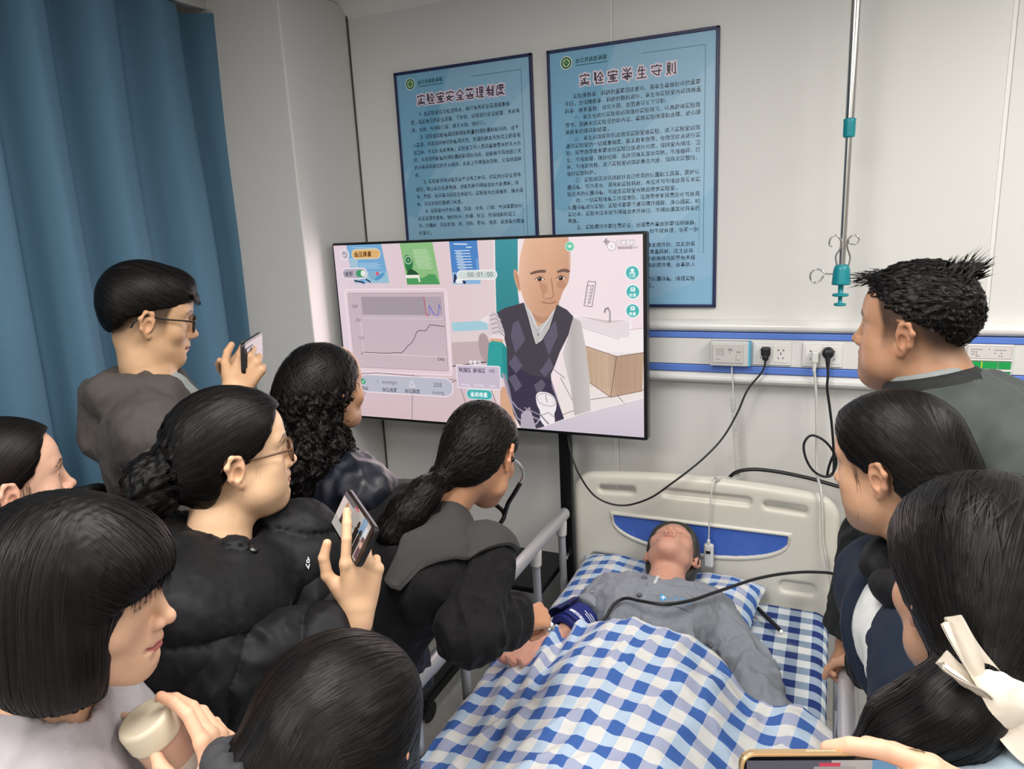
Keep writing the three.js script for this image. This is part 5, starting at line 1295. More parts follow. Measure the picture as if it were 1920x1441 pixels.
// wrinkles: long ridged folds, finer near the crooks of the elbows
function wrinkled(f, amp, freq, J, seed = 0) {
  return (x, y, z) => {
    const d = f(x, y, z); if (Math.abs(d) > 0.05) return d;
    const e = J ? Math.min(Math.hypot(x - J.elL[0], y - J.elL[1], z - J.elL[2]), Math.hypot(x - J.elR[0], y - J.elR[1], z - J.elR[2]), 0.3) : 0.3, k = 1 + 1.0 * sstep(0.16, 0.03, e);
    const n = 1 - Math.abs(noise(x * freq + seed, y * freq * 0.7 + 3.1, z * freq)) * 1.6, q = noise(x * freq * 2.3, y * freq * 1.7, z * freq * 2.3 + seed);
    return d - amp * k * (n * 0.7 + q * 0.35);
  };
}
function quilted(f, axis, spacing, amp, pow = 0.5, wob = 0.012) {     // padded channels square to a direction
  return (x, y, z) => { const d = f(x, y, z); if (Math.abs(d) > 0.05) return d; const s = (x * axis[0] + y * axis[1] + z * axis[2] + wob * noise(x * 9, y * 9, z * 9)) / spacing * Math.PI; return d - amp * (Math.abs(Math.sin(s)) ** pow - 0.6); };
}
function flatCut(p, n) { const l = Math.hypot(...n), a = n.map((q) => q / l), c = p[0] * a[0] + p[1] * a[1] + p[2] * a[2]; return (x, y, z) => x * a[0] + y * a[1] + z * a[2] - c; }
function sleeve(sh, el, wr, r, t) { return blend([[cap(sh, el, r[0] + t, r[1] + t)], [cap(el, wr, r[1] + t, r[2] + t), 0.02], [flatCut(mix3(el, wr, 0.97), add3(wr, el, -1)), 0.006, 1]]); }
const clothMat = (hex, rough = 0.85, sheen = 0.12, more = {}) => M(hex, rough, { specularIntensity: 0.45, sheen: sheen * 0.35, sheenRoughness: 0.5, sheenColor: new THREE.Color('#ffffff'), vertexColors: true, ...more });
function speckle(amp, fr) { return (x, y, z) => { const n = 1 + amp * noise(x * fr, y * fr, z * fr) + amp * 0.6 * noise(x * fr * 0.31, y * fr * 0.31, z * fr * 0.31); return [n, n, n]; }; }
function shoesAndTrousers(G, J, base, trousers, shoe, o = {}) {
  const t = o.t ?? 0.014, L = [];
  L.push([cap(J.P(J.pelvis, 0.07, 0, 0.02), J.P(J.pelvis, -0.07, 0, 0.02), 0.112 + t)]);
  for (const k of ['L', 'R']) { const cutAt = J['an' + k][1]; L.push([cap(J['hip' + k], J['kn' + k], 0.080 + t, 0.058 + t), 0.03], [cap(J['kn' + k], add3(J['an' + k], [0, 0.0, 0]), 0.058 + t, 0.046 + t), 0.02]); }
  L.push([flatCut([0, 0.075, 0], [0, -1, 0]), 0.005, 1]);
  const f = wrinkled(blend(L), 0.004, 14, null, 4), [lo, hi] = boundsOf([J.pelvis, J.hipL, J.hipR, J.knL, J.knR, J.anL, J.anR], 0.17); lo[1] = 0.05;
  part('trousers', meshField(f, lo, hi, 0.015, speckle(0.1, 60)).translate(-base[0], 0, -base[2]), trousers, G);
  for (const k of ['L', 'R']) {
    const a = J['an' + k], b = J['toe' + k], heel = add3(a, J.F, -0.05);
    const s = blend([[cap([heel[0], 0.045, heel[2]], [b[0], 0.036, b[2]], 0.042, 0.036)], [cap([a[0], 0.06, a[2]], [a[0], 0.10, a[2]], 0.045, 0.044), 0.03], [flatCut([0, 0.0, 0], [0, -1, 0]), 0.004, 1]]);
    const [l2, h2] = boundsOf([heel, b, a], 0.06); l2[1] = -0.01; part('shoe', meshField(s, l2, h2, 0.010).translate(-base[0], 0, -base[2]), shoe, G);
  }
}
const SKIN = M('#ffffff', 0.46, { vertexColors: true, specularIntensity: 0.55 });
// one figure: returns what the hair and the clothes are hung on
function person(o) {
  const H = o.head, hm = headBase(H.pos, H.yaw, H.pitch, H.roll, H.scale), nk = o.neck ?? toWorld(hm, [0, -0.165, -0.050]);
  const J = skeleton({ ...o, neck: nk }), base = o.base ?? [o.pelvis[0], 0, o.pelvis[2]];
  const G = thing('person', base, 0, o.label, 'person', o.group), skin = H.skin ?? lin('#c79a7c');
  const pieces = [headGeo({ ...H, skin }, hm, nk, H.h ?? 0.0034)];
  for (const h of o.hands ?? []) pieces.push(handGeo({ skin, ...h }));
  const L = torsoField(J, -0.012);
  for (const k of ['L', 'R']) L.push([cap(J['sh' + k], J['el' + k], 0.044, 0.036), 0.03], [cap(J['el' + k], mix3(J['el' + k], J['wr' + k], 0.93), 0.036, 0.025), 0.02], [cap(J['hip' + k], J['kn' + k], 0.075, 0.05), 0.03], [cap(J['kn' + k], J['an' + k], 0.05, 0.038), 0.02], [cap(add3(J['an' + k], [0, -0.03, 0]), J['toe' + k], 0.03, 0.022), 0.02]);
  const pts = [J.neck, J.pelvis, J.shL, J.shR, J.elL, J.elR, J.wrL, J.wrR, J.anL, J.anR, J.toeL, J.toeR, J.knL, J.knR], [lo, hi] = boundsOf(pts, 0.13); lo[1] = Math.max(lo[1], -0.01);
  pieces.push(meshField(blend(L), lo, hi, 0.019, () => skin));
  part('body', mergeIndexed(pieces).translate(-base[0], -base[1], -base[2]), SKIN, G);
  const put = (name, f, bounds, h, m, color, label) => part(name, meshField(f, bounds[0], bounds[1], h, color ?? speckle(0.06, 90)).translate(-base[0], -base[1], -base[2]), m, G, label);
  return { G, J, hm, base, put, place: (g) => g.translate(-base[0], -base[1], -base[2]) };
}
const LENS = M('#ffffff', 0.03, { transmission: 1, thickness: 0, ior: 1.35 });
// ------------------------------------------------------------------ hair
const HAIR = M([1, 1, 1], 0.46, { vertexColors: true, specularIntensity: 0.36 });
const hairLine = (pts) => (y) => { if (y >= pts[0][0]) return pts[0][1]; for (let i = 1; i < pts.length; i++) if (y >= pts[i][0]) return mix(pts[i][1], pts[i - 1][1], sstep(0, 1, (y - pts[i][0]) / (pts[i - 1][0] - pts[i][0]))); return pts[pts.length - 1][1]; };
// strands: flat tapering ribbons that follow a flow over a hull, all in head space
function strands({ hull, flow, seeds, n, steps, step, width, lift = 0.0012, jit = 0.25, stop, seed = 1, tone = [0.012, 0.0098, 0.009], vary = 0.6, curl = 0, free = 1 }) {
  const r = rng(seed), pos = [], nor = [], col = [], idx = [], e = 0.0015;
  for (let k = 0; k < n; k++) {
    let p = seeds(r); if (!p) continue; p = p.slice(); const off = lift * (0.15 + 0.7 * r()), w0 = width * (0.5 + r()), c = 1 - vary / 2 + vary * r() ** 2 * 2, N = Math.max(3, Math.round(steps * (0.75 + 0.5 * r()))), jv = [r() - 0.5, r() - 0.5, r() - 0.5], ph = r() * 6.3, tw = (r() - 0.5) * 0.05, first = pos.length / 3; let rows = 0;
    for (let i = 0; i <= N; i++) {
      const d = hull(...p), gx = hull(p[0] + e, p[1], p[2]) - d, gy = hull(p[0], p[1] + e, p[2]) - d, gz = hull(p[0], p[1], p[2] + e) - d, gl = Math.hypot(gx, gy, gz) || 1, g = [gx / gl, gy / gl, gz / gl];
      if (Math.abs(d) < 0.03 && free) p = add3(p, g, off - d);
      if (stop && stop(...p)) break;
      let v = flow(p, g, r, i / N); v = [v[0] + jv[0] * jit, v[1] + jv[1] * jit, v[2] + jv[2] * jit];
      if (curl) { const s = Math.sin(i * 0.9 + ph) * curl, q = Math.cos(i * 0.9 + ph) * curl; const cr = [g[1] * v[2] - g[2] * v[1], g[2] * v[0] - g[0] * v[2], g[0] * v[1] - g[1] * v[0]]; v = add3(add3(v, cr, s), g, q * 0.7); }
      const dn = v[0] * g[0] + v[1] * g[1] + v[2] * g[2]; if (free === 1 && d < 0.02) v = add3(v, g, -dn); const vl = Math.hypot(...v) || 1; v = v.map((q) => q / vl);
      let sd = [v[1] * g[2] - v[2] * g[1], v[2] * g[0] - v[0] * g[2], v[0] * g[1] - v[1] * g[0]]; const sl = Math.hypot(...sd) || 1; sd = sd.map((q) => q / sl); sd = add3(sd, g, tw); const t = i / N, w = w0 * Math.min(1, 2.2 * (1 - t) + 0.05) * Math.min(1, 0.05 + 3 * t);
      const a = add3(p, sd, w / 2), b = add3(p, sd, -w / 2), na = add3(g, sd, 0.16), nb = add3(g, sd, -0.16); pos.push(...a, ...b); for (const q of [na, nb]) { const l = Math.hypot(...q); nor.push(q[0] / l, q[1] / l, q[2] / l); }
      col.push(...tone.map((q) => q * c * 0.38), ...tone.map((q) => q * c * 0.38)); if (i) { const o = first + (rows - 1) * 2; idx.push(o, o + 2, o + 1, o + 1, o + 2, o + 3); } rows++; p = add3(p, v, step);
    }
  }
  const G = new THREE.BufferGeometry(); G.setAttribute('position', new THREE.Float32BufferAttribute(pos, 3)); G.setAttribute('normal', new THREE.Float32BufferAttribute(nor, 3)); G.setAttribute('color', new THREE.Float32BufferAttribute(col, 3)); G.setIndex(idx); return G;
}
function surfaceSeeds(g) { const p = g.attributes.position; return (r) => { const i = Math.floor(r() * p.count); return [p.getX(i), p.getY(i), p.getZ(i)]; }; }
const hairTone = (x, y, z) => { const n = 0.7 + 0.3 * noise(x * 60, y * 12, z * 60); return [0.0045 * n, 0.0037 * n, 0.0034 * n]; };
// hair of one head: hull field + strands, placed in the world
const EARS = [-1, 1].map((s) => ell([s * 0.090, -0.001, -0.011], [0.032, 0.033, 0.0235]));
function hairOn(P, hull0, box_, sets, h = 0.004, mat = HAIR, ears = false) {
  const inEar = (x, y, z) => Math.min(EARS[0](x, y, z), EARS[1](x, y, z)), hull = ears ? (x, y, z) => smax(hull0(x, y, z), -inEar(x, y, z), 0.004) : hull0;
  if (ears) for (const s of sets) if (s.free !== 0) { const was = s.stop; s.stop = (x, y, z) => inEar(x, y, z) < 0.001 || (was && was(x, y, z)); }
  const g = meshField(hull, box_[0], box_[1], h, hairTone), list = [g];
  for (const s of sets) list.push(strands({ hull, seeds: surfaceSeeds(g), ...s }));
  for (const q of list) q.deleteAttribute('uv');
  return part('hair', P.place(mergeIndexed(list).applyMatrix4(P.hm)), mat, P.G);
}
const scalp = (t, w = 1) => blend([[ell([0, 0.042, -0.008], [0.0755 * w + t, 0.0855 + t, 0.0985 + t])], [ell([0, -0.005, -0.045], [0.066 * w + t, 0.075 + t, 0.054 + t]), 0.03], [ell([0, 0.055, 0.032], [0.061 * w + t, 0.052 + t, 0.061 + t]), 0.02]]);
// ------------------------------------------------------------------ people on the left of the bed
const TROUSER = clothMat('#1b1c20', 0.85), JEANS = clothMat('#3a4d66', 0.9), SHOE = M('#1a1a1b', 0.6), SHOE_W = M('#c9c7c2', 0.6);
const Lof = (P, p) => v3(p).applyMatrix4(P.hm.clone().invert()).toArray();
const bx = (pts, r) => boundsOf(pts, r);
// 1. young man with glasses filming with a phone
{
  const P = person({
    label: 'young man with black-framed glasses and a grey hooded jacket, filming by the curtain',
    head: { pos: [-1.527, 1.687, 1.362], yaw: 146, pitch: -13, roll: 3, scale: 1, skin: lin('#c09a78'), w: 0.98, jaw: 1.02, nose: 1.1, lids: 0.45, browH: 1.4, fade: 1, lip: lin('#94605a'), neck: 0.050 },
    yaw: 138, pelvis: [-1.50, 0.93, 1.42], shoulder: 0.175, neck: [-1.520, 1.520, 1.385],
    elR: [-1.28, 1.25, 1.55], wrR: [-1.222, 1.520, 1.432], elL: [-1.36, 1.24, 1.20], wrL: [-1.350, 1.495, 1.302],
    hands: [
      { side: 1, wrist: [-1.217, 1.530, 1.424], dir: [0.30, 0.80, -0.50], palm: [-0.62, 0.10, -0.80], elbow: [-1.28, 1.25, 1.55], curls: [[48, 62, 40], [62, 66, 40], [68, 68, 40], [72, 66, 40]], thumb: [[0.55, 0.7, 0.65], [0.2, 0.8, 0.7], [0.0, 0.8, 0.7]] },
      { side: -1, wrist: [-1.342, 1.505, 1.300], dir: [0.62, 0.72, -0.05], palm: [0.40, -0.1, 0.80], elbow: [-1.36, 1.24, 1.20], curls: [[45, 60, 40], [60, 64, 40], [66, 66, 40], [70, 66, 40]], thumb: [[0.55, 0.7, 0.65], [0.2, 0.8, 0.7], [0.0, 0.8, 0.7]] },
    ],
  });
  const { J } = P, jacket = clothMat('#4c4744', 0.8);
  const tf = torsoField(J, 0.030, { slim: 1.05 }), hood = [];
  hood.push([cap(J.P(J.neck, 0, -0.085, -0.01), J.P(J.neck, 0, -0.120, -0.11), 0.062, 0.045), 0.03], [cap(J.P(J.neck, -0.10, 0.03, 0.0), J.P(J.neck, -0.065, -0.085, 0.01), 0.042, 0.046), 0.012], [cap(J.P(J.neck, -0.06, -0.085, 0), J.P(J.neck, 0.06, -0.085, 0), 0.045), 0.02], [cap(J.P(J.neck, 0.06, -0.085, 0), J.P(J.neck, 0.10, 0.03, 0), 0.045, 0.04), 0.02], [cap(J.P(J.neck, 0, -0.08, -0.02), J.P(J.neck, 0, -0.105, -0.10), 0.055, 0.045), 0.05]);
  hood.push([cap(J.P(J.neck, -0.10, 0.03, 0), J.P(J.neck, -0.055, 0.105, -0.09), 0.03, 0.022), 0.02], [cap(J.P(J.neck, 0.10, 0.03, 0), J.P(J.neck, 0.055, 0.105, -0.09), 0.03, 0.022), 0.02]);
  const opening = cap(J.P(J.neck, 0, 0.03, 0.12), J.P(J.neck, 0, 0.075, -0.03), 0.085, 0.045);
  const body = blend([...tf, ...hood, [opening, 0.015, -1], [flatCut(J.P(J.pelvis, 0, 0, -0.14), [0, -1, 0]), 0.01, 1]]);
  P.put('jacket', wrinkled(wrinkled(blend([[body], [ell(J.P(J.neck, 0, -0.075, 0.055), [0.070, 0.050, 0.055]), 0.012, -1]]), 0.008, 6, J, 1), 0.0026, 19, J, 6), bx([J.neck, J.pelvis, J.shL, J.shR, J.P(J.neck, 0, -0.15, -0.1)], 0.22), 0.0095, jacket);
  for (const k of ['L', 'R']) P.put('sleeve', wrinkled(sleeve(J['sh' + k], J['el' + k], J['wr' + k], [0.060, 0.052, 0.036], 0.016), 0.008, 13, J, 2), bx([J['sh' + k], J['el' + k], J['wr' + k]], 0.10), 0.007, jacket);
  P.put('shirt', blend([[cap(J.P(J.neck, 0, 0.03, -0.02), J.P(J.neck, 0, 0.075, -0.12), 0.062, 0.085)], [cap(J.P(J.neck, 0, 0, 0.06), J.P(J.neck, 0, 0, 0.2), 0.05), 0.004, -1]]), bx([J.neck], 0.22), 0.006, clothMat('#8d9493', 0.9));
  P.put('zip_tape', cap(J.P(J.neck, 0.055, 0.118, -0.10), J.P(J.pelvis, 0.02, 0.165, -0.1), 0.012), bx([J.P(J.neck, 0, 0.12, -0.1), J.P(J.pelvis, 0, 0.16, -0.1)], 0.05), 0.006, clothMat('#1d1c1d', 0.6));
  shoesAndTrousers(P.G, J, P.base, TROUSER, SHOE);
  const zl = hairLine([[0.2, 0.1], [0.1, 0.105], [0.064, 0.100], [0.050, 0.060], [0.032, 0.0], [0.0, -0.055], [-0.045, -0.080]]);
  const hull = blend([[ell([0, 0.060, -0.010], [0.083, 0.083, 0.103])], [ell([0, 0.086, 0.050], [0.064, 0.046, 0.054]), 0.02], [ell([0, 0.02, -0.05], [0.072, 0.07, 0.058]), 0.03], [(x, y, z) => (z - zl(y)) * 0.7, 0.012, 1]]);
  hairOn(P, hull, [[-0.11, -0.08, -0.13], [0.11, 0.16, 0.125]], [
    { n: 2600, steps: 8, step: 0.007, width: 0.0028, lift: 0.0020, jit: 0.3, seed: 3, flow: (p, g) => [p[0] * 2, -0.3 - 6 * Math.max(0, 0.03 - p[1]), 0.6 + 4 * Math.max(0, p[2])], stop: (x, y, z) => z > zl(y) + 0.006 },
    { n: 260, steps: 4, step: 0.005, width: 0.0024, lift: 0.001, jit: 0.4, seed: 4, free: 0, seeds: (r) => { const a = (r() - 0.5) * 0.11; return [a, 0.072 + 0.012 * r(), 0.106 - 6 * a * a]; }, flow: (p, g) => [p[0] * 3, -1, 0.35] },
  ]);
  glasses(P, 'black', 'black rectangular glasses worn by the man in the grey hooded jacket', M('#0d0d0e', 0.3), 0.0024, 0);
  phoneAt([-1.222, 1.612, 1.345], [-0.86, 0.10, 0.45], [0.05, 1, 0.0], 0.150, 0.073, 'black phone held sideways by the man in glasses at the curtain', M('#131316', 0.3), null);
  // the dark bag that hangs behind him
  const b = thing('shoulder_bag', [-1.655, 1.14, 1.56], 0, 'black bag hanging behind the man in the grey hooded jacket', 'bag');
  const bf = blend([[ell([0, 0, 0], [0.10, 0.20, 0.13])], [flatCut([0, 0.15, 0], [0, 1, 0.1]), 0.05, 1], [flatCut([0, -0.16, 0], [0, -1, 0]), 0.05, 1]]);
  part('bag_body', meshField(wrinkled(bf, 0.008, 9), [-0.14, -0.22, -0.16], [0.14, 0.22, 0.16], 0.010), clothMat('#121214', 0.7, 0.1, { vertexColors: false }), b);
  part('strap', tube([[0.05, 0.12, -0.06], [0.07, 0.16, -0.05], [0.08, 0.175, 0.0], [0.07, 0.16, 0.05], [0.05, 0.12, 0.06]], 0.010, 40, 8), M('#151517', 0.6), b);
}
// glasses for a head: rims, bridge, temples
function glasses(P, name, label, m, r, tilt, lensTint) {
  const t = thing('glasses', toWorld(P.hm, [0, 0.010, 0.09]), 0, label, 'glasses'), o = t.position.toArray();
  const W = (pts) => pts.map((p) => add3(toWorld(P.hm, p), o, -1));
  const rim = (s) => { const a = []; for (let i = 0; i < 24; i++) { const u = i / 24 * 6.2832, c = Math.cos(u), q = Math.sin(u), n = 0.72; a.push([s * 0.0335 + 0.0255 * Math.sign(c) * Math.abs(c) ** n, 0.006 + tilt + 0.0195 * Math.sign(q) * Math.abs(q) ** n, 0.1045 - 0.16 * Math.abs(s * 0.0335 + 0.0255 * Math.sign(c) * Math.abs(c) ** n) ** 1.15]); } return a; };
  for (const s of [-1, 1]) {
    part('rim', tube(W(rim(s)), r, 60, 8, true), m, t);
    part('lens', (() => { const p = W(rim(s)), c = p.reduce((a, q) => add3(a, q, 1 / 24), [0, 0, 0]), g = new THREE.BufferGeometry(), v = []; for (let i = 0; i < 24; i++) v.push(...c, ...p[i], ...p[(i + 1) % 24]); g.setAttribute('position', new THREE.Float32BufferAttribute(v, 3)); g.computeVertexNormals(); return g; })(), LENS, t);
    part('temple', tube(W([[s * 0.060, 0.014 + tilt, 0.096], [s * 0.072, 0.016 + tilt, 0.075], [s * 0.080, 0.016 + tilt * 0.7, 0.02], [s * 0.083, 0.020, -0.010], [s * 0.079, 0.004, -0.033], [s * 0.076, -0.012, -0.040]]), r * 0.85, 50, 8), m, t);
  }
  part('bridge', tube(W([[-0.010, 0.010 + tilt, 0.103], [0, 0.014 + tilt, 0.107], [0.010, 0.010 + tilt, 0.103]]), r, 16, 8), m, t);
}
// phone: centre, screen direction, up direction
function phoneAt(c, face, up, w, h, label, m, map, rimM) {
  const t = thing('phone', c, 0, label, 'phone'), Z = v3(face).normalize(), Y = v3(up).addScaledVector(Z, -v3(up).dot(Z)).normalize(), X = new THREE.Vector3().crossVectors(Y, Z);
  t.quaternion.setFromRotationMatrix(new THREE.Matrix4().makeBasis(X, Y, Z));
  const slab = (a, b, r, z0, z1, bev) => { const s = new THREE.Shape(), x = a / 2, y = b / 2; s.moveTo(-x + r, -y); s.lineTo(x - r, -y); s.quadraticCurveTo(x, -y, x, -y + r); s.lineTo(x, y - r); s.quadraticCurveTo(x, y, x - r, y); s.lineTo(-x + r, y); s.quadraticCurveTo(-x, y, -x, y - r); s.lineTo(-x, -y + r); s.quadraticCurveTo(-x, -y, -x + r, -y); return new THREE.ExtrudeGeometry(s, { depth: z1 - z0 - 2 * bev, bevelEnabled: bev > 0, bevelSize: bev, bevelThickness: bev, bevelOffset: -bev, bevelSegments: 3, curveSegments: 10 }).translate(0, 0, z0 + bev); };
  part('case', slab(w, h, 0.013, -0.0042, 0.0042, 0.0016), m, t);
  if (rimM) part('metal_frame', slab(w + 0.0012, h + 0.0012, 0.0134, -0.0032, 0.0032, 0.001), rimM, t);
  part('glass', slab(w - 0.004, h - 0.004, 0.011, 0.0038, 0.0047, 0), M('#08080a', 0.1), t);
  part('back_glass', slab(w - 0.010, h - 0.010, 0.009, -0.0047, -0.0038, 0), M('#55585d', 0.18, { metalness: 0.3 }), t);
  if (map) part('screen', new THREE.PlaneGeometry(w - 0.008, h - 0.010).translate(0, 0, 0.0051), new THREE.MeshPhysicalMaterial({ color: 0x000000, roughness: 0.2, emissive: 0xffffff, emissiveMap: map, emissiveIntensity: 0.55 }), t);
  const lensM = M('#1a1a1e', 0.15); part('camera_bump', [box(w * 0.36, w * 0.36, 0.003, w * 0.26, h / 2 - w * 0.28, -0.005, 0.0014), at(new THREE.CylinderGeometry(w * 0.07, w * 0.07, 0.002, 20), w * 0.18, h / 2 - w * 0.2, -0.007, Math.PI / 2), at(new THREE.CylinderGeometry(w * 0.07, w * 0.07, 0.002, 20), w * 0.34, h / 2 - w * 0.36, -0.007, Math.PI / 2)], lensM, t);
  return t;
}
// 2. woman with long curly hair
{
  const P = person({
    label: 'woman with long curly black hair in a navy leather jacket, facing the screen',
    head: { pos: [-1.117, 1.495, 1.228], yaw: 168, pitch: 2, roll: 4, scale: 0.95, skin: lin('#b58a6a'), w: 0.96, jaw: 0.9, lids: 0.5 },
    yaw: 165, pelvis: [-1.24, 0.86, 1.13], shoulder: 0.165,
  });
  const { J } = P, leather = M('#090f1c', 0.48, { clearcoat: 0.15, clearcoatRoughness: 0.4, vertexColors: true });
  const body = blend([...torsoField(J, 0.024), [cap(J.P(J.neck, 0, 0.04, 0.12), J.P(J.neck, 0, 0.09, -0.12), 0.05, 0.055), 0.012, -1], [flatCut(J.P(J.pelvis, 0, 0, -0.05), [0, -1, 0]), 0.01, 1]]);
  P.put('jacket', wrinkled(body, 0.008, 11, J, 5), bx([J.neck, J.pelvis, J.shL, J.shR], 0.21), 0.0095, leather);
  for (const k of ['L', 'R']) P.put('sleeve', wrinkled(sleeve(J['sh' + k], J['el' + k], J['wr' + k], [0.055, 0.045, 0.034], 0.016), 0.010, 16, J, 6), bx([J['sh' + k], J['el' + k], J['wr' + k]], 0.09), 0.007, leather);
  P.put('lapel', blend([[cap(J.P(J.neck, -0.07, 0.02, 0.0), J.P(J.neck, -0.06, 0.11, -0.14), 0.026, 0.03)], [cap(J.P(J.neck, -0.06, 0.11, -0.14), J.P(J.neck, -0.02, 0.13, -0.30), 0.03, 0.02), 0.02]]), bx([J.neck, J.P(J.neck, -0.03, 0.13, -0.3)], 0.13), 0.006, clothMat('#19191d', 0.8));
  P.put('blouse', cap(J.P(J.neck, 0, 0.05, -0.06), J.P(J.neck, 0, 0.085, -0.2), 0.05, 0.07), bx([J.neck], 0.3), 0.009, clothMat('#b9b3a8', 0.9));
  shoesAndTrousers(P.G, J, P.base, TROUSER, SHOE);
  const zl = hairLine([[0.1, 0.2], [0.08, 0.085], [0.05, 0.062], [0.02, 0.03], [0, 0.005], [-0.02, -0.022], [-0.3, -0.03]]);
  const raw = blend([[ell([0, 0.038, -0.016], [0.088, 0.094, 0.108])], [cap([0, -0.02, -0.055], [0, -0.16, -0.075], 0.088, 0.105), 0.05], [cap([0, -0.16, -0.075], [0.01, -0.42, -0.085], 0.105, 0.085), 0.05], [cap([0.06, -0.06, -0.02], [0.10, -0.30, 0.01], 0.045, 0.035), 0.05], [(x, y, z) => (z - zl(y)) * 0.7 - (y < -0.10 ? 0.2 : 0) - (x > 0 && y < -0.05 ? 0.2 : 0), 0.015, 1]]);
  const hull = (x, y, z) => { const d = raw(x, y, z); return Math.abs(d) > 0.06 ? d : d - 0.009 * noise(x * 34, y * 26, z * 34) * sstep(0.05, -0.05, y) - 0.004 * noise(x * 60, y * 60, z * 60) * sstep(0.06, 0, y); };
  hairOn(P, hull, [[-0.16, -0.54, -0.23], [0.18, 0.16, 0.12]], [
    { n: 2000, steps: 12, step: 0.009, width: 0.0042, lift: 0.004, jit: 0.5, curl: 1.1, seed: 11, vary: 0.9, flow: (p) => [p[0] * 1.5, -1, -0.6 * sstep(0.02, 0.08, p[1])], stop: (x, y, z) => z > zl(y) + 0.02 && y > -0.06 },
    { n: 1000, steps: 11, step: 0.007, width: 0.0013, lift: 0.006, jit: 0.8, curl: 1.5, seed: 12, free: 0, flow: (p, g) => [g[0] * 0.4 + p[0], -1, Math.min(0, g[2]) * 0.4], stop: (x, y, z) => z > 0.03 || (z > zl(y) && y > -0.06) },
  ], 0.0055);
}
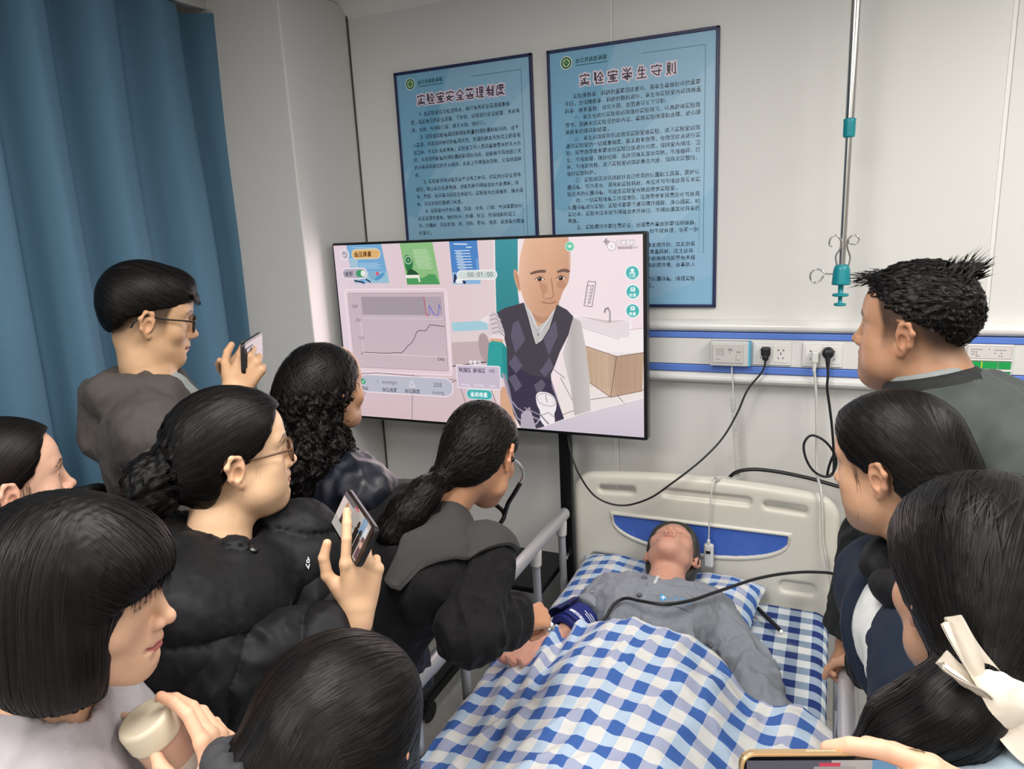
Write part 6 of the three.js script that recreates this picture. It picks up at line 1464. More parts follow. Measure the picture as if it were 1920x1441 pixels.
// 3. woman with brown glasses in a black padded jacket
{
  const wrR = [-0.712, 1.222, 1.715], elR = [-0.862, 1.205, 1.868];
  const P = person({
    label: 'woman with brown glasses and a loose hair bun in a black padded jacket',
    head: { pos: [-0.972, 1.489, 1.682], yaw: 144, pitch: 0, roll: 1.5, scale: 0.95, skin: lin('#d6b08e'), w: 1.0, jaw: 0.98, nose: 0.6, lids: 0.42, lip: lin('#b3706a'), fat: 0.25 },
    yaw: 138, pelvis: [-1.07, 0.84, 1.84], shoulder: 0.175, neck: [-0.985, 1.325, 1.735],
    shR: [-0.925, 1.285, 1.885], elR, wrR, shL: [-0.925, 1.268, 1.605], elL: [-0.845, 1.160, 1.655], wrL: [-0.770, 1.000, 1.60],
    hands: [{ side: 1, wrist: [-0.703, 1.252, 1.716], dir: [0.08, 0.97, -0.18], palm: [-0.66, 0.02, -0.75], elbow: [-0.80, 1.12, 1.80], scale: 1.0, curls: [[8, 14, 10], [62, 62, 40], [74, 66, 40], [80, 62, 40]], spread: [0.03, 0.02, -0.04, -0.10], thumb: [[0.60, 0.65, 0.10], [0.25, 0.95, 0.0], [-0.15, 1, 0.0]], h: 0.0026 }],
  });
  const { J } = P, puffer = clothMat('#101013', 0.6, 0.2), axis = J.up;
  const collar = [[cap(J.P(J.neck, -0.085, 0.02, 0.015), J.P(J.neck, -0.05, -0.085, 0.03), 0.040, 0.044), 0.015], [cap(J.P(J.neck, -0.05, -0.085, 0.03), J.P(J.neck, 0.05, -0.085, 0.03), 0.044), 0.015], [cap(J.P(J.neck, 0.05, -0.085, 0.03), J.P(J.neck, 0.085, 0.02, 0.015), 0.044, 0.04), 0.015], [cap(J.P(J.neck, -0.085, 0.02, 0.015), J.P(J.neck, -0.03, 0.115, -0.05), 0.04, 0.034), 0.015], [cap(J.P(J.neck, 0.085, 0.02, 0.015), J.P(J.neck, 0.03, 0.115, -0.05), 0.04, 0.034), 0.015], [cap(J.P(J.neck, 0, -0.10, 0), J.P(J.neck, 0, -0.13, -0.12), 0.065, 0.055), 0.04]];
  const body = blend([...torsoField(J, 0.046), ...collar, [cap(J.P(J.neck, 0, 0.005, 0.16), J.P(J.neck, 0, 0.02, -0.02), 0.060, 0.05), 0.012, -1], [flatCut(J.P(J.pelvis, 0, 0, -0.16), [0, -1, 0]), 0.02, 1]]);
  P.put('padded_jacket', wrinkled(wrinkled(quilted(body, axis, 0.10, 0.018, 0.4, 0.005), 0.004, 7, J, 7), 0.0016, 30, J, 3), bx([J.neck, J.pelvis, J.shL, J.shR, J.P(J.neck, 0, -0.14, -0.1)], 0.24), 0.0085, puffer);
  for (const k of ['L', 'R']) { const d = v3(J['wr' + k]).sub(v3(J['el' + k])).normalize().toArray(); P.put('sleeve', wrinkled(quilted(blend([[cap(J['sh' + k], J['el' + k], 0.088, 0.078)], [cap(J['el' + k], mix3(J['el' + k], J['wr' + k], 0.95), 0.076, 0.050), 0.03], [flatCut(mix3(J['el' + k], J['wr' + k], 0.96), add3(J['wr' + k], J['el' + k], -1)), 0.02, 1]]), k === 'R' ? [d[0] * 0.8 + 0.3, d[1] - 0.4, d[2] * 0.8] : d, 0.090, 0.011, 0.45, 0.006), 0.004, 12, J, 8), bx([J['sh' + k], J['el' + k], J['wr' + k]], 0.13), 0.0065, puffer); }
  part('snap_button', P.place(lathe([[0, 0.007], [0.006, 0.007], [0.0085, 0.005], [0.0085, -0.004], [0, -0.004]], 24).applyQuaternion(new THREE.Quaternion().setFromUnitVectors(v3(0, 1, 0), v3(0.45, 0.75, 0.1).normalize())).translate(-0.873, 1.360, 1.759)), M('#0d0d10', 0.25), P.G);
  {
    const map = canvasMap(64, 96, (g) => { g.strokeStyle = '#d8d8da'; g.lineWidth = 7; g.beginPath(); g.moveTo(30, 6); g.lineTo(42, 30); g.lineTo(40, 46); g.lineTo(24, 44); g.lineTo(22, 32); g.lineTo(34, 22); g.stroke(); g.beginPath(); g.moveTo(16, 56); g.lineTo(38, 86); g.lineTo(46, 56); g.stroke(); });
    const n = v3(0.70, 0.50, 0.50).normalize(), g = new THREE.PlaneGeometry(0.014, 0.024).applyQuaternion(new THREE.Quaternion().setFromUnitVectors(v3(0, 0, 1), n)).translate(-0.837 + n.x * 0.004, 1.301 + n.y * 0.004, 1.673 + n.z * 0.004);
    part('printed_letters', P.place(g), new THREE.MeshPhysicalMaterial({ map, roughness: 0.7, transparent: true }), P.G);
  }
  shoesAndTrousers(P.G, J, P.base, TROUSER, SHOE);
  const zl = hairLine([[0.11, 0.2], [0.088, 0.083], [0.062, 0.068], [0.035, 0.048], [0.012, 0.022], [-0.004, -0.012], [-0.03, -0.034], [-0.09, -0.055]]);
  const T = [0, -0.02, -0.145], bun = blend([[ell([0.0, -0.015, -0.145], [0.046, 0.05, 0.04])], [ell([-0.018, -0.045, -0.135], [0.03, 0.035, 0.032]), 0.015]]);
  const raw = blend([[scalp(0.013)], [cap([0, 0.0, -0.09], T, 0.05, 0.045), 0.03], [bun, 0.012], [(x, y, z) => (z - zl(y)) * 0.75, 0.012, 1]]);
  const hull = (x, y, z) => { const d = raw(x, y, z); return Math.abs(d) > 0.04 ? d : d - 0.0035 * noise(x * 45, y * 45, z * 45) * sstep(-0.08, -0.12, z) - 0.0005 * noise(x * 80, y * 30, z * 50); };
  hairOn(P, hull, [[-0.11, -0.12, -0.21], [0.11, 0.155, 0.115]], [
    { n: 3000, steps: 13, step: 0.010, width: 0.0024, lift: 0.0010, jit: 0.05, seed: 21, flow: (p) => p[2] < -0.11 ? [p[1] + 0.02, -p[0] - 0.02, 0.3 * Math.sin(p[0] * 90)] : add3(T, p, -1).map((q) => q * 8), stop: (x, y, z) => z > zl(y) + 0.004 },
    { n: 9, steps: 11, step: 0.008, width: 0.0007, lift: 0.001, jit: 0.3, seed: 22, free: 0, seeds: (r) => [-0.068, 0.0 + 0.02 * r(), 0.03 + 0.012 * r()], flow: (p) => [-0.05, -1, -0.15] },
    { n: 160, steps: 9, step: 0.007, width: 0.0011, lift: 0.005, jit: 1.4, curl: 0.8, seed: 23, free: 0, seeds: (r) => [(r() - 0.5) * 0.08, -0.02 - 0.06 * r(), -0.13 - 0.04 * r()], flow: (p) => [0, -0.6, -0.5] },
  ], 0.004, HAIR, true);
  glasses(P, 'brown', 'brown translucent glasses worn by the woman in the black padded jacket', M('#6a4a35', 0.25, { transmission: 0.25, thickness: 0 }), 0.0026, 0.0);
  phoneAt([-0.723, 1.388, 1.677], [-0.476, 0.471, 0.743], [0.393, 0.869, -0.299], 0.154, 0.074, 'black phone with a lit camera picture, held by the woman in the padded jacket', M('#141418', 0.3), PHONEMAP);
}
// 4. woman at the left edge
{
  const P = person({
    label: 'woman with tied-back hair at the left edge of the group, behind the bobbed woman',
    head: { pos: [-1.351, 1.453, 1.854], yaw: 160, pitch: 1, roll: 0, scale: 0.95, skin: lin('#d9ab93'), w: 0.98, jaw: 0.92, nose: 0.5, lids: 0.22, lip: lin('#b8706c'), browH: 0.8 },
    yaw: 150, pelvis: [-1.42, 0.84, 1.93], shoulder: 0.17,
  });
  const { J } = P, knit = clothMat('#3c3a40', 0.9);
  P.put('sweater', wrinkled(blend([...torsoField(J, 0.022), [cap(J.P(J.neck, 0, 0, 0.1), J.P(J.neck, 0, 0.02, -0.02), 0.052, 0.05), 0.01, -1], [flatCut(J.P(J.pelvis, 0, 0, -0.12), [0, -1, 0]), 0.02, 1]]), 0.006, 10, J, 9), bx([J.neck, J.pelvis, J.shL, J.shR], 0.2), 0.012, knit);
  for (const k of ['L', 'R']) P.put('sleeve', wrinkled(sleeve(J['sh' + k], J['el' + k], J['wr' + k], [0.055, 0.046, 0.034], 0.014), 0.006, 13, J, 2), bx([J['sh' + k], J['el' + k], J['wr' + k]], 0.09), 0.011, knit);
  shoesAndTrousers(P.G, J, P.base, JEANS, SHOE_W);
  const zl = hairLine([[0.115, 0.2], [0.094, 0.072], [0.065, 0.056], [0.035, 0.040], [0.015, 0.018], [0.0, -0.016], [-0.03, -0.034], [-0.09, -0.055]]);
  const T = [0, -0.06, -0.125];
  const hull = blend([[scalp(0.012)], [cap([0, -0.02, -0.08], T, 0.05, 0.035), 0.03], [cap(T, [0, -0.36, -0.13], 0.036, 0.03), 0.02], [(x, y, z) => (z - zl(y)) * 0.75, 0.012, 1]]);
  hairOn(P, hull, [[-0.11, -0.41, -0.19], [0.11, 0.155, 0.115]], [
    { n: 2600, steps: 12, step: 0.009, width: 0.0024, lift: 0.0010, jit: 0.03, seed: 31, tone: [0.017, 0.011, 0.009], flow: (p) => p[1] < -0.05 ? [0, -1, -0.1] : add3(T, p, -1).map((q) => q * 8), stop: (x, y, z) => z > zl(y) + 0.004 },
    { n: 40, steps: 14, step: 0.007, width: 0.0011, lift: 0.001, jit: 0.3, seed: 32, free: 0, seeds: (r) => [-0.070, 0.012 + 0.02 * r(), 0.012 + 0.016 * r()], flow: (p) => [-0.03, -1, -0.12 + p[1] * 3] },
  ], 0.0045, HAIR, true);
}
// 5. woman with a chin-length bob holding a cup
{
  const cup = [-0.762, 1.235, 2.055], wr = [-0.612, 1.205, 2.115], elR = [-0.60, 1.05, 2.29];
  const P = person({
    label: 'woman with a chin-length black bob and grey sweater, holding a lidded cup',
    head: { pos: [-0.817, 1.459, 2.099], yaw: 126, pitch: -8, roll: 2, scale: 0.95, skin: lin('#d6ab8e'), w: 1.0, jaw: 0.92, nose: 0.85, lids: 0.25, lip: lin('#b4635f'), h: 0.003 },
    yaw: 125, pelvis: [-0.97, 0.83, 2.20], shoulder: 0.175,
    shR: [-0.79, 1.225, 2.255], elR: [-0.71, 0.99, 2.30], wrR: [-0.652, 1.175, 2.068],
    hands: [{ side: 1, wrist: [-0.655, 1.188, 2.062], dir: [-0.48, 0.80, -0.30], palm: [-0.72, -0.42, 0.35], elbow: [-0.71, 0.99, 2.30], scale: 0.96, curls: [[12, 22, 15], [20, 28, 20], [26, 34, 20], [30, 38, 25]], thumb: [[0.25, 0.6, 0.9], [-0.1, 0.8, 0.6], [-0.2, 0.9, 0.3]], h: 0.0022 }],
  });
  const { J } = P, knit = clothMat('#a8a2a6', 0.95, 0.3);
  P.put('sweater', wrinkled(blend([...torsoField(J, 0.022), [cap(J.P(J.neck, 0, 0, 0.12), J.P(J.neck, 0, 0.015, 0.02), 0.056, 0.052), 0.012, -1], [flatCut(J.P(J.pelvis, 0, 0, -0.12), [0, -1, 0]), 0.02, 1]]), 0.006, 9, J, 3), bx([J.neck, J.pelvis, J.shL, J.shR], 0.2), 0.008, knit, speckle(0.05, 200));
  for (const k of ['L', 'R']) P.put('sleeve', wrinkled(sleeve(J['sh' + k], J['el' + k], J['wr' + k], [0.056, 0.047, 0.034], 0.014), 0.006, 13, J, 2), bx([J['sh' + k], J['el' + k], J['wr' + k]], 0.09), 0.008, knit);
  shoesAndTrousers(P.G, J, P.base, TROUSER, SHOE_W);
  const zf = hairLine([[0.055, 0.2], [0.034, 0.098], [0.022, 0.074], [0.0, 0.064], [-0.05, 0.058], [-0.13, 0.052]]);
  const face = blend([[ell([0, -0.052, 0.105], [0.060, 0.088, 0.085])], [ell([0, -0.10, 0.10], [0.056, 0.08, 0.08]), 0.03], [cap([0, -0.06, 0.01], [0, -0.22, -0.03], 0.057), 0.03]]);
  const raw = blend([[scalp(0.018)], [ell([0, -0.010, -0.012], [0.094, 0.105, 0.098]), 0.03], [ell([0, -0.062, -0.012], [0.097, 0.075, 0.090]), 0.03], [ell([0, 0.062, 0.046], [0.066, 0.048, 0.062]), 0.02], [face, 0.006, -1], [(x, y, z) => (z - zf(y)) * 0.8, 0.01, 1], [(x, y, z) => -(y + 0.122 - 0.25 * Math.max(0, z)) * 0.9, 0.012, 1]]);
  const hull = (x, y, z) => { const d = raw(x, y, z); return Math.abs(d) > 0.03 ? d : d - 0.0007 * noise(x * 90, y * 10, z * 90); };
  hairOn(P, hull, [[-0.125, -0.155, -0.14], [0.125, 0.16, 0.135]], [
    { n: 3600, steps: 15, step: 0.012, width: 0.0024, lift: 0.0010, jit: 0.02, seed: 41, tone: [0.013, 0.0098, 0.0088], flow: (p) => p[1] > 0.02 && p[2] > 0.03 ? [p[0] * 7, -0.25 - 4 * p[2], 1] : [p[0] * 9 * sstep(0, 0.12, p[1]), -1 + 0.2 * Math.abs(p[0]), -0.25 * sstep(0.04, 0.13, p[1])], stop: (x, y, z) => face(x, y, z) < -0.004 || z > zf(y) + 0.004 || y < -0.132 + 0.25 * Math.max(0, z) + 0.007 * noise(x * 160, 0.5, z * 160) },
    { n: 520, steps: 5, step: 0.007, width: 0.0014, lift: 0.001, jit: 0.10, seed: 42, free: 0, tone: [0.024, 0.016, 0.013], seeds: (r) => { const a = (r() - 0.5) * 0.115; return [a, 0.068 - 0.014 * r() - 2 * a * a, 0.108 - 7 * a * a]; }, flow: (p) => [p[0] * 5, -1, 0.05 - p[0] * p[0] * 40] },
    { n: 0, steps: 3, step: 0.006, width: 0.0016, lift: 0.002, jit: 0.14, seed: 43, free: 0, seeds: (r) => { const a = r() * 6.28; return [0.09 * Math.cos(a), -0.10, -0.01 + 0.085 * Math.sin(a)]; }, flow: (p) => [-p[0] * 2, -1, 0], stop: (x, y, z) => z > 0.06 },
  ], 0.0036);
  P.put('white_cuff', wrinkled(blend([[cap(mix3(J.elR, J.wrR, 0.80), mix3(J.elR, J.wrR, 1.0), 0.042, 0.050)], [flatCut(mix3(J.elR, J.wrR, 0.99), add3(J.wrR, J.elR, -1)), 0.004, 1], [cap(J.wrR, add3(J.wrR, add3(J.wrR, J.elR, -1), 0.3), 0.036), 0.006, -1]]), 0.005, 22), bx([J.wrR, mix3(J.elR, J.wrR, 0.8)], 0.08), 0.005, clothMat('#d4d2cf', 0.85));
  // the cup
  const t = thing('cup', cup, 0, 'beige insulated cup with a cream lid and ring handle, held by the bobbed woman', 'cup');
  t.rotation.set(0.30, 0, 0.16);
  t.scale.setScalar(0.84);
  part('cup_body', lathe([[0, -0.12], [0.030, -0.12], [0.033, -0.115], [0.037, 0.03], [0.036, 0.036], [0, 0.036]], 48), M('#cfa992', 0.5), t);
  part('lid', lathe([[0.0385, 0.030], [0.040, 0.034], [0.040, 0.064], [0.0375, 0.070], [0.033, 0.0715], [0.031, 0.069], [0, 0.0685]], 48), M('#d6ccb4', 0.55), t);
  part('band', lathe([[0.0360, -0.02], [0.0372, -0.02], [0.0355, -0.09], [0.0345, -0.09]], 48), M('#d9d2c4', 0.6), t);
  part('handle', tube([[-0.036, 0.046, -0.004], [-0.052, 0.058, -0.006], [-0.070, 0.056, -0.004], [-0.078, 0.040, 0.0], [-0.070, 0.024, 0.002], [-0.052, 0.018, 0.0], [-0.037, 0.022, 0]], 0.005, 50, 10), M('#c9a58c', 0.5), t);
}
// 6. dark-haired head in the front, seen from behind
{
  const P = person({
    label: 'person in front seen from behind, black hair held low by a dark tie',
    head: { pos: [-0.482, 1.300, 2.045], yaw: 188, pitch: -14, roll: -8, scale: 0.95, skin: lin('#cfa286'), eyes: 0, h: 0.004 },
    yaw: 165, pelvis: [-0.62, 0.82, 2.36], shoulder: 0.165, feet: [-0.66, 2.42], neck: [-0.535, 1.15, 2.155],
  });
  const { J } = P, knit = clothMat('#cfcdca', 0.9, 0.25);
  P.put('hooded_top', wrinkled(blend([...torsoField(J, 0.024), [cap(J.P(J.neck, -0.09, -0.02, 0), J.P(J.neck, 0, -0.10, -0.01), 0.036), 0.02], [cap(J.P(J.neck, 0.09, -0.02, 0), J.P(J.neck, 0, -0.10, -0.01), 0.036), 0.02], [flatCut(J.P(J.pelvis, 0, 0, -0.12), [0, -1, 0]), 0.02, 1]]), 0.008, 10, J, 3), bx([J.neck, J.pelvis, J.shL, J.shR], 0.2), 0.009, knit);
  for (const k of ['L', 'R']) P.put('sleeve', wrinkled(sleeve(J['sh' + k], J['el' + k], J['wr' + k], [0.056, 0.047, 0.034], 0.014), 0.006, 13, J, 2), bx([J['sh' + k], J['el' + k], J['wr' + k]], 0.09), 0.011, knit);
  shoesAndTrousers(P.G, J, P.base, TROUSER, SHOE);
  const T = Lof(P, [-0.528, 1.335, 2.135]), E2 = Lof(P, [-0.575, 1.20, 2.23]);
  const raw = blend([[scalp(0.018, 1.04)], [cap([0, 0.0, -0.06], mix3([0, 0, -0.06], T, 0.9), 0.062, 0.034), 0.04], [cap(T, E2, 0.032, 0.030), 0.016], [ell([0, -0.03, 0.01], [0.085, 0.07, 0.075]), 0.02], [(x, y, z) => (z - 0.082 - y * 0.15) * 0.8, 0.02, 1]]);
  const hull = (x, y, z) => { const d = raw(x, y, z); return Math.abs(d) > 0.03 ? d : d - 0.0006 * noise(x * 40, y * 40, z * 40); };
  hairOn(P, hull, bx([[0, 0.04, 0], T, E2], 0.14), [
    { n: 3800, steps: 15, step: 0.012, width: 0.0025, lift: 0.0009, jit: 0.02, seed: 51, tone: [0.011, 0.0095, 0.009], flow: (p) => { const d = add3(T, p, -1), l = Math.hypot(...d); return l < 0.04 || (p[2] < T[2] - 0.01) ? add3(E2, T, -1) : d.map((q) => q / l); } },
    { n: 220, steps: 13, step: 0.010, width: 0.0012, lift: 0.006, jit: 0.35, seed: 52, free: 0, tone: [0.014, 0.012, 0.011], flow: (p, g) => { const d = add3(T, p, -1), l = Math.hypot(...d); return [d[0] / l + g[0] * 0.25, d[1] / l + g[1] * 0.25, d[2] / l + g[2] * 0.25]; } },
  ], 0.0042);
  const tie = thing('hair_tie', toWorld(P.hm, T), 0, 'dark grey fabric hair tie on the low ponytail in the front', 'hair tie'), dir = v3(E2).sub(v3(T)).transformDirection(P.hm);
  const tg = new THREE.TorusGeometry(0.037, 0.017, 18, 60), tp = tg.attributes.position; for (let i = 0; i < tp.count; i++) { const x = tp.getX(i), y = tp.getY(i), z = tp.getZ(i), k = 1 + 0.16 * Math.sin(Math.atan2(y, x) * 13 + z * 80); tp.setXYZ(i, x * (0.94 + 0.06 * k), y * (0.94 + 0.06 * k), z * k); } tg.computeVertexNormals();
  tg.applyQuaternion(new THREE.Quaternion().setFromUnitVectors(v3(0, 0, 1), dir)); part('band', tg, M('#2c2c30', 0.8, { sheen: 0.3 }), tie);
}
// 7. woman bending over the bed with a stethoscope
{
  const wr = [-0.612, 0.925, 1.222], el = [-0.70, 0.90, 1.40];
  const P = person({
    label: 'woman with a long ponytail in a dark wide-collared wool coat, bending over the bed',
    head: { pos: [-0.743, 1.341, 1.157], yaw: 180, pitch: -32, roll: -3, scale: 0.95, skin: lin('#c08e6e'), lids: 0.3 },
    yaw: 140, pelvis: [-1.055, 0.87, 1.40], shoulder: 0.17, neck: [-0.835, 1.215, 1.245], knee: 0.02,
    shR: [-0.680, 1.150, 1.300], elR: [-0.645, 1.070, 1.440], wrR: [-0.640, 0.985, 1.240], shL: [-0.92, 1.10, 1.10], elL: [-0.99, 0.88, 1.12], wrL: [-1.0, 0.78, 1.25],
    hands: [
      { side: 1, wrist: [-0.632, 0.978, 1.226], dir: [0.42, -0.30, -0.85], palm: [-0.62, -0.74, 0.12], elbow: [-0.645, 1.070, 1.440], scale: 0.95, curls: [[40, 45, 25], [58, 60, 30], [66, 62, 30], [70, 60, 30]], thumb: [[0.4, 0.7, 0.6], [0.05, 0.9, 0.5], [0, 1, 0.3]] },
      { side: -1, wrist: [-1.0, 0.78, 1.25], dir: [0.1, -1, 0.1], palm: [-0.5, 0, -0.8], scale: 0.95, curls: [[20, 30, 20], [22, 32, 20], [26, 32, 20], [30, 32, 20]] },
    ],
  });
  const { J } = P, wool = clothMat('#181718', 0.97, 0.15), woolTone = speckle(0.30, 260);
  const tf = torsoField({ ...J, shR: J.P(J.neck, -0.15, 0.0, -0.085) }, 0.030);
  tf.push([cap(J.P(J.pelvis, 0.06, -0.02, 0.02), [J.pelvis[0], 0.42, J.pelvis[2] + 0.02], 0.145, 0.165), 0.08], [cap(J.P(J.chest, 0, -0.05, 0), J.P(J.pelvis, 0, -0.06, 0), 0.13, 0.15), 0.08]);
  const slR = sleeve(J.shR, J.elR, J.wrR, [0.066, 0.052, 0.050], 0.008), tfF = blend(tf), drapeOn = (x, y, z) => Math.min(tfF(x, y, z), slR(x, y, z));
  P.put('coat', wrinkled(blend([...tf, [cap(J.P(J.neck, 0, 0.02, 0.12), J.P(J.neck, 0, 0.03, 0.0), 0.05), 0.01, -1], [flatCut([0, 0.44, 0], [0, -1, 0]), 0.02, 1]]), 0.012, 6, null, 3), bx([J.neck, J.pelvis, [J.pelvis[0], 0.4, J.pelvis[2]], J.shL, J.shR], 0.27), 0.0098, wool, woolTone);
  for (const k of ['L', 'R']) P.put('sleeve', wrinkled(sleeve(J['sh' + k], J['el' + k], J['wr' + k], k === 'R' ? [0.066, 0.052, 0.050] : [0.062, 0.054, 0.045], 0.008), 0.009, 9, J, 2), bx([J['sh' + k], J['el' + k], J['wr' + k]], 0.12), 0.0065, wool, woolTone);
  // broad falling collar: a bent sheet of thick wool lying on the shoulders
  {
    const n = 72, m = 22, pos = [], idx = [], th = 0.010, tr = (k, a, b) => { // a: angle about the neck from the front right round the back, b: 0 neck .. 1 hem
      const ang = mix(-2.35, 2.35, a), c = Math.cos(ang), s = Math.sin(ang), sq = 1 / Math.max(Math.abs(c), Math.abs(s)) ** 0.75, r = mix(0.066, 0.212 * Math.min(sq, 1.25) * (0.95 + 0.12 * Math.abs(s)), b), l = -s * r * 0.98, f = -c * r * (c > 0 ? 0.62 : 0.95);
      let h = 0.14; const low = 0.03 - (0.16 - 0.10 * Math.max(0, c)) * b;
      for (let k2 = 0; k2 < 60; k2++) { const d = drapeOn(...J.P(J.neck, l, f - 0.012, h)); if (d < 0.009 || h < low) break; h -= Math.max(0.002, (d - 0.008) * 0.7); }
      h = Math.min(Math.max(h, low), 0.06 - 0.02 * b);
      return J.P(J.neck, l, f - 0.012, h + k * th + 0.004 + 0.005 * Math.sin(ang * 5) * b);
    };
    for (let k = 0; k < 2; k++) for (let j = 0; j <= m; j++) for (let i = 0; i <= n; i++) pos.push(...tr(k ? 0.2 : 1, i / n, j / m));
    const W = n + 1, N = W * (m + 1), q4 = (a, b, c, d) => idx.push(a, b, c, b, d, c);
    for (let j = 0; j < m; j++) for (let i = 0; i < n; i++) { const a = j * W + i; q4(a, a + 1, a + W, a + W + 1); q4(N + a, N + a + W, N + a + 1, N + a + W + 1); }
    for (let i = 0; i < n; i++) { q4(i, N + i, i + 1, N + i + 1); const a = m * W + i; q4(a, a + 1, N + a, N + a + 1); }
    for (let j = 0; j < m; j++) { const a = j * W; q4(a, a + W, N + a, N + a + W); const b = a + n; q4(b, N + b, b + W, N + b + W); }
    const g = new THREE.BufferGeometry(); g.setAttribute('position', new THREE.Float32BufferAttribute(pos, 3)); g.setIndex(idx); g.computeVertexNormals();
    part('collar', P.place(toCreasedNormals(g, 0.9)), clothMat('#3c3b3a', 0.97, 0.25, { vertexColors: false, bumpMap: dataMap(64, 64, (u, v, x, y) => { const q = 0.5 + 0.5 * noise(x * 0.9, y * 0.9, 1); return [q, q, q]; }, false), bumpScale: 0.001 }), P.G);
  }
  shoesAndTrousers(P.G, J, P.base, JEANS, SHOE);
  const T = Lof(P, [-0.787, 1.322, 1.268]), zl = hairLine([[0.1, 0.2], [0.085, 0.085], [0.055, 0.062], [0.03, 0.042], [0.005, 0.016], [-0.005, -0.014], [-0.03, -0.034], [-0.09, -0.055]]);
  const tail = [[-0.787, 1.322, 1.268], [-0.795, 1.310, 1.330], [-0.812, 1.280, 1.378], [-0.838, 1.240, 1.400], [-0.865, 1.190, 1.405]].map((p) => Lof(P, p));
  const L = [[scalp(0.012)], [cap([0, 0.01, -0.07], T, 0.055, 0.028), 0.035]]; for (let i = 0; i < 4; i++) L.push([cap(tail[i], tail[i + 1], [0.026, 0.036, 0.044, 0.040][i], [0.036, 0.044, 0.040, 0.012][i]), 0.014]);
  L.push([(x, y, z) => (z - zl(y)) * 0.75, 0.012, 1]);
  const raw = blend(L), hull = (x, y, z) => { const d = raw(x, y, z); return Math.abs(d) > 0.03 ? d : d - 0.0012 * noise(x * 90, y * 90, z * 90); };
  const along = (p) => { let b = 0, bd = 9; for (let i = 0; i < 4; i++) { const q = mix3(tail[i], tail[i + 1], 0.5), d = Math.hypot(...add3(q, p, -1)); if (d < bd) { bd = d; b = i; } } return add3(tail[b + 1], tail[b], -1); };
  const inTail = (p) => Math.hypot(...add3(T, p, -1)) < 0.035 || [1, 2, 3, 4].some((i) => Math.hypot(...add3(tail[i], p, -1)) < 0.055);
  hairOn(P, hull, bx([[0, 0.04, 0], ...tail], 0.135), [
    { n: 3200, steps: 13, step: 0.011, width: 0.0024, lift: 0.0010, jit: 0.05, seed: 61, tone: [0.014, 0.010, 0.009], flow: (p) => { if (inTail(p)) return along(p).map((q) => q * 20); const d = add3(T, p, -1), l = Math.hypot(...d); return d.map((q) => q / l); }, stop: (x, y, z) => z > zl(y) + 0.004 },
    { n: 1100, steps: 14, step: 0.011, width: 0.0016, lift: 0.006, jit: 0.28, seed: 62, free: 0, tone: [0.022, 0.014, 0.012], seeds: (r) => add3(mix3(tail[0], tail[3], r()), [(r() - 0.5) * 0.06, (r() - 0.5) * 0.06, (r() - 0.5) * 0.06]), flow: (p) => along(p).map((q) => q * 20) },
  ], 0.004, HAIR, true);
  const dir = v3(tail[1]).sub(v3(T)).transformDirection(P.hm), q = new THREE.Quaternion().setFromUnitVectors(v3(0, 0, 1), dir);
  const tie = thing('hair_tie', toWorld(P.hm, T), 0, 'thin black elastic hair tie on the ponytail of the bending woman', 'hair tie');
  part('band', new THREE.TorusGeometry(0.029, 0.006, 12, 40).applyQuaternion(q), M('#0e0e10', 0.6), tie);
  // stethoscope
  const ear = toWorld(P.hm, [-0.088, -0.004, -0.004]), st = thing('stethoscope', ear, 0, 'black stethoscope with a steel ear tube in the ear of the bending woman', 'stethoscope'), R = (L) => L.map((p) => add3(p, ear, -1));
  const steel = M([0.6, 0.6, 0.58], 0.2, { metalness: 1 }), blk = M('#101012', 0.4), e2 = toWorld(P.hm, [0.088, -0.004, -0.004]), mid = [-0.70, 1.16, 1.09];
  part('ear_tube', tube(R([ear, [-0.655, 1.325, 1.135], [-0.650, 1.295, 1.12], [-0.665, 1.265, 1.11]]), 0.0034, 40, 8), steel, st);
  part('ear_tube', tube(R([e2, [-0.845, 1.30, 1.07], [-0.83, 1.27, 1.06], [-0.79, 1.24, 1.07]]), 0.0034, 40, 8), steel, st);
  part('tubing', [tube(R([[-0.665, 1.265, 1.11], [-0.685, 1.235, 1.10], [-0.705, 1.205, 1.095], [-0.72, 1.17, 1.09]]), 0.0058, 40, 10), tube(R([[-0.79, 1.24, 1.07], [-0.76, 1.20, 1.08], [-0.72, 1.17, 1.09], [-0.77, 1.09, 1.13], [-0.73, 0.99, 1.16], [-0.66, 0.945, 1.15], [-0.615, 0.915, 1.12]]), 0.0058, 60, 10)], blk, st);
  part('chest_piece', lathe([[0, 0.01], [0.016, 0.01], [0.021, 0.006], [0.022, 0], [0, 0]], 32).translate(...add3([-0.610, 0.895, 1.115], ear, -1)), steel, st);
  part('ear_tip', [at(new THREE.SphereGeometry(0.0065, 16, 12), 0, 0, 0), at(new THREE.SphereGeometry(0.0065, 16, 12), ...add3(e2, ear, -1))], blk, st);
}
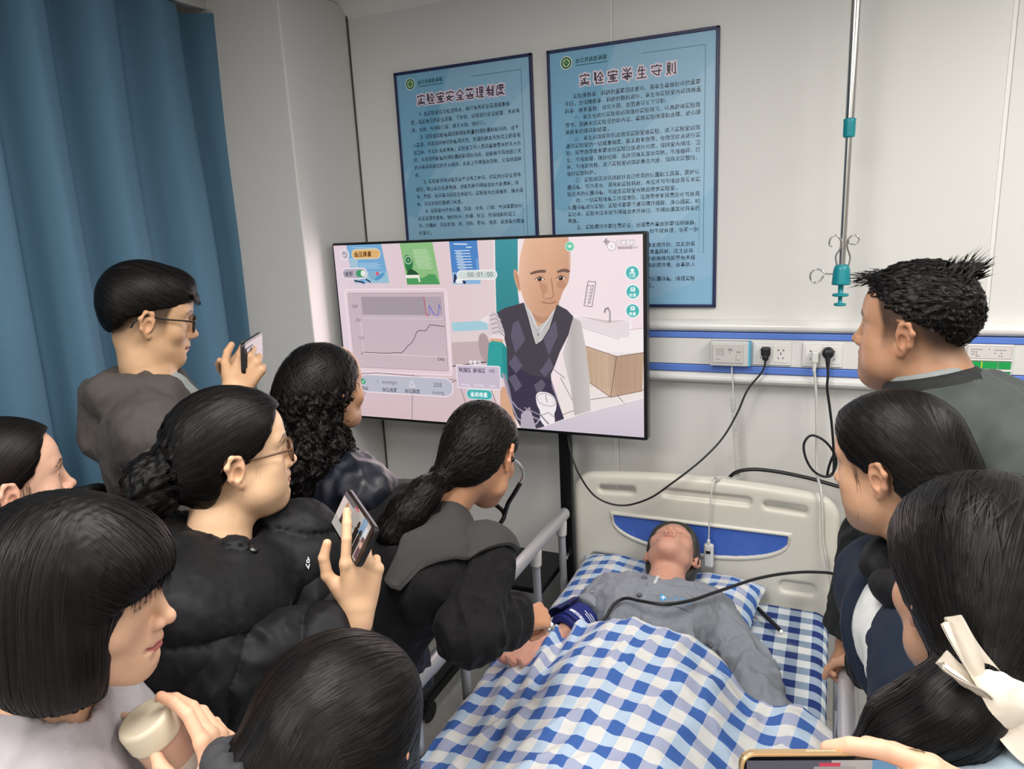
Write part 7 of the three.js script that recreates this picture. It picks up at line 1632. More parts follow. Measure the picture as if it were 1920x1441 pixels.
// ------------------------------------------------------------------ people on the right of the bed
// 8. man leaning on the bed rail
{
  const P = person({
    label: 'man with short spiky hair in a dark grey-green jacket, right of the bed',
    head: { pos: [0.152, 1.63, 1.004], yaw: -112, pitch: 2, roll: 0, scale: 1, skin: lin('#a87e62'), w: 1.05, jaw: 1.1, fat: 0.9, nose: 0.7, lids: 0.35, browH: 1.4, fade: 1, lip: lin('#84504a'), open: 0.6, neck: 0.062 },
    yaw: -118, pelvis: [0.50, 0.93, 1.08], shoulder: 0.205, neck: [0.205, 1.508, 1.035],
    shL: [0.185, 1.415, 0.865], elL: [0.125, 1.105, 0.86], wrL: [0.072, 0.885, 0.90], shR: [0.305, 1.40, 1.22], feet: [0.52, 1.04],
    hands: [{ side: 1, wrist: [0.5, 0.9, 1.5], dir: [-0.2, -1, 0], palm: [0, 0, 1], curls: [[20, 30, 20], [25, 32, 20], [28, 34, 20], [30, 36, 20]] },
      { side: -1, wrist: [0.070, 0.874, 0.902], dir: [-0.30, -0.85, 0.10], palm: [0.75, -0.5, 0.1], elbow: [0.125, 1.105, 0.86], curls: [[60, 70, 40], [66, 72, 40], [70, 74, 40], [72, 74, 40]], thumb: [[0.5, 0.7, 0.6], [0.2, 0.9, 0.6], [0, 0.9, 0.5]] }].slice(1),
  });
  const { J } = P, jacket = clothMat('#3d4241', 0.62, 0.15), dark = clothMat('#1d1f1f', 0.7);
  const body = blend([...torsoField(J, 0.036, { slim: 1.12 }), [cap(J.P(J.neck, 0, 0.03, 0.13), J.P(J.neck, 0, 0.04, -0.02), 0.062, 0.055), 0.012, -1], [flatCut(J.P(J.pelvis, 0, 0, -0.12), [0, -1, 0]), 0.02, 1]]);
  P.put('jacket', wrinkled(body, 0.008, 7, J, 13), bx([J.neck, J.pelvis, J.shL, J.shR], 0.24), 0.0098, jacket);
  for (const k of ['L', 'R']) P.put('sleeve', wrinkled(sleeve(J['sh' + k], J['el' + k], J['wr' + k], [0.070, 0.058, 0.040], 0.018), 0.008, 11, J, 14), bx([J['sh' + k], J['el' + k], J['wr' + k]], 0.11), 0.007, k === 'L' ? dark : jacket);
  const ring = (r, t, dz, lo, hi) => { const L = []; for (let i = 0; i < 16; i++) { const a = mix(0.55, 5.73, i / 16), b = mix(0.55, 5.73, (i + 1) / 16), q = (c) => J.P(J.neck, Math.sin(c) * r, Math.cos(c) * r * 0.95 + 0.01, dz - 0.02 * (Math.cos(c) + 1)); L.push([cap(q(a), q(b), t), 0.02]); } return L; };
  P.put('collar', blend([...ring(0.080, 0.015, 0.050), ...ring(0.086, 0.017, 0.026), ...ring(0.092, 0.020, 0.0)]), bx([J.neck], 0.17), 0.006, dark);
  P.put('collar_lining', blend(ring(0.070, 0.008, 0.064)), bx([J.neck], 0.16), 0.005, clothMat('#7d8181', 0.7));
  shoesAndTrousers(P.G, J, P.base, TROUSER, SHOE);
  const zl = hairLine([[0.13, 0.12], [0.1, 0.094], [0.078, 0.078], [0.055, 0.040], [0.04, 0.0], [0.01, -0.065], [-0.03, -0.085]]);
  const raw = blend([[ell([0, 0.048, -0.010], [0.0825, 0.092, 0.103])], [ell([0, 0.075, 0.03], [0.062, 0.048, 0.062]), 0.02], [(x, y, z) => (z - zl(y)) * 0.7, 0.015, 1]]);
  const hull = (x, y, z) => { const d = raw(x, y, z); return Math.abs(d) > 0.03 ? d : d - 0.003 * noise(x * 70, y * 70, z * 45); };
  hairOn(P, hull, [[-0.11, -0.07, -0.13], [0.11, 0.16, 0.12]], [
    { n: 3200, steps: 5, step: 0.006, width: 0.0030, lift: 0.003, jit: 0.5, seed: 71, vary: 1.0, tone: [0.017, 0.015, 0.014], free: 0.5, flow: (p, g) => [g[0] * 0.35 + p[0], g[1] * 0.35 - 0.1, g[2] * 0.3 + (p[1] > 0.06 ? 1 : -0.2)], stop: (x, y, z) => z > zl(y) + 0.035 },
    { n: 230, steps: 6, step: 0.0055, width: 0.0022, lift: 0.004, jit: 0.55, seed: 72, free: 0, vary: 1.0, tone: [0.02, 0.018, 0.017], seeds: (r) => [(r() - 0.5) * 0.11, 0.095 + 0.02 * r(), 0.045 + 0.045 * r()], flow: (p) => [p[0] * 3, -0.15, 1] },
    { n: 260, steps: 6, step: 0.006, width: 0.0028, lift: 0.004, jit: 1.0, seed: 73, free: 0, vary: 1.0, tone: [0.02, 0.018, 0.017], seeds: (r) => [(r() - 0.5) * 0.09, 0.10 + 0.02 * r(), -0.03 - 0.055 * r()], flow: (p, g) => [g[0] * 0.4, 0.75, -0.7] },
    { n: 26, steps: 10, step: 0.006, width: 0.0020, lift: 0.004, jit: 0.6, seed: 74, free: 0, seeds: (r) => [(r() - 0.5) * 0.05, 0.11, -0.035 - 0.05 * r()], flow: (p, g) => [0, 0.9, -0.8] },
  ], 0.0036);
}
// 9. woman with hair behind her ear
{
  const P = person({
    label: 'woman with black hair behind her ear and navy top, looking down at the bed',
    head: { pos: [0.112, 1.447, 1.302], yaw: -119, pitch: -10, roll: 0, scale: 0.95, skin: lin('#b98f72'), w: 0.98, jaw: 0.92, nose: 0.5, lids: 0.15, lip: lin('#9a625c'), fat: 0.2 },
    yaw: -80, pelvis: [0.25, 0.84, 1.46], shoulder: 0.165, neck: [0.180, 1.275, 1.360],
    shR: [0.115, 1.20, 1.225], elR: [0.135, 0.98, 1.13], wrR: [0.115, 0.87, 0.985], shL: [0.245, 1.20, 1.490], feet: [0.40, 1.44],
    hands: [{ side: 1, wrist: [0.112, 0.868, 0.978], dir: [-0.35, -0.45, -0.8], palm: [-0.5, -0.85, 0.2], elbow: [0.135, 0.98, 1.13], scale: 0.93, curls: [[62, 70, 40], [66, 70, 40], [70, 70, 40], [72, 70, 40]], thumb: [[0.4, 0.8, 0.6], [0.0, 0.8, 0.8], [-0.3, 0.6, 0.8]] }],
  });
  const { J } = P, navy = clothMat('#1a2433', 0.75), black = clothMat('#101114', 0.7), whiteC = clothMat('#c9ccca', 0.85);
  const base = torsoField(J, 0.026), cutN = [cap(J.P(J.neck, 0, 0.02, 0.13), J.P(J.neck, 0, 0.03, -0.01), 0.055, 0.05), 0.012, -1], hem = [flatCut(J.P(J.pelvis, 0, 0, -0.18), [0, -1, 0]), 0.02, 1];
  P.put('navy_top', wrinkled(blend([...base, cutN, [cap(J.P(J.neck, -0.02, -0.085, 0.01), J.P(J.neck, 0.05, -0.08, 0.005), 0.05), 0.02], [cap(J.P(J.neck, -0.015, 0.13, -0.05), J.P(J.pelvis, 0.03, 0.17, -0.1), 0.058, 0.125), 0.012, -1], hem]), 0.007, 8, J, 15), bx([J.neck, J.pelvis, J.shL, J.shR], 0.24), 0.008, navy);
  { const L = []; for (let i = 0; i < 14; i++) { const q = (c) => J.P(J.neck, Math.sin(c) * 0.082, Math.cos(c) * 0.080 + 0.012, 0.035 - 0.014 * (Math.cos(c) + 1)), a = mix(0.4, 5.88, i / 14), b = mix(0.4, 5.88, (i + 1) / 14); L.push([cap(q(a), q(b), 0.025), 0.03]); } P.put('black_collar', wrinkled(blend(L), 0.002, 16, null, 2), bx([J.neck], 0.20), 0.006, black); }
  P.put('white_shirt', wrinkled(blend([[cap(J.P(J.chest, 0.06, 0.02, 0.03), J.P(J.chest, -0.06, 0.02, 0.03), 0.108)], [cap(J.P(J.waist, 0.05, 0.01, 0), J.P(J.waist, -0.05, 0.01, 0), 0.108), 0.06], [cap(J.P(J.pelvis, 0.06, 0.01, -0.06), J.P(J.pelvis, -0.06, 0.01, -0.06), 0.115), 0.06]]), 0.005, 9, null, 4), bx([J.neck, J.pelvis], 0.24), 0.008, whiteC);
  P.put('sleeve', wrinkled(sleeve(J.shR, J.elR, J.wrR, [0.056, 0.047, 0.034], 0.016), 0.007, 13, J, 2), bx([J.shR, J.elR, J.wrR], 0.1), 0.007, black);
  P.put('sleeve', wrinkled(sleeve(J.shL, J.elL, J.wrL, [0.058, 0.048, 0.034], 0.020), 0.008, 11, J, 2), bx([J.shL, J.elL, J.wrL], 0.1), 0.007, navy);
  shoesAndTrousers(P.G, J, P.base, TROUSER, SHOE_W);
  const zl = hairLine([[0.13, 0.12], [0.108, 0.092], [0.088, 0.080], [0.06, 0.066], [0.035, 0.05], [0.012, 0.022], [-0.002, -0.012], [-0.03, -0.036], [-0.5, -0.05]]);
  const hull0 = blend([[scalp(0.014)], [cap([0, -0.02, -0.075], [0.0, -0.16, -0.105], 0.058, 0.05), 0.04], [cap([0, -0.16, -0.105], [-0.02, -0.34, -0.13], 0.05, 0.035), 0.03], [(x, y, z) => (z - zl(y)) * 0.75, 0.012, 1]]);
  const hull = (x, y, z) => { const d = hull0(x, y, z); return Math.abs(d) > 0.03 ? d : d - 0.0005 * noise(x * 50, y * 40, z * 50); };
  hairOn(P, hull, [[-0.11, -0.40, -0.20], [0.11, 0.155, 0.13]], [
    { n: 3200, steps: 14, step: 0.011, width: 0.0024, lift: 0.0010, jit: 0.03, seed: 81, flow: (p) => { const t = sstep(-0.02, -0.10, p[1]); return [mix(p[0] > -0.01 ? 1.0 * sstep(0.08, 0.0, Math.abs(p[0])) : -1.0 * sstep(0.08, 0, Math.abs(p[0])), -p[0] * 3, t), mix(-0.55 - 2 * Math.abs(p[0]), -1, t), mix(-0.75, -0.15, t)]; }, stop: (x, y, z) => z > zl(y) + 0.004 },
    { n: 16, steps: 14, step: 0.008, width: 0.0007, lift: 0.001, jit: 0.2, seed: 82, free: 0, seeds: (r) => [0.066 + 0.006 * r(), 0.015 + 0.03 * r(), 0.034 + 0.012 * r()], flow: (p) => [0.0, -1, -0.1 - p[1] * 1.5] },
  ], 0.004, HAIR, true);
}
// 10. woman in front on the right, seen from behind
{
  const P = person({
    label: 'woman in a pale blue top, her black hair tied with a cream ribbon',
    head: { pos: [0.168, 1.448, 1.735], yaw: -155, pitch: -14, roll: 8, scale: 0.97, skin: lin('#a9826a'), w: 1.0, jaw: 0.95, nose: 0.6, lids: 0.2, h: 0.003 },
    yaw: -160, pelvis: [0.42, 0.84, 1.98], shoulder: 0.17, neck: [0.245, 1.335, 1.835], feet: [0.45, 2.02],
    shL: [0.115, 1.255, 1.93], shR: [0.42, 1.265, 1.80], elL: [0.14, 1.05, 2.10],
  });
  const { J } = P, top = clothMat('#a9bccb', 0.85, 0.25);
  P.put('blouse', wrinkled(blend([...torsoField(J, 0.026), [cap(J.P(J.neck, 0, 0, 0.12), J.P(J.neck, 0, 0.02, 0.0), 0.054, 0.05), 0.012, -1], [flatCut(J.P(J.pelvis, 0, 0, -0.12), [0, -1, 0]), 0.02, 1]]), 0.006, 10, J, 3), bx([J.neck, J.pelvis, J.shL, J.shR], 0.2), 0.009, top);
  for (const k of ['L', 'R']) P.put('sleeve', wrinkled(sleeve(J['sh' + k], J['el' + k], J['wr' + k], [0.056, 0.047, 0.034], 0.014), 0.006, 13, J, 2), bx([J['sh' + k], J['el' + k], J['wr' + k]], 0.09), 0.010, top);
  shoesAndTrousers(P.G, J, P.base, JEANS, SHOE_W);
  const T = Lof(P, [0.160, 1.418, 1.838]), tail = [[0.160, 1.418, 1.838], [0.128, 1.385, 1.862], [0.095, 1.352, 1.862], [0.058, 1.290, 1.858]].map((p) => Lof(P, p)), zl = hairLine([[0.13, 0.12], [0.105, 0.085], [0.07, 0.068], [0.03, 0.05], [0.0, 0.03], [-0.03, 0.012], [-0.06, -0.02], [-0.12, -0.05]]);
  const L = [[scalp(0.020, 1.03)], [(x, y, z) => (z - zl(y)) * 0.7, 0.015, 1], [cap([0, -0.01, -0.06], T, 0.07, 0.034), 0.05]]; for (let i = 0; i < 3; i++) L.push([cap(tail[i], tail[i + 1], [0.034, 0.046, 0.044][i], [0.046, 0.044, 0.03][i]), 0.016]);
  const raw = blend(L), hull = (x, y, z) => { const d = raw(x, y, z); return Math.abs(d) > 0.03 ? d : d - 0.0006 * noise(x * 40, y * 40, z * 40); };
  const inTail = (p) => [1, 2, 3].some((i) => Math.hypot(...add3(tail[i], p, -1)) < 0.055);
  hairOn(P, hull, bx([[0, 0.04, 0], ...tail], 0.14), [
    { n: 4000, steps: 15, step: 0.012, width: 0.0025, lift: 0.0010, jit: 0.03, seed: 91, tone: [0.012, 0.010, 0.0095], flow: (p) => { if (inTail(p)) { let b = 0, bd = 9; for (let i = 0; i < 3; i++) { const d = Math.hypot(...add3(mix3(tail[i], tail[i + 1], 0.5), p, -1)); if (d < bd) { bd = d; b = i; } } return add3(tail[b + 1], tail[b], -1).map((q) => q * 20); } const d = add3(T, p, -1), l = Math.hypot(...d); return d.map((q) => q / l); }, stop: (x, y, z) => z > zl(y) + 0.006 && !inTail([x, y, z]) },
    { n: 500, steps: 9, step: 0.009, width: 0.0012, lift: 0.005, jit: 0.8, seed: 92, free: 0, tone: [0.02, 0.017, 0.016], seeds: (r) => { const a = (r() - 0.5) * 1.6, b = r() * 1.9 - 0.9; return [0.094 * Math.sin(a) * Math.cos(b), 0.045 + 0.103 * Math.cos(a) * Math.cos(b * 0.6), -0.01 + 0.1 * Math.sin(b)]; }, flow: (p, g) => { const d = add3(T, p, -1), l = Math.hypot(...d); return [d[0] / l + g[0] * 0.5, d[1] / l + g[1] * 0.5, d[2] / l + g[2] * 0.5]; } },
  ], 0.0042);
  // cream ribbon: knot, folded loops and two loose ends
  const o = toWorld(P.hm, T), t = thing('hair_ribbon', o, 0, 'cream fabric ribbon knotted round the ponytail in the right foreground', 'ribbon'), cream = M([0.70, 0.64, 0.55], 0.85, { sheen: 0.3 });
  const strip = (pts, w0, w1, tw) => { const c = new THREE.CatmullRomCurve3(pts.map((p) => v3(p))), n = 40, m = 6, pos = [], idx = []; for (let k = 0; k < 2; k++) for (let i = 0; i <= n; i++) { const u = i / n, p = c.getPointAt(u), d = c.getTangentAt(u), s = v3(0.2, 0.5, 0.85).applyAxisAngle(d, tw[0] + (tw[1] - tw[0]) * u).cross(d).normalize(), nn = d.clone().cross(s), w = mix(w0, w1, u) * (0.75 + 0.25 * Math.sin(u * 3.1)); for (let j = 0; j <= m; j++) { const b = j / m * 2 - 1, q = p.clone().addScaledVector(s, b * w).addScaledVector(nn, 0.007 * b * b * Math.sign(w0) + 0.004 * Math.sin(b * 5 + u * 6) + (k ? -0.0025 : 0)); pos.push(q.x, q.y, q.z); } } const W = m + 1, N = W * (n + 1); for (let i = 0; i < n; i++) for (let j = 0; j < m; j++) { const a = i * W + j; idx.push(a, a + 1, a + W, a + W, a + 1, a + W + 1, N + a, N + a + W, N + a + 1, N + a + W, N + a + W + 1, N + a + 1); } for (let i = 0; i < n; i++) for (const j of [0, m]) { const a = i * W + j; idx.push(a, a + W, N + a, N + a, a + W, N + a + W); } const g = new THREE.BufferGeometry(); g.setAttribute('position', new THREE.Float32BufferAttribute(pos, 3)); g.setIndex(idx); g.computeVertexNormals(); return g; };
  part('ribbon_end', strip([[0.0, 0.0, 0.03], [-0.02, 0.03, 0.035], [-0.045, 0.07, 0.03]], 0.016, 0.012, [0, 0.3]), cream, t);
  part('ribbon_end', strip([[0.0, 0.0, 0.03], [-0.03, 0.02, 0.045], [-0.05, 0.035, 0.05]], 0.018, 0.011, [0.6, 0.9]), cream, t);
  part('knot', meshField(wrinkled(ell([0.0, -0.005, 0.028], [0.034, 0.030, 0.026]), 0.003, 26), [-0.05, -0.05, -0.02], [0.05, 0.05, 0.07], 0.003), cream, t);
  part('ribbon_loop', strip([[0.0, 0.0, 0.03], [0.035, -0.022, 0.05], [0.075, -0.04, 0.05], [0.11, -0.05, 0.03]], 0.028, 0.036, [0.2, 0.7]), cream, t);
  part('ribbon_loop', strip([[0.0, -0.01, 0.03], [0.04, -0.04, 0.03], [0.08, -0.065, 0.02], [0.12, -0.075, 0.0]], 0.024, 0.030, [0.9, 1.2]), cream, t);
  // the arm that holds the phone in the lower right corner
}
// ------------------------------------------------------------------ the training manikin in the bed
{
  const skin = lin('#d39f8a');
  const P = person({
    label: 'training manikin lying in the bed with head tipped back, in a grey patient shirt',
    head: { pos: [-0.462, 0.735, 0.325], yaw: 3, pitch: 94, roll: 0, scale: 1.0, skin, w: 1.02, jaw: 0.95, nose: 0.9, lids: 0.05, browH: 0.4, brow: lin('#9a6a58'), lip: lin('#b97468'), eyes: 0, neck: 0.055 },
    yaw: 0, front: [0, 1, 0], neck: [-0.456, 0.675, 0.475], pelvis: [-0.425, 0.625, 1.02], shoulder: 0.165, base: [-0.44, 0.6, 0.6],
    shL: [-0.30, 0.672, 0.545], shR: [-0.605, 0.672, 0.555], elR: [-0.680, 0.650, 0.735], wrR: [-0.738, 0.662, 0.86], elL: [-0.160, 0.622, 0.73], wrL: [-0.045, 0.598, 0.99],
    joints: { knL: [-0.34, 0.61, 1.40], knR: [-0.51, 0.61, 1.40], anL: [-0.34, 0.59, 1.74], anR: [-0.51, 0.59, 1.74], toeL: [-0.34, 0.63, 1.78], toeR: [-0.51, 0.63, 1.78], hipL: [-0.34, 0.62, 1.05], hipR: [-0.51, 0.62, 1.05] },
    hands: [{ side: 1, wrist: [-0.738, 0.664, 0.862], dir: [-0.35, 0.0, 0.9], palm: [0.2, 1, 0], elbow: [-0.680, 0.650, 0.735], curls: [[15, 25, 15], [18, 28, 15], [20, 30, 15], [22, 30, 15]], h: 0.003 }],
  });
  const { J } = P, linen = clothMat('#8b9098', 0.9, 0.15), fold = (x, y, z) => 1;
  const body = blend([...torsoField(J, 0.016, { slim: 0.98 }), [cap(J.shL, mix3(J.shL, J.elL, 0.4), 0.072, 0.07), 0.03], [cap(J.shR, mix3(J.shR, J.elR, 0.3), 0.07, 0.07), 0.03], [cap([-0.46, 0.74, 0.36], [-0.456, 0.715, 0.50], 0.066, 0.056), 0.012, -1]]);
  P.put('patient_shirt', wrinkled(wrinkled(body, 0.008, 9, null, 22), 0.0022, 24, null, 5), bx([J.neck, J.pelvis, J.shL, J.shR], 0.19), 0.0068, linen, speckle(0.05, 160));
  P.put('sleeve', wrinkled(blend([[cap(J.shL, J.elL, 0.074, 0.064)], [cap(J.elL, J.wrL, 0.064, 0.056), 0.02], [flatCut(J.wrL, [0.5, -0.1, 0.9]), 0.006, 1]]), 0.010, 10, J, 23), bx([J.shL, J.elL, J.wrL], 0.12), 0.006, linen, speckle(0.05, 160));
  P.put('sleeve', wrinkled(blend([[cap(J.shR, mix3(J.shR, J.elR, 0.62), 0.070, 0.064)], [flatCut(mix3(J.shR, J.elR, 0.60), add3(J.elR, J.shR, -1)), 0.006, 1]]), 0.007, 14, J, 24), bx([J.shR, J.elR], 0.1), 0.006, linen, speckle(0.05, 160));
  P.put('turned_cuff', blend([[cap(mix3(J.shR, J.elR, 0.46), mix3(J.shR, J.elR, 0.66), 0.073, 0.072)], [flatCut(mix3(J.shR, J.elR, 0.63), add3(J.elR, J.shR, -1)), 0.004, 1], [flatCut(mix3(J.shR, J.elR, 0.48), add3(J.shR, J.elR, -1)), 0.004, 1]]), bx([J.shR, J.elR], 0.1), 0.006, clothMat('#8e939b', 0.9));
  // placket with buttons and the small printed badge, laid on the chest
  const chestY = (x, z) => { let y = 0.9; for (let i = 0; i < 60; i++) { const d = body(x, y, z); if (d < 0.001) break; y -= d * 0.8; } return y; };
  const placket = []; for (let i = 0; i < 30; i++) { const a = i / 30, z = mix(0.53, 0.93, a), x = mix(-0.495, -0.468, a); placket.push([x, chestY(x, z) + 0.004, z]); }
  { const g = new THREE.BufferGeometry(), pos = [], idx = []; placket.forEach((p, i) => { const l = chestY(p[0] - 0.015, p[2]) , r = chestY(p[0] + 0.015, p[2]); pos.push(p[0] - 0.016, l + 0.002, p[2], p[0] - 0.013, l + 0.0065, p[2], p[0] + 0.013, r + 0.0065, p[2], p[0] + 0.016, r + 0.002, p[2]); if (i) for (let j = 0; j < 3; j++) { const a = (i - 1) * 4 + j; idx.push(a, a + 4, a + 1, a + 1, a + 4, a + 5); } }); g.setAttribute('position', new THREE.Float32BufferAttribute(pos, 3)); g.setIndex(idx); g.computeVertexNormals(); part('placket', P.place(g), clothMat('#858a93', 0.9, 0.1, { vertexColors: false, side: THREE.DoubleSide }), P.G); }
  for (const [x, z] of [[-0.489, 0.60], [-0.482, 0.69], [-0.477, 0.775], [-0.472, 0.86]]) part('button', P.place(lathe([[0, 0.0035], [0.005, 0.0035], [0.0075, 0.005], [0.009, 0.0035], [0.009, 0], [0, 0]], 24).translate(x, chestY(x, z) + 0.006, z)), M('#5d6169', 0.4), P.G);
  part('sleeve_tape', P.place(box(0.018, 0.003, 0.034, 0, 0, 0, 0.001).rotateZ(0.35).rotateY(-0.35).translate(-0.638, 0.739, 0.625)), M('#c4c8cc', 0.8), P.G);
  part('neck_tape', P.place(box(0.010, 0.004, 0.05, -0.452, chestY(-0.452, 0.60) + 0.006, 0.598).rotateY(0)), M('#c9ccd0', 0.8), P.G);
  {
    const map = canvasMap(256, 96, (g, w, h) => { g.fillStyle = '#7f848d'; g.fillRect(0, 0, w, h); g.fillStyle = '#3f9ad0'; g.beginPath(); g.moveTo(12, 18); g.lineTo(62, 18); g.lineTo(60, 58); g.lineTo(37, 76); g.lineTo(14, 58); g.closePath(); g.fill(); g.fillStyle = '#e6eef2'; g.fillRect(33, 26, 8, 36); g.fillRect(20, 40, 34, 8); g.fillStyle = '#4d9cc8'; for (let i = 0; i < 5; i++) { g.fillRect(80 + i * 33, 22, 24, 4); g.fillRect(84 + i * 33, 32, 16, 4); g.fillRect(90 + i * 33, 20, 4, 28); g.fillRect(80 + i * 33, 44, 24, 4); } g.font = '15px sans-serif'; g.fillText('medical center', 92, 76); });
    const g = new THREE.PlaneGeometry(0.105, 0.038, 20, 8).rotateX(-Math.PI / 2), p = g.attributes.position; for (let i = 0; i < p.count; i++) { const x = p.getX(i) - 0.375, z = p.getZ(i) + 0.685; p.setXYZ(i, x, chestY(x, z) + 0.006, z); } g.computeVertexNormals();
    part('printed_badge', P.place(g), new THREE.MeshPhysicalMaterial({ map, roughness: 0.85 }), P.G);
  }
  // moulded dark hair cap
  const zl = hairLine([[0.13, 0.12], [0.08, 0.10], [0.05, 0.082], [0.02, 0.05], [0, 0.02], [-0.02, -0.02], [-0.06, -0.03]]);
  const hull = blend([[scalp(0.014, 1.03)], [(x, y, z) => (z - zl(y)) * 0.75, 0.012, 1]]);
  part('hair', P.place(meshField(hull, [[-0.12, -0.12, -0.14], [0.12, 0.17, 0.13]][0], [0.12, 0.17, 0.13], 0.0035).applyMatrix4(P.hm)), M([0.034, 0.031, 0.027], 0.55), P.G, 'smooth dark moulded hair');
  // blood-pressure cuff
  const c0 = mix3(J.shR, J.elR, 0.68), c1 = add3(J.elR, [-0.012, 0, 0.03]), o = mix3(c0, c1, 0.5), t = thing('pressure_cuff', o, 0, 'navy blood-pressure cuff with white print round the manikin arm', 'cuff'), d = v3(c1).sub(v3(c0)), len = d.length(), q = new THREE.Quaternion().setFromUnitVectors(v3(0, 1, 0), d.normalize());
  const navy = M('#16246e', 0.75, { sheen: 0.3, vertexColors: false });
  const cg = lathe([[0.044, -len / 2], [0.062, -len / 2], [0.066, -len / 2 + 0.004], [0.067, 0], [0.064, len / 2 - 0.004], [0.060, len / 2], [0.044, len / 2]], 60), cp = cg.attributes.position; for (let i = 0; i < cp.count; i++) { const x = cp.getX(i), z = cp.getZ(i), y = cp.getY(i), k = 1 + 0.05 * noise(x * 20, y * 18, z * 20); cp.setXYZ(i, x * k, y, z * k); } cg.computeVertexNormals();
  part('sleeve_wrap', cg.applyQuaternion(q), navy, t);
  const lv = v3(0.25, 0.72, 0.64).applyQuaternion(q.clone().invert()), th0 = Math.atan2(lv.x, lv.z), lw = v3(-0.8, 0.6, 0.1).applyQuaternion(q.clone().invert()), th1 = Math.atan2(lw.x, lw.z);
  const flap = new THREE.CylinderGeometry(0.078, 0.070, len * 0.96, 40, 1, true, th1 - 0.7, 1.3), fl2 = new THREE.CylinderGeometry(0.074, 0.066, len * 0.96, 40, 1, true, th1 - 0.7, 1.3); part('loose_flap', join([flap, fl2]).applyQuaternion(q).translate(-0.004, 0.008, -0.004), M('#141f5c', 0.75, { side: THREE.DoubleSide }), t);
  const pm = canvasMap(256, 160, (g, w, h) => { g.fillStyle = '#16246e'; g.fillRect(0, 0, w, h); g.fillStyle = '#dfe4f0'; g.fillRect(24, 40, 210, 22); g.fillStyle = '#16246e'; g.font = 'bold 18px sans-serif'; g.fillText('ARTERY  MARK', 60, 57); g.fillStyle = '#dfe4f0'; g.beginPath(); g.moveTo(8, 51); g.lineTo(30, 38); g.lineTo(30, 64); g.fill(); g.fillRect(40, 96, 90, 6); g.fillRect(40, 112, 110, 6); g.fillRect(40, 128, 70, 6); });
  const pg = new THREE.CylinderGeometry(0.0705, 0.0705, len * 0.75, 40, 1, true, th0 - 0.75, 1.5); part('cuff_print', pg.applyQuaternion(q), new THREE.MeshPhysicalMaterial({ map: pm, roughness: 0.8 }), t);
  // black tube from the cuff across the chest
  const O = [-0.516, 0.775, 0.727], tb = thing('cuff_tube', O, 0, 'black tube running from the cuff across the manikin chest to the right', 'tube');
  part('tube', tube([[-0.645, 0.70, 0.79], [-0.60, 0.705, 0.80], [-0.565, 0.735, 0.775], [-0.545, 0.768, 0.74], [-0.516, 0.785, 0.727], [-0.466, 0.797, 0.747], [-0.394, 0.805, 0.757], [-0.335, 0.803, 0.715], [-0.262, 0.792, 0.607], [-0.17, 0.778, 0.471], [-0.083, 0.762, 0.372], [-0.007, 0.75, 0.316], [0.056, 0.73, 0.277], [0.12, 0.66, 0.25], [0.14, 0.5, 0.25]].map((p) => add3(p, O, -1)), 0.0048, 160, 10), blackRubber, tb);
}
// pen torch on the sheet
{
  const a = [-0.180, 0.583, 0.30], b = [-0.100, 0.568, 0.392], t = thing('pen_torch', a, 0, 'black pen torch with a glowing tip lying on the sheet', 'torch'), d = v3(b).sub(v3(a)), l = d.length(), q = new THREE.Quaternion().setFromUnitVectors(v3(0, 1, 0), d.clone().normalize()), blk = M('#17171b', 0.3);
  part('barrel', lathe([[0, 0], [0.0055, 0], [0.0068, 0.004], [0.0068, 0.038], [0.0074, 0.040], [0.0074, l - 0.012], [0.006, l - 0.002], [0.0045, l], [0, l]], 28).applyQuaternion(q), blk, t);
  part('clip', box(0.003, 0.045, 0.002, 0, 0.035, 0.0095, 0.0008).applyQuaternion(q), M('#3a3a40', 0.25, { metalness: 0.8 }), t);
  part('bulb', at(new THREE.SphereGeometry(0.004, 16, 12), 0, l + 0.001, 0).applyQuaternion(q), M('#fff2c8', 0.4, { emissive: new THREE.Color('#ffe09a'), emissiveIntensity: 6 }), t);
  const L = new THREE.SpotLight(0xffdf9a, 0.010, 0, 0.6, 0.6); L.position.set(0, l + 0.008, 0).applyQuaternion(q); L.target.position.set(0, l + 0.1, -0.004).applyQuaternion(q); L.shadow.radius = 0.2; t.add(L, L.target);
}
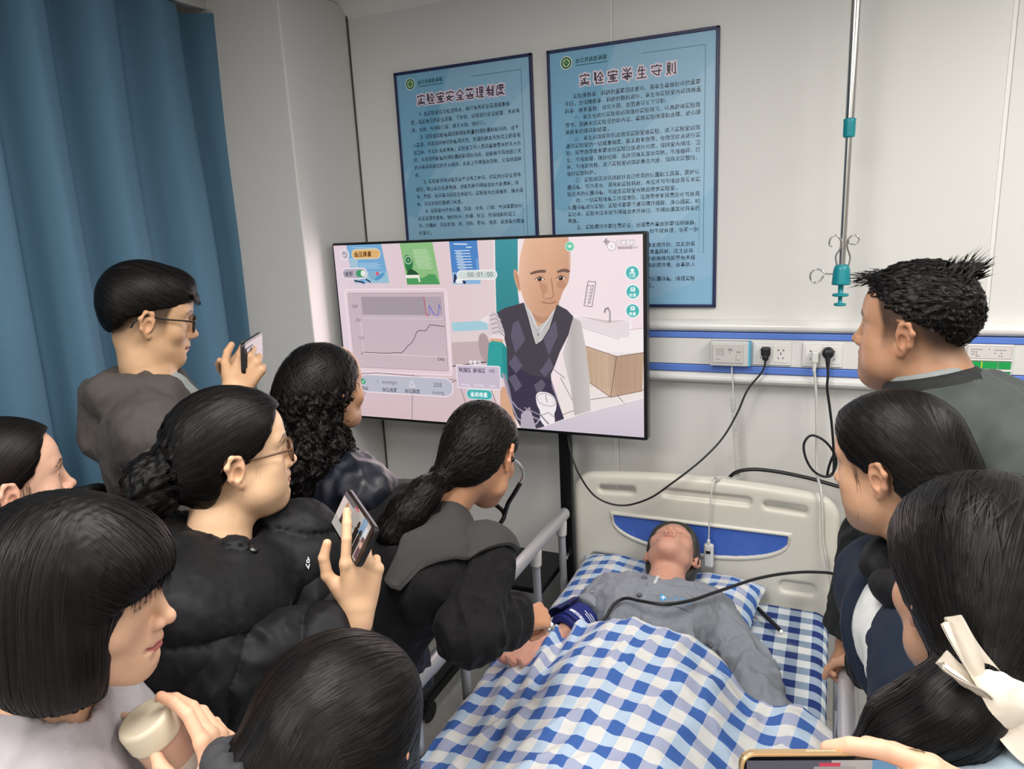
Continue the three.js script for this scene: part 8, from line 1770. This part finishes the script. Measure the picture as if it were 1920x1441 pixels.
// the phone and hand in the lower right corner belong to somebody standing beside the camera
// ------------------------------------------------------------------ somebody beside the camera films the bed: only a hand and a phone reach into view
{
  const P = person({
    label: 'person at the lower right edge, only a hand holding a gold phone showing',
    head: { pos: [0.50, 1.60, 2.62], yaw: -140, pitch: -10, roll: 0, scale: 0.97, skin: lin('#d2a78c'), h: 0.004 },
    yaw: -150, pelvis: [0.56, 0.88, 2.72], shoulder: 0.17,
    shL: [0.38, 1.36, 2.74], elL: [0.42, 1.20, 2.30], wrL: [0.19, 1.385, 2.03], elR: [0.72, 1.10, 2.62], wrR: [0.55, 1.10, 2.42],
    hands: [{ side: -1, wrist: [0.163, 1.379, 2.006], dir: [-0.855, 0.440, 0.278], palm: [-0.195, -0.925, -0.337], elbow: [0.42, 1.20, 2.30], scale: 0.94, curls: [[12, 26, 22], [40, 50, 30], [48, 52, 30], [52, 54, 30]], thumb: [[0.6, 0.7, 0.4], [0.2, 0.9, 0.4], [0.0, 1, 0.2]] }],
  });
  const { J } = P, knit = clothMat('#55565c', 0.9);
  P.put('sweater', wrinkled(blend([...torsoField(J, 0.022), [flatCut(J.P(J.pelvis, 0, 0, -0.12), [0, -1, 0]), 0.02, 1]]), 0.006, 10, J, 9), boundsOf([J.neck, J.pelvis, J.shL, J.shR], 0.2), 0.012, knit);
  for (const k of ['L', 'R']) P.put('sleeve', wrinkled(sleeve(J['sh' + k], J['el' + k], mix3(J['el' + k], J['wr' + k], 0.8), [0.055, 0.046, 0.034], 0.014), 0.006, 13, J, 2), boundsOf([J['sh' + k], J['el' + k], J['wr' + k]], 0.09), 0.010, knit);
  shoesAndTrousers(P.G, J, P.base, TROUSER, SHOE);
  part('hair', P.place(meshField(scalp(0.016), [-0.12, -0.12, -0.14], [0.12, 0.17, 0.02], 0.006, hairTone).applyMatrix4(P.hm)), HAIR, P.G);
  const t = phoneAt([0.021, 1.393, 2.024], [0.40, 0.16, 0.90], [0.0, 1, -0.1], 0.160, 0.076, 'gold-edged phone held level at the bottom right edge', M('#c9a274', 0.3, { metalness: 0.6 }), PHONEMAP, M('#d9b88e', 0.25, { metalness: 0.8 }));
  part('side_key', box(0.026, 0.0012, 0.0026, -0.012, 0.0384, 0, 0.0005, 1), M('#e8d2b0', 0.25, { metalness: 0.8 }), t);
}
renderer.render(scene, camera);
